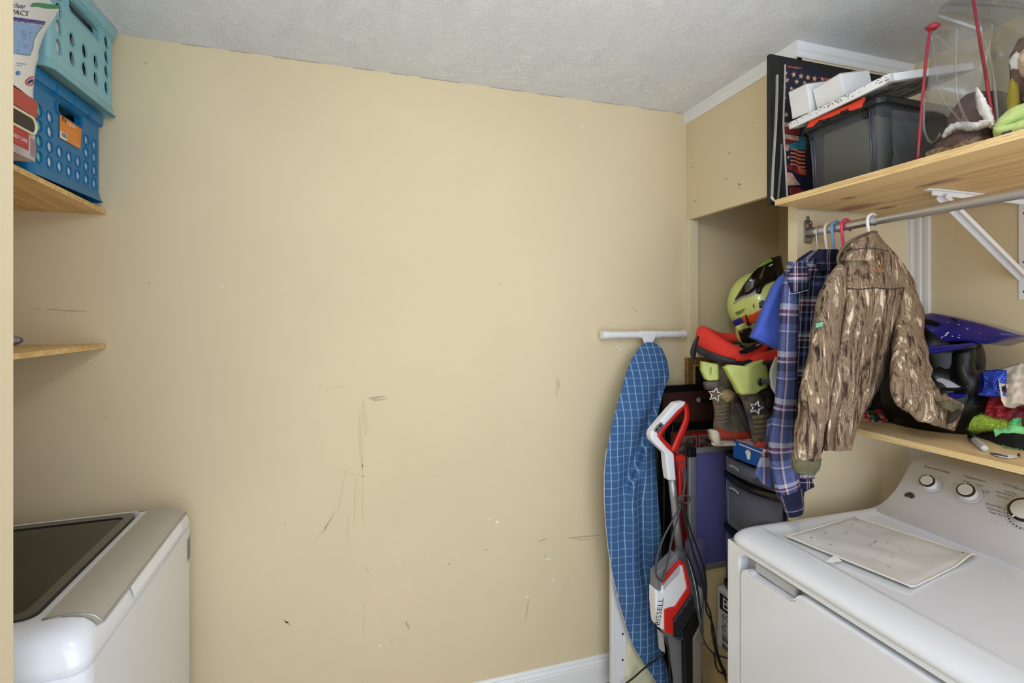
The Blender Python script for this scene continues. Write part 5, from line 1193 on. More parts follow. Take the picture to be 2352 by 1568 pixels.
pxloft(MB(), [(1690,946,38,Y1-0.002,0.052),(1702,975,42,Y1-0.002,0.052),(1712,1000,34,Y1-0.002,0.050)], Y1, 0.05, 20, 4, 0.08, 5, 5).build('instep', m_navy, t, smooth=True)
pxloft(MB(), [(1642,988,2),(1650,990,16),(1690,993,15),(1725,992,14),(1740,996,4)], Y1-0.002, 0.060, 20, 4, 0.05, 5, 4).build('foot_band', m_bred, t, smooth=True)
pxloft(MB(), [(1634,1010,2),(1645,1012,8),(1690,1012,7),(1735,1010,6),(1748,1008,1)], Y1-0.002, 0.064, 18, 4, 0.03, 4, 4).build('sole', m_cream_s, t, smooth=True)
patch(MB(), [(1637, 990), (1646, 988), (1653, 994), (1656, 1012), (1664, 1020), (1648, 1021), (1640, 1010)], lambda u, v: at(u, v, Y=Y1-0.062+0.0006*abs(u-1650)), (0, 0.03, 0), 8).build('heel_guard', m_cream_s, t, smooth=True)
pa = patch(MB(), [(1616, 830), (1626, 832), (1650, 836), (1652, 870), (1648, 873), (1628, 874), (1624, 870), (1615, 850)], lambda u, v: at(u, v, Y=Y1-0.063+0.0007*abs(u-1650)), (0, 0.02, 0), 10).build('top_strap', m_neon, t, smooth=True)
f1 = lambda u, v: at(u, v, Y=Y1-0.067+0.0006*abs(u-1660))
text_mb('TECH', 8, lambda x, y: at(1632 + y*0.9, 852 + x*0.9, Y=Y1-0.068+0.0007*18)).build('lettering', mat('olive_ink', (120,140,40), 0.7), pa, weld=False)
star_logo(t, (1643, 906), 17, f1, 10)
for k, v in enumerate((932, 941, 950, 959, 968)):
    MB().tube([at(u, v + 2.5*math.sin((u-1640)*0.12), Y=Y1-0.061+0.0007*abs(u-1664)) for u in (1644, 1650, 1657, 1664, 1671, 1678)], 0.003, 6).build('flex_rib', mat('dusty_rib', (122,112,94), 0.9), t, smooth=True)
patch(MB(), [(1622, 878), (1650, 874), (1656, 886), (1640, 892), (1626, 896)], lambda u, v: at(u, v, Y=Y1-0.062+0.0007*abs(u-1655)), (0, 0.02, 0), 10).build('navy_strap', m_navy, t, smooth=True)
pxloft(MB(), [(1692,925,6,Y1-0.058,0.006),(1708,950,9,Y1-0.058,0.006),(1720,975,10,Y1-0.056,0.006),(1728,990,5,Y1-0.054,0.006)], Y1, 0.006, 12, 4).build('side_guard', mat('slate_side_guard', (78,80,82), 0.6, var=0.3, vscale=30), t, smooth=True)
blob(at(1672, 908, Y=Y1-0.055), (0.030, 0.016, 0.022), 3, 0.3).build('mud_cake', mat('dried_mud', (176,148,108), 0.95, var=0.25, vscale=60), t, smooth=True)
Y2 = 1.395
t = thing('motocross_boot', 'leaning motocross boot with a bright neon shin plate above the blue shoebox', 'boot', (1.34, Y2, 1.1))
pxloft(MB(), [(1722,836,46,Y2,0.058),(1728,870,44,Y2,0.058),(1738,905,38,Y2,0.056),(1748,950,34,Y2,0.054),(1756,990,32,Y2,0.052),(1762,1012,30,Y2,0.05)], Y2, 0.056, 24, 5, 0.05, 6, 7).build('shaft', m_navy, t, smooth=True)
pp = patch(MB(), [(1673, 844), (1684, 838), (1720, 842), (1758, 822), (1767, 862), (1765, 886), (1755, 898), (1735, 904), (1706, 906), (1694, 882), (1682, 862)], lambda u, v: at(u, v, Y=Y2-0.064+0.00045*abs(u-1722)), (0, 0.03, 0), 10).build('shin_plate', m_neon, t, smooth=True)
pxloft(MB(), [(1680,842,3),(1700,833,10),(1730,824,12),(1754,816,8),(1762,812,2)], Y2+0.002, 0.05, 16, 4).build('cuff_opening', M_['black_m'], t, smooth=True)
patch(MB(), [(1730, 955), (1765, 950), (1770, 1002), (1742, 1006)], lambda u, v: at(u, v, Y=Y2-0.058+0.0006*abs(u-1750)), (0, 0.01, 0), 10).build('ribbed_panel', m_mud, t, smooth=True)
for v in (962, 973, 984, 995):
    MB().tube([at(u, v + (u-1750)*-0.08, Y=Y2-0.060+0.0006*abs(u-1750)) for u in (1732, 1742, 1752, 1766)], 0.0026, 6).build('rib', mat('dark_mud_groove', (74,68,60), 0.8), t)
pxloft(MB(), [(1744,1006,0.5),(1746,1010,17),(1754,1018,16),(1760,1026,10)], Y2-0.004, 0.055, 16, 3).build('toe_band', m_bred, t, smooth=True)
f2 = lambda u, v: at(u, v, Y=Y2-0.064+0.0005*abs(u-1740))
star_logo(t, (1737, 936), 16, f2, 16)
p = at(1747, 877, Y=Y2-0.062)
mb = MB(); mb.sphere(p, (0.011, 0.006, 0.013), 14, 8); mb.build('strap_stud', M_['black_pl'], t, smooth=True)
pxloft(MB(), [(1748,876,4),(1762,876,6),(1778,878,7),(1795,882,7)], Y2-0.068, 0.004, 10, 4).build('buckle_strap', mat('slate_rubber', (84,88,104), 0.5), t, smooth=True)
pxloft(MB(), [(1740,905,4),(1760,902,12),(1772,918,16),(1768,935,10)], Y2-0.05, 0.02, 12, 4, 0.2).build('ankle_buckle', M_['black_pl'], t, smooth=True)
text_mb('M', 13, lambda x, y: f2(1704 + x, 862 - y) + Vector((0, -0.004, 0)), shear=0.2).build('lettering', M_['ink'], pp, weld=False)
text_mb('TECH 3', 8, lambda x, y: f2(1714 + y*0.95 + x*0.25, 891 + x*0.9) + Vector((0, -0.004, 0))).build('lettering', mat('olive_ink', (110,128,40), 0.7), pp, weld=False)
# blue shoebox
t = thing('shoe_box', 'torn blue and red shoebox lying on top of the plastic drawers', 'box', (1.38, 1.4, 1.011))
sb = [at(1684, 1022, X=1.306), at(1784, 1066, X=1.306)]
zb = 1.0112
yb0, yb1 = 1.300, 1.482
mb = MB(); mb.box((1.300, yb0, zb), (1.42, yb1, zb+0.066)); bo = mb.build('body', mat('royal_blue_card', (24,86,170), 0.4), t, bevel=0.0015)
mb = MB(); mb.box((1.304, yb0+0.003, zb+0.0665), (1.416, yb1-0.003, zb+0.0675)); mb.build('lid_panel', mat('red_card', (196,60,44), 0.5, col2=(230,226,222), vscale=30), t)
mb = MB(); q = lambda y, z: Vector((1.2994, y, z)); mb.prism([q(1.408, zb+0.012), q(1.398, zb+0.016), q(1.394, zb+0.040), q(1.402, zb+0.048), q(1.414, zb+0.046), q(1.420, zb+0.038), q(1.414, zb+0.026)], (0.0005, 0, 0)); mb.build('torn_patch', M_['white_pap'], bo)
mb = MB(); mb.prism([q(1.45, zb+0.056), q(1.33, zb+0.052), q(1.33, zb+0.055), q(1.45, zb+0.0605)], (0.0005, 0, 0)); mb.build('white_scuff', M_['white_pap'], bo)

# ---------------------------------------------------------------- red neck brace on the boots
t = thing('neck_brace', 'red foam neck brace with black edges lying on top of the boots', 'neck brace', (1.37, 1.47, 1.38))
def brace(prof_fn, m, nm, a0=35, a1=325, **k):
    rings = []
    c = Vector((1.353, 1.475, 1.418))
    for i in range(41):
        a = math.radians(lerp(a0, a1, i/40)); ca, sa = math.cos(a), math.sin(a)
        # long axis along the view's left-right
        r1, r2 = 0.150, 0.105
        p = c + Vector((C_*r1*ca + S_*r2*sa, -S_*r1*ca + C_*r2*sa, 0)); o = Vector((C_*ca + S_*sa, -S_*ca + C_*sa, 0)).normalized()
        lift = 0.040*max(0, -ca)**2.0 + 0.012*ca + 0.028*sa
        hgt = 0.034 + 0.042*max(0, -ca)**1.5
        rings.append([p + o*x + Vector((0, 0, lift + z*hgt)) for x, z in prof_fn(ca)])
    mb = MB(); mb.loft(rings); return mb.build(nm, m, t, smooth=True, **k)
brace(lambda ca: [(0.028, -0.35), (0.034, 0.0), (0.026, 0.55), (0.006, 0.72), (-0.022, 0.55), (-0.034, 0.1), (-0.026, -0.35)], M_['red_rub'], 'foam_ring', 20, 340)
brace(lambda ca: [(0.030, -0.62), (0.037, -0.42), (0.032, -0.22), (-0.030, -0.22), (-0.034, -0.5)], mat('charcoal_rubber', (44,44,52), 0.6), 'under_shell', 20, 340)
pb = pxloft(MB(), [(1596,826,3),(1592,812,7),(1596,792,6),(1604,772,3)], 1.47, 0.03, 14, 4); pb.build('rear_pad', mat('black_rubber_pad', (26,26,30), 0.7), t, smooth=True)
wing = pxloft(MB(), [(1690,824,5),(1712,818,14),(1735,806,14),(1755,796,11),(1762,790,3)], 1.375, 0.022, 16, 4); wing.build('wing', M_['red_rub'], t, smooth=True)
badge = patch(MB(), [(1699, 806), (1716, 798), (1740, 786), (1752, 786), (1753, 792), (1734, 804), (1714, 812), (1701, 812)], lambda u, v: at(u, v, Y=1.349), (0, 0.006, 0), 10).build('badge', M_['black_pl'], t)
text_mb('leatt', 6.5, lambda x, y: at(1742 + x*0.92 + y*0.3, 791 - y - x*0.33, Y=1.348)).build('lettering', M_['ink_w'], badge, weld=False)
mb = MB(); mb.box((1.56, 1.40, 1.0105), (1.83, 1.75, 1.452)); o = mb.build('gear_bag', mat('black_nylon', (14,14,15), 0.7, bump=0.4, bscale=40), bevel=0.02); tag(o, 'black fabric gear bag behind the boots, under the yellow helmet', 'bag')
pxloft(MB(), [(1786,820,6),(1782,850,14),(1782,880,14),(1786,905,6)], 1.33, 0.02, 12, 4, 0.15).build('white_rag', mat('white_jersey', (214,214,210), 0.9)) and None
o = bpy.data.objects['white_rag']; tag(o, 'white cloth showing between the boot and the plaid shirt', 'cloth')

# ---------------------------------------------------------------- yellow helmet
HC = Vector((1.558, 1.622, 1.588)); HR = Vector((0.125, 0.125, 0.138))
t = thing('motocross_helmet', 'neon yellow and black motocross helmet with an orange strap in the alcove', 'helmet', (HC.x, HC.y, 1.453))
def ell(u, v, k=1.0, C=HC, R=HR):
    d = rayd(u, v); o = Vector((0, 0, H)) - C
    A_ = sum((d[i]/(R[i]*k))**2 for i in range(3)); B_ = 2*sum(d[i]*o[i]/(R[i]*k)**2 for i in range(3)); Cc = sum((o[i]/(R[i]*k))**2 for i in range(3)) - 1
    disc = B_*B_ - 4*A_*Cc
    if disc < 0: tt = -B_/(2*A_)
    else: tt = (-B_ - math.sqrt(disc))/(2*A_)
    return Vector((0, 0, H)) + d*tt
m_ny = mat('neon_yellow_shell', (214,226,132), 0.3, coat=0.5); m_gb = mat('gloss_black_shell', (12,12,13), 0.15, coat=0.6); m_gw = mat('silver_white_stripe', (196,196,198), 0.3)
mb = MB(); mb.sphere(HC, HR, 32, 20, fn=lambda d: 1 - 0.06*max(0, -d.z)**2); mb.build('shell', m_ny, t, smooth=True)
pxloft(MB(), [(1700,745,12),(1712,770,22),(1724,780,18),(1738,788,12)], 1.56, 0.06, 18, 4).build('chin_bar', m_ny, t, smooth=True)
patch(MB(), [(1703, 760), (1723, 752), (1740, 768), (1744, 780), (1722, 788), (1714, 788)], lambda u, v: at(u, v, Y=1.484), (0, 0.02, 0), 10).build('chin_vent', m_gb, t, smooth=True)
def hp(poly, m, nm, k=1.012): return patch(MB(), poly, lambda u, v: ell(u, v, k), away(0.012), 7).build(nm, m, t, smooth=True)
hp([(1683, 698), (1690, 686), (1706, 676), (1728, 670), (1738, 660), (1744, 655), (1738, 672), (1724, 680), (1704, 684), (1686, 698)], m_gw, 'stripe')
pk = lambda u, v: at(u, v, D=1.885 + 0.05*((u-1750)/60)**2 + 0.0009*max(0, 640-v))
patch(MB(), [(1686, 690), (1694, 676), (1710, 650), (1730, 626), (1752, 604), (1772, 592), (1794, 586), (1799, 612), (1802, 636), (1790, 640), (1768, 644), (1748, 652), (1734, 664), (1722, 673), (1704, 678)], pk, away(0.02), 9).build('peak', m_gb, t, smooth=True)
patch(MB(), [(1738, 616), (1752, 604), (1766, 594), (1772, 594), (1775, 599), (1764, 604), (1752, 610)], lambda u, v: pk(u, v) - rayd(u, v)*0.003, away(0.003), 9).build('peak_flash', mat('lime_flash', (150,206,66), 0.4), t)
patch(MB(), [(1765, 610), (1774, 605), (1776, 607), (1770, 611), (1767, 612)], lambda u, v: pk(u, v) - rayd(u, v)*0.003, away(0.003), 9).build('peak_mark', M_['ink_w'], t)
patch(MB(), [(1742, 640), (1754, 612), (1758, 612), (1750, 640)], lambda u, v: pk(u, v) - rayd(u, v)*0.002, away(0.002), 9).build('peak_flash', mat('bronze_flash', (96,78,48), 0.4), t)
patch(MB(), [(1781, 636), (1786, 620), (1790, 620), (1788, 636)], lambda u, v: pk(u, v) - rayd(u, v)*0.002, away(0.002), 9).build('peak_flash', M_['dgrey_pl'], t)
mb = MB(); mb.tube([ell(u, v, 1.03) for u, v in smooth_path([(1742, 674), (1744, 664), (1752, 652), (1768, 643), (1786, 638), (1800, 636)], 5)], [0.006, 0.008] + [0.010]*24, 10); mb.build('vent_hose', M_['black_pl'], t, smooth=True)
hp([(1743, 694), (1752, 688), (1762, 695), (1760, 704), (1744, 708)], M_['dgrey_pl'], 'side_vent'); hp([(1728, 702), (1732, 695), (1733, 710)], M_['grey_pl'], 'side_vent')
hp([(1710, 728), (1730, 720), (1756, 706), (1766, 702), (1764, 720), (1758, 732), (1722, 744)], mat('orange_red_strap', (214,78,36), 0.7), 'goggle_strap', 1.03)
hp([(1682, 737), (1702, 728), (1709, 742), (1707, 746), (1691, 755)], mat('cobalt_strap_end', (32,42,150), 0.6), 'strap_end', 1.045)
hp([(1703, 728), (1711, 724), (1719, 744), (1711, 747)], mat('orange_red_strap', (214,78,36), 0.7), 'strap_loop', 1.04)
hp([(1711, 723), (1714, 722), (1721, 744), (1718, 746)], M_['black_pl'], 'buckle', 1.05)
hp([(1693, 754), (1722, 742), (1726, 744), (1700, 757)], M_['black_pl'], 'strap_edge', 1.035)
for k, poly in enumerate(([(1688, 717), (1712, 707), (1711, 709.5), (1700, 714), (1696, 718), (1690, 720)], [(1691, 721), (1709, 713), (1708, 715.5), (1693, 724)])):
    hp(poly, mat('faint_grey_logo', (120,136,60), 0.5), 'wing_mark', 1.014)

# ---------------------------------------------------------------- ironing board leaning in the corner
t = thing('ironing_board', 'ironing board with a blue checked cover leaning upright against the back wall', 'ironing board', (1.05, 1.74, 0.0))
IY = 1.742
zb_ = at(1480, 768, Y=1.795).z
xa, xb = at(1382, 768, Y=1.795).x, at(1573, 768, Y=1.795).x
mb = MB(); mb.tube([(xa, 1.795, zb_), (xa+0.002, 1.795, zb_), (xb-0.002, 1.795, zb_), (xb, 1.795, zb_)], [0.0125, 0.0145, 0.0145, 0.012], 20); foot = mb.build('foot_bar', M_['white_mt'], t, smooth=True, auto=40)
mb = MB(); mb.tube([(xa-0.002, 1.795, zb_), (xa+0.028, 1.795, zb_)], 0.0165, 20); mb.build('end_cap', M_['white_pl'], foot, smooth=True, auto=40)
mb = MB(); mb.tube([(xb+0.001, 1.795, zb_), (xb-0.012, 1.795, zb_)], 0.0160, 20); mb.build('end_cap', M_['white_pl'], foot, smooth=True, auto=40)
mb = MB(); mb.tube([at(1468, 768, Y=1.793), at(1474, 768, Y=1.793), at(1506, 768, Y=1.793), at(1514, 768, Y=1.793)], 0.0162, 20); mb.build('joint_sleeve', M_['white_mt'], foot, smooth=True, auto=40)
mb = MB(); mb.prism(pxpoly([(1470, 760), (1512, 760), (1500, 786), (1498, 830), (1482, 830), (1480, 786)], Y=1.776), (0, 0.006, 0)); mb.build('joint_plate', M_['white_mt'], foot, bevel=0.002)
for u in (1478.5, 1508.5):
    MB().sphere(at(u, 770, Y=1.774), (0.003, 0.0025, 0.003), 8, 6).build('rivet', M_['white_mt'], foot, smooth=True)
L_ = [(786, 1484), (790, 1476), (800, 1467), (820, 1453), (850, 1440), (900, 1426), (950, 1412), (1000, 1400), (1050, 1391), (1090, 1388), (1150, 1388), (1200, 1391), (1260, 1397), (1320, 1407), (1380, 1421), (1440, 1438), (1480, 1452), (1510, 1470), (1540, 1490), (1600, 1528)]
R_ = [(786, 1500), (790, 1510), (800, 1520), (812, 1526), (830, 1533), (850, 1536), (868, 1537), (880, 1530), (900, 1524), (940, 1514), (980, 1507), (1040, 1505), (1100, 1508), (1160, 1513), (1220, 1519), (1280, 1521), (1340, 1520), (1400, 1514), (1440, 1510), (1470, 1512), (1500, 1521), (1540, 1536), (1600, 1556)]
def iron(a, b, s):
    v = lerp(786, 1600, b); u = lerp(curve(L_, v), curve(R_, v), a)
    e = max(0.0, math.sin(math.pi*a))**0.5 * min(1, (v-786)/30 + 0.05)
    w = 0.0
    if s > 0:
        fold = lambda u0, v0, u1, v1, wd: math.exp(-(((u-u0) - (u1-u0)*(v-v0)/(v1-v0))/wd)**2) * max(0, min(1, (v-v0+30)/60)) * max(0, min(1, (v1+30-v)/60))
        w = 0.034*fold(1532, 860, 1440, 1110, 13) - 0.022*fold(1547, 840, 1457, 1130, 16) + 0.024*fold(1470, 1060, 1480, 1330, 10) + 0.012*fold(1440, 1000, 1430, 1250, 12)
        w += 0.010*nz(u*0.02, v*0.012, 2)
    y = curve([(780, 1.772), (860, 1.730), (960, 1.690), (1600, 1.672)], v)
    return at(u, v, Y=y - s*0.016*e + w*e)
m_chk = uv_stripes('blue_checked_cotton', [(0, (62,98,144)), (0.88, (142,170,198))], [(0, (62,98,144)), (0.88, (142,170,198))], 1, 1, fac=0.5, mode='LIGHTEN')
nd = m_chk.node_tree.nodes
mb = MB(); 
def uvgrid(mb, fn, nu, nv):
    o = len(mb.f); mb.grid(fn, nu, nv)
    for k in range(o, len(mb.f)):
        mb.uv[k] = [((p.x)/0.030, p.z/0.030) for p in [mb.v[i] for i in mb.f[k]]]
uvgrid(mb, lambda a, b: iron(a, b, 1), 64, 150); uvgrid(mb, lambda a, b: iron(a, b, -1), 10, 60)
cov = mb.build('cover', m_chk, t, smooth=True, label='blue cotton cover with a pale check')
mb = MB(); mb.tube([iron(0.0, k/80, 1) + Vector((-0.001, -0.001, 0)) for k in range(24, 81)], 0.0016, 6); mb.build('hem_stitching', mat('grey_white_overlock', (206,200,196), 0.9), cov, smooth=True)
# perforated steel deck showing beside the cover
x0 = at(1407, 1420, Y=1.715).x
mb = MB(); ys = [0.03 + 0.052*k for k in range(17)]; hls = {}
for j in range(len(ys)-1): hls[(1 + j % 2, j)] = (0.0042, 0.0055, 1.0)
hole_panel(mb, (x0, 1.715, 0.0), (1,0,0), (0,0,1), [0, 0.030, 0.062, 0.094, 0.15], ys, hls, (0, 0.002, 0)); mb.build('perforated_deck', M_['white_mt'], t, label='white steel deck with round holes')
mb = MB(); mb.box((x0-0.004, 1.712, 0.03), (x0+0.008, 1.735, 0.87)); mb.build('deck_edge', M_['white_mt'], t, bevel=0.002)
mb = MB(); mb.box((x0+0.001, 1.722, 0.03), (x0+0.15, 1.726, 0.87)); mb.build('deck_backing', M_['black_m'], t)
patch(MB(), [(1444, 1455), (1456, 1480), (1472, 1508), (1500, 1535), (1540, 1565), (1560, 1610), (1440, 1610), (1436, 1530)], lambda u, v: at(u, v, Y=1.708-0.01*nz(u*0.05, v*0.02)), (0, 0.006, 0), 14).build('foam_lining', mat('cream_felt_lining', (222,218,184), 0.95), t, smooth=True)

# ---------------------------------------------------------------- stick vacuum
VY = 1.55
t = thing('stick_vacuum', 'white, red and grey stick vacuum standing before the framed pictures', 'vacuum cleaner', (1.10, VY, 0.0))
def vp(poly, y0, y1, m, nm, bev=0.003, parent=None, **k):
    mb = MB(); mb.prism(pxpoly(poly, Y=y0), (0, y1-y0, 0)); return mb.build(nm, m, parent or t, bevel=bev, **k)
hd = vp([(1577, 922), (1566, 923), (1553, 926), (1540, 940), (1522, 961), (1507, 979), (1498, 990), (1495, 1000), (1497, 1010), (1503, 1018), (1516, 1030), (1529, 1042), (1532, 1075), (1536, 1104), (1554, 1104), (1551, 1070), (1549, 1042), (1535, 1030), (1519, 1012), (1511, 1001), (1512, 993), (1536, 967), (1558, 943), (1572, 932)], VY-0.018, VY+0.018, M_['white_pl'], 'handle', 0.006)
pxloft(MB(), [(1574,929,5),(1552,951,6),(1530,976,6),(1516,995,7),(1518,1008,7),(1532,1023,7),(1544,1036,7)], VY, 0.014, 12, 4).build('grip_lining', M_['red_pl'], t, smooth=True)
pxloft(MB(), [(1572,927,5),(1577,936,6),(1577,962,7),(1568,988,8),(1556,1015,8),(1547,1036,9)], VY, 0.013, 12, 4).build('grip_strut', M_['red_pl'], t, smooth=True)
pxloft(MB(), [(1521,972,5),(1513,981,6.5),(1505,991,5)], VY-0.0185, 0.002, 12, 3).build('control_pad', M_['grey_pl'], t, smooth=True)
for u, v in ((1516.5, 977.5), (1509.5, 986)):
    vp([(u-3.5, v+2), (u+1, v-4), (u+4, v-1.5), (u-0.5, v+4.5)], VY-0.022, VY-0.018, M_['black_pl'], 'button', 0.0006)
mb = MB(); mb.tube([at(1543, 1100, Y=VY), at(1547, 1140, Y=VY), at(1554, 1200, Y=VY), at(1562, 1274, Y=VY)], 0.0135, 18); mb.build('pole', M_['silver'], t, smooth=True)
vp([(1553, 1046), (1568, 1044), (1575, 1050), (1575, 1072), (1570, 1082), (1562, 1082), (1558, 1062), (1554, 1060)], VY-0.010, VY+0.010, M_['red_pl'], 'cord_hook', 0.002)
pxloft(MB(), [(1562,1078,5),(1563,1110,4.5),(1563,1145,4)], VY, 0.008, 10, 3).build('cord_hook_arm', M_['red_pl'], t, smooth=True)
core = pxloft(MB(), [(1564,1262,13,VY,0.026),(1560,1280,18,VY,0.035),(1554,1310,42,VY,0.045),(1553,1345,48,VY,0.05),(1556,1390,49,VY,0.05),(1560,1430,46,VY,0.05),(1568,1470,38,VY,0.048),(1575,1520,34,VY,0.045),(1580,1568,34,VY,0.045),(1584,1620,34,VY,0.045),(1588,1650,30,VY,0.045)], VY, 0.05, 24, 4, sq=0.8)
core.build('body', M_['grey_pl'], t, smooth=True, label='grey plastic body')
fy = VY - 0.048
vp([(1506, 1354), (1506, 1388), (1508, 1415), (1511, 1440), (1527, 1450), (1528, 1400), (1551, 1394), (1579, 1352), (1578, 1340), (1569, 1298), (1558, 1297), (1521, 1346), (1520, 1360)], fy-0.016, fy+0.03, M_['white_pl'], 'front_shell', 0.006)
vp([(1523, 1345), (1558, 1301), (1562, 1300), (1561, 1318), (1540, 1338), (1525, 1356)], fy-0.018, fy-0.010, mat('frosted_tank', (188,186,190), 0.3), 'tank_window', 0.002)
vp([(1563, 1287), (1573, 1292), (1580, 1318), (1587, 1344), (1585, 1364), (1566, 1393), (1551, 1414), (1546, 1420), (1546, 1459), (1528, 1452), (1527, 1404), (1531, 1399), (1552, 1394), (1580, 1352), (1570, 1298), (1562, 1295), (1523, 1341), (1521, 1336)], fy-0.022, fy+0.02, M_['red_pl'], 'red_trim', 0.002)
tx_ = lambda x, y: at(1515 - y*0.9 + 0.15*x, 1405 - x, Y=fy-0.0165)
text_mb('BISSELL', 19, tx_, xs=1.05).build('lettering', M_['ink'], t, weld=False)
mm = mat('black_mesh_grille', (60,62,68), 0.5)
gr = vp([(1552, 1417), (1588, 1364), (1598, 1388), (1596, 1402), (1571, 1444), (1570, 1470), (1560, 1472), (1548, 1463), (1546, 1424)], fy-0.012, fy+0.02, mm, 'grille', 0.002)
mb = MB()
for i in range(12):
    for j in range(14):
        u, v = 1549 + i*4.2, 1370 + j*6.8 + (i % 2)*3
        if v > 1417 - (u-1552)*1.35 and v < 1466 - max(0, (u-1566))*1.9 and u < 1594 and v > 1424 - (u-1552)*1.4: mb.prism(pxpoly([(u-1.6, v-2), (u+1.6, v-2.6), (u+1.6, v+1.4), (u-1.6, v+2)], Y=fy-0.0125), (0, -0.0012, 0))
o = mb.build('grille_dots', M_['black_pl'], gr, weld=False); o['kind'] = 'stuff'
vp([(1600, 1397), (1607, 1434), (1591, 1464), (1592, 1600), (1578, 1600), (1572, 1454)], fy-0.014, fy+0.02, M_['black_pl'], 'lower_spine', 0.003)
vp([(1592, 1468), (1608, 1434), (1610, 1470), (1612, 1505), (1611, 1600), (1592, 1600)], fy-0.010, fy+0.03, M_['silver'], 'side_skirt', 0.003)
vp([(1604, 1346), (1614, 1352), (1619, 1370), (1617, 1420), (1613, 1456), (1609, 1420)], fy+0.01, fy+0.05, mat('pale_grey_plastic', (178,178,184), 0.4), 'side_panel', 0.002)
mb = MB(); mb.tube([at(u, v, Y=fy-0.004) for u, v in smooth_path([(1580, 1282), (1590, 1315), (1600, 1360), (1607, 1410), (1613, 1456)], 4)], 0.0025, 6); mb.build('white_edge', M_['white_pl'], t, smooth=True)
vp([(1507, 1318), (1522, 1306), (1556, 1272), (1560, 1286), (1521, 1334), (1520, 1362), (1506, 1354)], fy-0.010, fy+0.03, mat('mid_grey_plastic', (122,122,126), 0.4), 'shoulder', 0.004)
vp([(1516, 1450), (1524, 1455), (1528, 1498), (1520, 1496)], fy+0.02, fy+0.04, mat('rating_label', (176,176,172), 0.6), 'rating_label', 0.001)
# water cup behind
cx_, cyy = at(1597, 1290, Y=1.585).x, 1.585
z1_, z0_ = at(1597, 1240, Y=1.585).z, at(1597, 1375, Y=1.585).z
mb = MB(); mb.loft([[Vector((cx_ + r*math.cos(a), cyy + r*0.6*math.sin(a), z)) for a in [2*math.pi*k/24 for k in range(24)]] for r, z in ((0.036, z0_), (0.044, z0_+0.01), (0.044, z1_-0.01), (0.038, z1_))]); mb.build('water_tank', clear_plastic('violet_tank', (150,146,190), 0.35, 0.2), t, smooth=True, auto=40, label='translucent violet tank')
mb = MB(); mb.obox((at(1588, 1650, Y=VY).x, VY-0.02, 0.035), (0.11, 0, 0), (0, 0.10, 0), (0, 0, 0.0345)); mb.build('floor_nozzle', M_['dgrey_pl'], t, bevel=0.015)
def cord(pts, Y, r, nm, m, parent): return MB().tube([at(p[0], p[1], Y=(p[2] if len(p) > 2 else Y)) for p in smooth_path([tuple(q) + ((Y,) if len(q) < 3 else ()) for q in pts], 6)], r, 8).build(nm, m, parent, smooth=True)
m_cg = mat('grey_rubber_cord', (66,68,74), 0.5); m_cb = mat('black_rubber_cord', (22,22,24), 0.5)
cord([(1562, 1062), (1570, 1062), (1575, 1085), (1573, 1115), (1566, 1145), (1550, 1185), (1524, 1235), (1508, 1285), (1507, 1318), (1516, 1332), (1524, 1328), (1532, 1295), (1545, 1230), (1560, 1175), (1568, 1150), (1572, 1110), (1568, 1075)], VY-0.075, 0.0036, 'power_cord', m_cg, t)
MB().tube([at(1572 + 13*math.cos(a), 1146 + 9*math.sin(a), Y=VY-0.082) for a in [2*math.pi*k/20 for k in range(20)]], 0.0036, 8, closed=True).build('cord_loop', m_cg, t, smooth=True)
cord([(1568, 1150), (1576, 1200), (1590, 1260), (1606, 1310), (1616, 1360), (1612, 1420), (1615, 1465), (1634, 1496), (1660, 1508), (1684, 1512)], VY-0.08, 0.0036, 'power_cord', m_cg, t)
cord([(1570, 1152), (1584, 1210), (1600, 1255), (1616, 1300), (1622, 1345), (1622, 1400), (1636, 1430), (1645, 1480), (1655, 1520), (1680, 1572)], VY-0.085, 0.0034, 'power_cord', m_cb, t)
cord([(1566, 1152), (1578, 1215), (1594, 1275), (1610, 1325), (1618, 1370), (1632, 1410), (1636, 1455), (1648, 1510), (1668, 1560), (1676, 1590)], VY-0.09, 0.0034, 'power_cord', m_cb, t)
cord([(1576, 1268), (1588, 1300), (1600, 1345), (1608, 1400), (1614, 1452)], VY-0.062, 0.0034, 'power_cord', m_cb, t)
cord([(1530, 1462), (1536, 1500), (1540, 1560), (1545, 1620)], VY-0.06, 0.0034, 'power_cord', m_cb, t)
cord([(1528, 1498, 1.56), (1510, 1512, 1.62), (1480, 1534, 1.66), (1455, 1556, 1.68), (1430, 1575, 1.69)], 1.62, 0.0036, 'power_cord', m_cb, t)
cord([(1640, 1500), (1650, 1540), (1690, 1556)], VY-0.09, 0.0034, 'power_cord', m_cb, t)

# ---------------------------------------------------------------- dryer
dx0, dx1, ey0, ey1, ZD = 0.987, 1.74, 0.455, 1.147, 0.926
t = thing('dryer', 'white clothes dryer with a sloped control panel in the right foreground', 'dryer', ((dx0+dx1)/2, (ey0+ey1)/2, 0.0))
mb = MB(); mb.loft([[Vector((x, y, z)) for x, y in rrect((dx1-dx0-0.035)/2, (ey1-ey0)/2, 0.012, 5, (dx0+0.035+dx1)/2, (ey0+ey1)/2)] for z in (0.0, 0.897)]); mb.build('cabinet', M_['white_app'], t, smooth=True, auto=40)
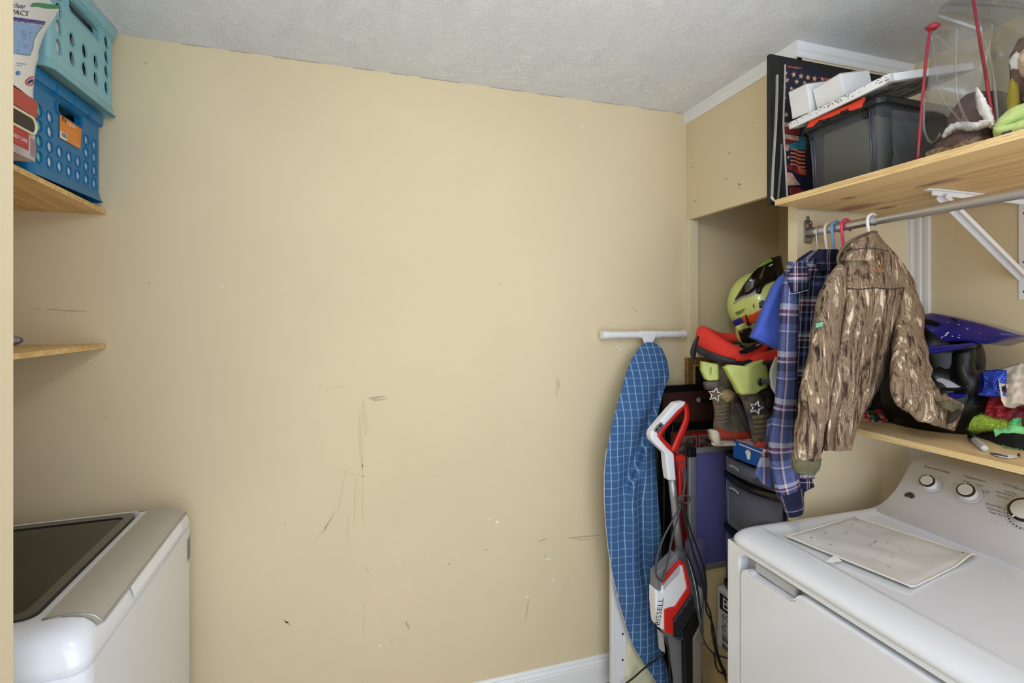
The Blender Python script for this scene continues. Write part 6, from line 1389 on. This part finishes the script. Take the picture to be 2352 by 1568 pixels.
# front frame: stile strips, rounded opening
zt_, fz = 0.898, 0.884
fo = [(ey0, 0.0), (ey1, 0.0), (ey1, zt_), (ey0, zt_)]
hole = [(1.100 - 0.03*(1-math.cos(a)), fz - 0.03*(1-math.sin(a))) for a in [math.radians(90*k/6) for k in range(7)]] 
inner = [(ey0+0.03, 0.02), (1.100, 0.02)] + [(1.100 - 0.03 + 0.03*math.cos(a), fz - 0.03 + 0.03*math.sin(a)) for a in [math.radians(90*k/6) for k in range(7)]] + [(ey0+0.03, fz)]
n = len(inner); outer = [(ey0, 0.0), (ey1, 0.0)] + [(lerp(ey1, ey1, k/6), lerp(fz-0.03, zt_, k/6)) for k in range(7)] + [(ey0, zt_)]
mb = MB(); pts = [Vector((dx0, y, z)) for y, z in outer] + [Vector((dx0, y, z)) for y, z in inner] + [Vector((dx0+0.006, y, z)) for y, z in inner] + [Vector((dx0+0.034, y, z)) for y, z in inner] + [Vector((dx0+0.036, y, z)) for y, z in outer]
fs = []
for r in range(4):
    for k in range(n): fs.append((r*n+k, r*n+(k+1) % n, (r+1)*n+(k+1) % n, (r+1)*n+k))
for k in range(n): fs.append((k, (k+1) % n, 4*n+(k+1) % n, 4*n+k))
mb.add(pts, fs); mb.build('front_frame', M_['white_app'], t, bevel=0.003)
mb = MB(); mb.box((dx0+0.032, ey0+0.01, 0.02), (dx0+0.036, 1.12, 0.892)); mb.build('recess_back', mat('grey_recess_enamel', (176,177,180), 0.35), t)
# door with a dipped handle lip
dp = [(1.095, 0.03), (1.095, 0.824), (1.088, 0.838), (1.074, 0.846), (1.058, 0.8475), (1.05, 0.8425), (0.93, 0.8445), (0.918, 0.852), (0.908, 0.870), (0.89, 0.873), (ey0+0.035, 0.873), (ey0+0.035, 0.03)]
mb = MB(); mb.prism([(dx0-0.004, y, z) for y, z in dp], (0.030, 0, 0)); door = mb.build('door', M_['white_app'], t, bevel=0.006, seg=3)
mb = MB(); mb.tube([(dx0-0.003, y, z) for y, z in [(1.062, 0.8475), (1.05, 0.8435), (0.93, 0.8455), (0.916, 0.854), (0.905, 0.868)]], 0.0016, 6); mb.build('handle_lip', M_['white_app'], door, smooth=True)
mb = MB(); mb.box((dx0+0.015, 0.93, 0.846), (dx0+0.031, 1.06, 0.872)); mb.build('handle_scoop', mat('light_grey_scoop', (190,191,194), 0.3), door, bevel=0.004)
# top with rolled front edge and dished deck
prof = [(dx0-0.002, 0.899), (dx0-0.006, 0.906), (dx0-0.004, 0.914), (dx0+0.006, 0.922), (dx0+0.024, 0.929), (dx0+0.050, 0.932), (dx0+0.078, 0.9325), (dx0+0.090, 0.9315), (dx0+0.098, 0.9275), (dx0+0.108, ZD), (dx0+0.30, ZD), (1.50, ZD), (1.536, ZD+0.001)]
mb = MB(); rings = []
yv = [ey1 - 0.0, ey1-0.002, ey1-0.006, ey1-0.013, ey1-0.022, ey1-0.034, ey1-0.046, ey1-0.056, ey1-0.066, (ey0+ey1)/2, ey0+0.03, ey0]
zl = [-0.026, -0.016, -0.008, -0.003, 0, 0, 0, 0, 0, 0, 0, 0]
bl = [0, 0, 0, 0, 0.1, 0.3, 0.7, 0.92, 1, 1, 1, 1]
for y, dz, b in zip(yv, zl, bl):
    row = []
    fr = max(0, (0.05 - (ey1 - y))/0.05)
    for k, (x, z) in enumerate(prof):
        top = 0.9325 if x > dx0+0.06 else z
        zz = lerp(top, z, b) + dz
        row.append(Vector((x + (0.030*fr**2.2 if k < 6 else 0.012*fr**2 if k < 8 else 0), y, max(0.8985, zz))))
    rings.append(row)
mb.loft(rings, closed=False, cap=False); mb.build('top', M_['white_app'], t, smooth=True)
MB().box((dx0+0.004, ey0+0.004, 0.8972), (1.70, ey1-0.006, 0.8988)).build('seam', mat('grey_seam', (120,121,124), 0.6), t)
# console
sil = [(1992, 1166), (2012, 1160), (2030, 1149), (2048, 1131), (2062, 1112), (2076, 1088), (2088, 1067), (2097, 1055), (2108, 1047), (2124, 1042)]
cp = [at(u, v, Y=1.138) for u, v in smooth_path(sil, 3)]
cpx = [(p.x, p.z) for p in cp]
xe, ze = cpx[-1]; cpx += [(xe+0.02, ze+0.002), (dx1-0.004, ze-0.006), (dx1-0.002, 0.95)]
mb = MB(); rings = []
for y, ins in ((ey1-0.006, 0.010), (ey1-0.008, 0.004), (ey1-0.014, 0.0), (ey0+0.014, 0.0), (ey0+0.006, 0.006)):
    rings.append([Vector((x + ins*0.9, y, max(ZD+0.0005, z - ins*0.8))) for x, z in cpx] + [Vector((dx1-0.002, y, 0.90)), Vector((1.535, y, 0.90))])
mb.loft(rings); cons = mb.build('console', mat('pale_grey_console', (214,213,218), 0.3, coat=0.2), t, smooth=True, auto=45)
MB().tube([(1.552, ey1-0.08, ZD+0.0024), (1.552, ey0+0.02, ZD+0.0024)], 0.0012, 6).build('deck_seam', M_['white_app'], t)
# console face plane between the two sloped profile points
pa_, pb_ = at(2056, 1121, Y=1.138), at(2086, 1070, Y=1.138)
cu_ = Vector((pb_.x-pa_.x, 0, pb_.z-pa_.z)).normalized(); cn_ = Vector((-cu_.z, 0, cu_.x)); cr_ = Vector((0, -1, 0))
def onface(u, v, lift=0.0):
    r = rayd(u, v); o = Vector((0, 0, H)); tt = (pa_ - o).dot(cn_)/r.dot(cn_); return o + r*tt + cn_*lift
def knob(u, v, r, nm, h=0.022, tick=-20):
    c = onface(u, v)
    def rg(rad, l): return [c + cu_*rad*math.cos(a) + cr_*rad*math.sin(a) + cn_*l for a in [2*math.pi*k/32 for k in range(32)]]
    mb = MB(); mb.loft([rg(r*1.45, 0.0003), rg(r*1.38, 0.0022), rg(r*1.0, 0.0022)]); b0 = mb.build('knob_dish', mat('dish_grey', (204,203,208), 0.35), cons, smooth=True, auto=40)
    mb = MB(); mb.loft([rg(r*1.04, 0.001), rg(r*0.98, h*0.75), rg(r*0.95, h*0.78)]); k = mb.build('knob', M_['white_pl'], t, smooth=True, auto=40)
    mb = MB(); mb.loft([rg(r*1.0, h*0.75), rg(r*1.0, h*0.98), rg(r*0.95, h), rg(r*0.80, h)]); mb.build('knob_ring', mat('smoked_chrome', (96,90,80), 0.12, metal=1), k, smooth=True, auto=40)
    mb = MB(); mb.loft([rg(r*0.81, h*0.97), rg(r*0.81, h+0.0012), rg(r*0.78, h+0.0018)]); mb.build('knob_cap', mat('white_knob_cap', (224,222,222), 0.35), k, smooth=True, auto=40)
    a = math.radians(tick); d = cu_*math.cos(a) + cr_*math.sin(a); e = cn_.cross(d)
    mb = MB(); mb.obox(c + d*r*0.90 + cn_*(h+0.0006), d*r*0.10, e*r*0.05, cn_*0.0008); mb.build('pointer', M_['white_pl'], k)
    return k
knob(2137, 1112, 0.0200, 'a', tick=-8); knob(2226, 1134, 0.0215, 'b', tick=-18)
knob(2366, 1184, 0.034, 'c', 0.03, tick=205)
def ctext(s, u, v, size, m=M_['ink'], al='CENTER', bold=False):
    c = onface(u, v, 0.0006)
    text_mb(s, size, lambda x, y: c + cr_*x + cu_*y, al).build('lettering', m, cons, weld=False)
ctext('Extended Tumble', 2152, 1078, 0.0098); ctext('Temperature', 2238, 1099, 0.0102); ctext('Cottons', 2320, 1115, 0.0095, M_['ink_b'])
ctext('On', 2161, 1096, 0.005); ctext('Low', 2194, 1112, 0.005); ctext('Medium', 2220, 1106, 0.0055); ctext('Delicates', 2251, 1114, 0.0055); ctext('Low', 2250, 1117.5, 0.004); ctext('Air Fluff', 2264, 1128, 0.006); ctext('No heat', 2263, 1132, 0.004)
for s, u, v, z in (('Extended Tumble', 2362, 1126, 0.006), ('Less Dry', 2336, 1135, 0.0075), ('Optimum Dry', 2328, 1139.5, 0.007), ('More Dry', 2319, 1146, 0.007), ('Off', 2315, 1161, 0.006), ('Quick Fluff 10', 2309, 1169, 0.0075), ('Dewrinkle 20', 2311, 1179, 0.0075), ('Damp Dry 40', 2315, 1188, 0.0075), ('40', 2319, 1201, 0.006), ('50', 2329, 1208, 0.006), ('60', 2340, 1214, 0.006)):
    ctext(s, u, v, z, al='RIGHT' if 'D' in s or 'Q' in s else 'CENTER') if s not in ('Extended Tumble',) else ctext(s, 2352, v, z)
ctext('Time Dry', 2305, 1208, 0.0105)
c = onface(2366, 1184)
mb = MB(); 
for k in range(14):
    a = math.radians(120 + k*11); mb.obox(c + cu_*0.043*math.cos(a) - cr_*0.043*math.sin(a)*-1 + cn_*0.0026, cu_*0.0016, cr_*0.0016, cn_*0.0005)
mb.build('dial_dots', M_['ink'], cons, weld=False)['kind'] = 'stuff'
# round monogram badge
c = onface(2089, 1140)
def rg(rad, l): return [c + cu_*rad*math.cos(a) + cr_*rad*math.sin(a) + cn_*l for a in [2*math.pi*k/28 for k in range(28)]]
mb = MB(); mb.loft([rg(0.0150, 0.0004), rg(0.0148, 0.0022), rg(0.0125, 0.0026)]); bd = mb.build('badge', mat('pewter_badge', (150,142,124), 0.3, metal=0.8), t, smooth=True, auto=40)
mb = MB(); mb.loft([rg(0.0122, 0.0024), rg(0.0120, 0.0028)]); mb.build('badge_field', mat('dark_bronze', (58,52,42), 0.3, metal=0.5), bd)
for s, dx_ in (('G', -0.0035), ('E', 0.0035)): text_mb(s, 0.013, lambda x, y: c + cr_*(x+dx_) + cu_*y + cn_*0.0031, shear=0.25).build('monogram', mat('pewter_letter', (150,142,120), 0.3, metal=0.8), bd, weld=False)
mb = MB(); mb.tube([p + cn_*0.0006 for p in rg(0.0110, 0.0028)], 0.0005, 5, closed=True); mb.build('badge_rim', mat('pewter_letter2', (160,150,128), 0.3, metal=0.8), bd)

# ---------------------------------------------------------------- rag on the dryer
t = thing('utility_cloth', 'stained off-white cloth with a loop tag lying on the dryer', 'cloth', (1.33, 0.95, ZD))
c0, c1, c2, c3 = at(1804, 1235, Z=ZD+0.002), at(2092, 1353, Z=ZD+0.002), at(2243, 1279, Z=ZD+0.002), at(1962, 1188, Z=ZD+0.002)
c0.z = max(c0.z, 0)
def rag(a, b, s=1):
    p = (c0*(1-a)+c1*a)*(1-b) + (c3*(1-a)+c2*a)*b
    h = 0.0045 + 0.004*max(0, nz(p.x*18, p.y*10, 1)+0.35) + 0.006*max(0, nz(p.x*9+p.y*6, p.y*4, 3))
    e = min(1, a/0.05, (1-a)/0.05, b/0.05, (1-b)/0.05)
    cur = 0.012*max(0, (a-0.85)/0.15)**2*max(0, 1-abs(b-0.9)*4) + 0.004*(1-min(1, b/0.06))
    lip = 0.0065*max(0, 1-(p.x-(dx0+0.075))/0.03) if p.x < dx0+0.105 else 0
    return Vector((p.x, p.y, ZD + 0.0015 + min(0.0065, lip) + (h*(0.35+0.65*e) + cur if s > 0 else 0)))
m_rag = mat('stained_offwhite_cotton', (208,205,198), 0.9, var=0.10, vscale=9, bump=0.15, bscale=300)
mb = MB(); mb.grid(lambda a, b: rag(a, b), 50, 30); mb.grid(lambda a, b: rag(a, b, -1), 50, 30); n1 = 51
mb.build('cloth', m_rag, t, smooth=True)
ed = [rag(k/40, 0) for k in range(41)] + [rag(1, k/20) for k in range(21)] + [rag(1-k/40, 1) for k in range(41)] + [rag(0, 1-k/20) for k in range(20)]
MB().tube([p + Vector((0, 0, 0.0008)) for p in ed], 0.0022, 6, closed=True).build('hem', mat('offwhite_hem', (216,213,204), 0.9), t, smooth=True)
tg = rag(0.36, 0)
q0, q1 = at(1900, 1284, Z=ZD+0.008), at(1930, 1286, Z=ZD+0.008)
MB().prism(pxpoly([(1908, 1280), (1920, 1276), (1933, 1288), (1914, 1291), (1897, 1290)], Z=ZD+0.009), (0, 0, 0.001)).build('loop_tag', M_['white_pap'], t)
mb = MB()
random.seed(11)
for k in range(26):
    a, b = random.random()*0.9+0.05, random.random()*0.8+0.1; p = rag(a, b); s = random.uniform(0.0006, 0.0016)
    mb.prism([p + Vector((-s*3, -s, 0.0012)), p + Vector((s*2, -s*0.5, 0.0012)), p + Vector((s*3, s, 0.0012)), p + Vector((-s, s, 0.0012))], (0, 0, 0.0002))
mb.build('specks', mat('brown_lint', (92,76,58), 0.9), t, weld=False)['kind'] = 'stuff'

# ---------------------------------------------------------------- things on the lower right shelf
m_hb = mat('metallic_blue_shell', (26,44,160), 0.25, coat=0.6, col2=(40,30,96), vscale=4); m_hk = mat('gloss_black_helmet', (8,8,10), 0.3, spec=0.3)
HB = Vector((1.715, 1.090, 1.405)); RB = Vector((0.112, 0.135, 0.135))
t = thing('motocross_helmet', 'blue and black motocross helmet with a long pointed peak behind the jacket', 'helmet', (HB.x, HB.y, SL+0.02))
MB().sphere(HB, RB, 32, 20).build('shell', m_hk, t, smooth=True)
pxloft(MB(), [(2120,806,10),(2150,802,10),(2190,797,7),(2232,791,5),(2240,789,2)], 1.628, 0.02, 12, 4, ax='X').build('brow_band', m_hb, t, smooth=True)
# lower black skirt of the shell and the chin bar thrust forward
rings = []
for z, rx, ry, oy in ((SL+0.002, 0.095, 0.120, 0.0), (SL+0.03, 0.108, 0.135, -0.005), (SL+0.09, 0.114, 0.142, -0.01), (SL+0.15, 0.113, 0.138, -0.004), (SL+0.20, 0.111, 0.132, 0)):
    rings.append([Vector((HB.x + rx*math.cos(a), HB.y + oy + ry*math.sin(a), z)) for a in [2*math.pi*k/28 for k in range(28)]])
MB().loft(rings).build('lower_shell', m_hk, t, smooth=True)
pxloft(MB(), [(2180,796,20,1.72,0.06),(2192,806,46,1.72,0.085),(2192,832,46,1.72,0.09),(2194,858,48,1.715,0.09),(2200,880,52,1.715,0.09),(2200,902,46,1.715,0.085)], 1.72, 0.07, 20, 4, sq=0.8, ax='X').build('chin_bar', m_hk, t, smooth=True)
pkb = lambda u, v, k=0: at(u, v, X=1.640 + 0.03*((v-770)/50)**2 + k)
patch(MB(), [(2120, 722), (2140, 718), (2190, 729), (2240, 742), (2280, 755), (2319, 768), (2285, 776), (2245, 787), (2200, 783), (2160, 786), (2120, 800)], pkb, lambda p: Vector((0.13, 0.0, -0.012)), 14).build('peak', m_hb, t, smooth=True, label='long blue peak with chipped paint')
patch(MB(), [(2124, 732), (2144, 736), (2162, 745), (2150, 750), (2124, 742)], lambda u, v: pkb(u, v, -0.002), (0.002, 0, 0), 12).build('peak_slot', m_hk, t)
patch(MB(), [(2184, 730), (2192, 731), (2200, 740), (2196, 738)], lambda u, v: pkb(u, v, -0.002), (0.002, 0, 0), 12).build('peak_slot', m_hk, t)
patch(MB(), [(2130, 795), (2160, 784), (2200, 781), (2252, 784), (2240, 790), (2190, 797), (2150, 800)], lambda u, v: pkb(u, v, 0.004), (0.02, 0, 0), 12).build('peak_underside', m_hk, t)
MB().tube([at(u, v, X=y) for u, v, y in smooth_path([(2120, 812, 1.635), (2160, 806, 1.630), (2200, 801, 1.63), (2235, 795, 1.64), (2243, 789, 1.66)], 5)], 0.005, 8).build('visor_rim', mat('black_rubber_rim', (20,20,22), 0.4), t, smooth=True)
mb = MB()
for k, (u, v, l, w, a) in enumerate([(2176, 765, 10, 4, -30), (2164, 774, 8, 2.5, -40), (2172, 770, 8, 3, -20), (2188, 772, 6, 2, 10), (2202, 775, 6, 2, 20), (2204, 770, 4, 1.5, 0), (2222, 755, 5, 2, 20), (2202, 745, 4, 1.5, 0), (2178, 740, 3, 1.5, 0), (2250, 765, 3, 1.5, 0)]):
    ca, sa = math.cos(math.radians(a)), math.sin(math.radians(a)); pts = []
    for q in range(8):
        an = q*math.pi/4; x, y = l/2*math.cos(an)*(1+0.3*nz(q*1.3, k)), w/2*math.sin(an); pts.append(pkb(u + x*ca - y*sa, v + x*sa + y*ca, -0.0012))
    mb.add(pts, [tuple(range(8))])
mb.build('paint_chips', mat('bare_paint_chip', (196,190,200), 0.6), t, weld=False)['kind'] = 'stuff'
patch(MB(), [(2145, 872), (2160, 868), (2180, 878), (2200, 890), (2175, 890), (2165, 880)], lambda u, v: at(u, v, X=1.622), (0.02, 0, 0), 12).build('mouth_vent', mat('pale_vent', (196,198,206), 0.4), t)
MB().tube([at(u, v, X=1.624) for u, v in smooth_path([(2140, 892), (2170, 894), (2200, 893), (2224, 886)], 4)], 0.004, 8).build('chin_trim', mat('black_rubber_rim', (20,20,22), 0.4), t, smooth=True)
pxloft(MB(), [(2120,890,8),(2150,900,11),(2190,906,10),(2222,904,4)], 1.665, 0.045, 14, 4, ax='X').build('chin_edge', m_hb, t, smooth=True)

def mound(nm, label, cat, bot, top, X0, X1, m, wr=0.012, seed=0, nu=30, nv=16, wf=0.03, group=None, drop=True):
    """cloth lying on the shelf: bottom and top outlines in px; the surface climbs from its front edge (at X0, or on the shelf top when X0 is None) to X1 (an offset when X0 is None) and falls to the shelf behind"""
    mb = MB()
    def q(a, b):
        ub, vb = curve2(bot, a); ut, vt = curve2(top, a)
        u, v = lerp(ub, ut, b), lerp(vb, vt, b)
        x0 = at(ub, vb, Z=SL+0.001).x if X0 is None else X0
        x1 = x0 + X1 if X0 is None else X1
        e = math.sin(math.pi*min(1, b*1.0))**0.7 * min(1, a*8+0.2, (1-a)*8+0.2)
        x = lerp(x0, x1, b**1.2) + wr*e*(nz(u*wf+seed, v*wf*1.6, seed) + 0.6*nz(u*wf*2.3, v*wf*2.6+seed, 2))
        p = at(u, v, X=min(x, XR-0.01)); p.z = max(p.z, SL+0.0008); return p
    def back(a, b):
        p = q(a, 1.0); return Vector((min(XR-0.004, lerp(p.x, p.x+0.03, b)), p.y, lerp(p.z, SL+0.0008, b)))
    def skirt(a, b):
        p = q(a, 0.0)
        return Vector((min(XR-0.004, lerp(p.x, p.x+(0.012 if drop else 0.06), b)), p.y, lerp(p.z, SL+0.0008 if drop else max(SL+0.0008, p.z-0.012), b)))
    mb.grid(q, nu, nv); mb.grid(back, nu, 4); mb.grid(skirt, nu, 1)
    o = mb.build(nm, m, smooth=True); tag(o, label, cat, group); return o
def curve2(tab, a):
    n = len(tab)-1; i = min(int(a*n), n-1); f = a*n - i
    return lerp(tab[i][0], tab[i+1][0], f), lerp(tab[i][1], tab[i+1][1], f)
m_multi = bpy.data.materials.new('bright_multicolour_print'); m_multi.use_nodes = True; N, L = nodes(m_multi); b = N['Principled BSDF']; b.inputs['Roughness'].default_value = 0.85
tc = N.new('ShaderNodeTexCoord'); vo = N.new('ShaderNodeTexVoronoi'); vo.inputs['Scale'].default_value = 75; L.new(tc.outputs['Object'], vo.inputs['Vector'])
sp = N.new('ShaderNodeSeparateColor'); L.new(vo.outputs['Color'], sp.inputs['Color'])
r = ramp(N, [(0.0, (30,30,36)), (0.18, (190,40,44)), (0.34, (40,110,60)), (0.48, (220,190,70)), (0.6, (60,120,190)), (0.75, (214,120,130)), (0.88, (210,208,204))], 'CONSTANT'); L.new(sp.outputs[0], r.inputs['Fac'])
v2 = N.new('ShaderNodeTexVoronoi'); v2.feature = 'DISTANCE_TO_EDGE'; v2.inputs['Scale'].default_value = 75; L.new(tc.outputs['Object'], v2.inputs['Vector'])
r2 = ramp(N, [(0.03, (1,1,1,1)), (0.06, (0,0,0,1))]); L.new(v2.outputs['Distance'], r2.inputs['Fac'])
L.new(mix(N, L, r2.outputs['Color'], r.outputs['Color'], (0.01, 0.01, 0.012, 1)), b.inputs['Base Color'])
mound('printed_cloth', 'folded cloth with a bright multicolour print at the left end of the lower shelf', 'cloth', [(1976, 966), (2010, 968), (2040, 970), (2075, 972), (2093, 966)], [(1985, 945), (2010, 940), (2040, 940), (2075, 946), (2094, 954)], None, 0.03, m_multi, 0.008, 3)
mound('black_bundle', 'black garment bundled behind the multicolour cloth', 'clothes', [(1985, 955), (2020, 950), (2060, 950), (2110, 965)], [(2010, 905), (2035, 882), (2060, 880), (2100, 930)], 1.662, 1.70, M_['black_m'], 0.01, 9)
mound('lilac_cloth', 'pale lilac cloth peeping from under the jacket cuff', 'cloth', [(2150, 979), (2170, 981), (2190, 983), (2210, 982)], [(2158, 966), (2178, 964), (2195, 958), (2212, 956)], None, 0.02, mat('lilac_cotton', (196,184,206), 0.9), 0.005, 1)
mound('green_camo_cloth', 'dark green cloth beneath the blue helmet', 'cloth', [(2150, 925), (2180, 930), (2205, 935), (2235, 930)], [(2150, 905), (2180, 908), (2205, 908), (2235, 905)], 1.655, 1.67, mat('dark_green_camo', (44,72,60), 0.9, col2=(20,30,44), vscale=25), 0.006, 2, drop=False)
m_mesh = mat('royal_blue_mesh', (40,72,214), 0.7, spec=0.3); N, L = nodes(m_mesh); bb = N['Principled BSDF']
tc = N.new('ShaderNodeTexCoord'); vm = N.new('ShaderNodeTexVoronoi'); vm.inputs['Scale'].default_value = 190; vm.inputs['Randomness'].default_value = 0.15; L.new(tc.outputs['Object'], vm.inputs['Vector'])
rm = ramp(N, [(0.25, (110,142,246)), (0.55, (24,48,176))]); L.new(vm.outputs['Distance'], rm.inputs['Fac']); L.new(rm.outputs['Color'], bb.inputs['Base Color'])
mound('mesh_jersey', 'bright blue mesh jersey beside the helmet', 'clothes', [(2214, 905), (2250, 907), (2285, 908), (2310, 908)], [(2208, 888), (2225, 874), (2250, 866), (2256, 852), (2290, 848), (2312, 850)], 1.69, 1.735, m_mesh, 0.02, 4, drop=False)
red = mound('red_shirt', 'rumpled red and navy shirt under the cream shirt', 'clothes', [(2212, 952), (2240, 964), (2270, 968), (2310, 966), (2352, 960), (2400, 965)], [(2212, 926), (2225, 914), (2260, 906), (2300, 908), (2352, 915), (2400, 925)], 1.70, 1.735, mat('red_polyester', (206,40,32), 0.6, col2=(44,30,52), vscale=9), 0.022, 6, nu=44, nv=22, wf=0.05)
crm = mound('cream_shirt', 'cream shirt with a small dark palm print on the pile', 'clothes', [(2294, 878), (2300, 920), (2308, 934), (2330, 926), (2365, 928), (2410, 936)], [(2288, 852), (2300, 846), (2318, 840), (2345, 833), (2370, 838), (2410, 842)], 1.68, 1.76, mat('cream_cotton', (222,208,188), 0.85, var=0.06, vscale=12), 0.018, 8, nu=40, nv=24, drop=False)
mb = MB()
for k in range(9):
    a = math.radians(k*40 + 8); c = (2306, 893); r1 = 11 if k % 2 else 8
    mb.tube([at(c[0], c[1], X=1.690), at(c[0]+r1*0.5*math.cos(a), c[1]+r1*0.5*math.sin(a)-1, X=1.689), at(c[0]+r1*math.cos(a), c[1]+r1*math.sin(a)+1, X=1.689)], [0.0012, 0.002, 0.0006], 5)
mb.build('palm_print', M_['ink'], crm, weld=False)
# fuzzy lime sock: core plus short fibres
t = thing('fuzzy_sock', 'fluffy lime green sock on the front edge of the lower shelf', 'sock', at(2255, 990, Z=SL))
m_fz = mat('lime_fibre', (188,212,84), 0.9, var=0.2, vscale=80)
core = MB(); pxloft(core, [(2208,972,4),(2220,970,16),(2240,970,20),(2262,972,17),(2285,975,13),(2305,978,13),(2315,980,6)], 1.695, 0.024, 18, 4, 0.15, 4, 3, ax='X')
core.build('core', m_fz, t, smooth=True)
random.seed(3); fib = MB(); cv = core.v; cen = sum(cv, Vector())/len(cv)
nr = 18
for k in range(2600):
    fi = random.randrange(len(core.f) - 2); f = core.f[fi]; w1, w2 = random.random(), random.random()
    p = (cv[f[0]]*(1-w1)+cv[f[1]]*w1)*(1-w2) + (cv[f[3]]*(1-w1)+cv[f[2]]*w1)*w2
    j0 = fi//nr; cen = sum(cv[j0*nr:(j0+1)*nr], Vector())/nr
    d = (p - cen)
    if d.length < 1e-6: continue
    d = (d.normalized() + Vector((random.uniform(-1,1), random.uniform(-1,1), random.uniform(-1,1)))*0.45).normalized()
    l = random.uniform(0.005, 0.010); s_ = d.orthogonal().normalized()*0.0008
    fib.add([p - s_, p + s_, p + d*l], [(0, 1, 2)])
fb = fib.build('fibres', m_fz, t, weld=False); fb['kind'] = 'stuff'
mound('mint_cloth', 'mint green satin cloth draped over black fabric at the shelf edge', 'cloth', [(2282, 986), (2298, 990), (2318, 996), (2352, 1016), (2400, 1030)], [(2281, 979), (2300, 976), (2326, 974), (2352, 980), (2400, 982)], 1.655, 1.69, mat('mint_satin', (142,226,150), 0.45), 0.014, 2, nu=36)
mound('black_fabric', 'black fabric with a frayed green edge at the front of the shelf', 'cloth', [(2240, 1002), (2270, 1011), (2300, 1023), (2330, 1031), (2360, 1035), (2400, 1040)], [(2244, 998), (2272, 990), (2300, 990), (2330, 994), (2360, 998), (2400, 1000)], None, 0.03, mat('black_knit', (14,14,15), 0.9), 0.006, 5)
mound('green_ribbon', 'curl of mint ribbon with black edging behind the mint cloth', 'ribbon', [(2316, 972), (2326, 968), (2336, 975), (2346, 968)], [(2318, 968), (2328, 959), (2340, 959), (2347, 960)], 1.69, 1.70, mat('mint_ribbon', (98,206,128), 0.5), 0.006, 7, nu=16, nv=6)
frp = MB()
random.seed(8)
for k in range(220):
    u = random.uniform(2292, 2350); v = 1014 + (u-2292)*0.16 + random.uniform(0, 13)*min(1, (u-2288)/20)
    p = at(u, v, Z=SL+0.002) + Vector((-0.001, 0, 0)); frp.tube([p, p + Vector((random.uniform(-.001,.001), random.uniform(-.003,.003), random.uniform(0,.003)))], 0.0007, 4)
o = frp.build('frayed_trim', mat('moss_green_yarn', (104,150,96), 0.9), weld=False); tag(o, 'frayed moss green yarn trim on the black fabric', 'trim'); o.parent = None
# marker and paper scrap
t = thing('marker_pen', 'grey marker pen with a black cap on the lower shelf', 'marker', at(2245, 1015, Z=SL))
q0, q1 = at(2229, 1003, Z=SL+0.009), at(2262, 1030, Z=SL+0.009)
d = (q1-q0)
MB().tube([q0 + d*0.30, q0 + d*0.34, q0 + d*0.92, q0 + d*0.985, q1], [0.0082, 0.0088, 0.0088, 0.0075, 0.004], 14).build('barrel', mat('grey_marker_plastic', (196,198,198), 0.35), t, smooth=True, auto=40)
MB().tube([q0, q0 + d*0.04, q0 + d*0.28, q0 + d*0.33], [0.0075, 0.0086, 0.0089, 0.0089], 14).build('cap', M_['black_pl'], t, smooth=True, auto=40)
mb = MB(); mb.obox(q0 + d*0.14 + Vector((-0.003, -0.004, 0.0085)), d*0.12, (0.0015, 0, 0), (0, 0, 0.001)); mb.build('clip', M_['black_pl'], t)
t = thing('paper_scrap', 'torn scrap of white and purple paper at the front edge of the lower shelf', 'paper', at(2315, 1046, Z=SL))
pg = lambda pts, lift: [at(u, v, Z=SL+lift) for u, v in pts]
MB().prism(pg([(2273, 1040), (2285, 1041), (2312, 1044), (2338, 1044), (2342, 1050), (2318, 1053), (2300, 1050), (2282, 1045)], 0.003), (0, 0, 0.0005)).build('white_side', M_['white_pap'], t)
MB().prism(pg([(2272, 1039), (2286, 1040), (2316, 1047), (2314, 1049.5), (2290, 1045), (2280, 1044)], 0.0038), (0, 0, 0.0005)).build('purple_edge', mat('purple_print', (84,70,110), 0.6), t)
MB().prism(pg([(2338, 1040), (2344, 1044), (2342, 1049), (2336, 1046)], 0.006), (0, 0, 0.001)).build('curled_corner', mat('dark_curl', (50,44,60), 0.6), t)
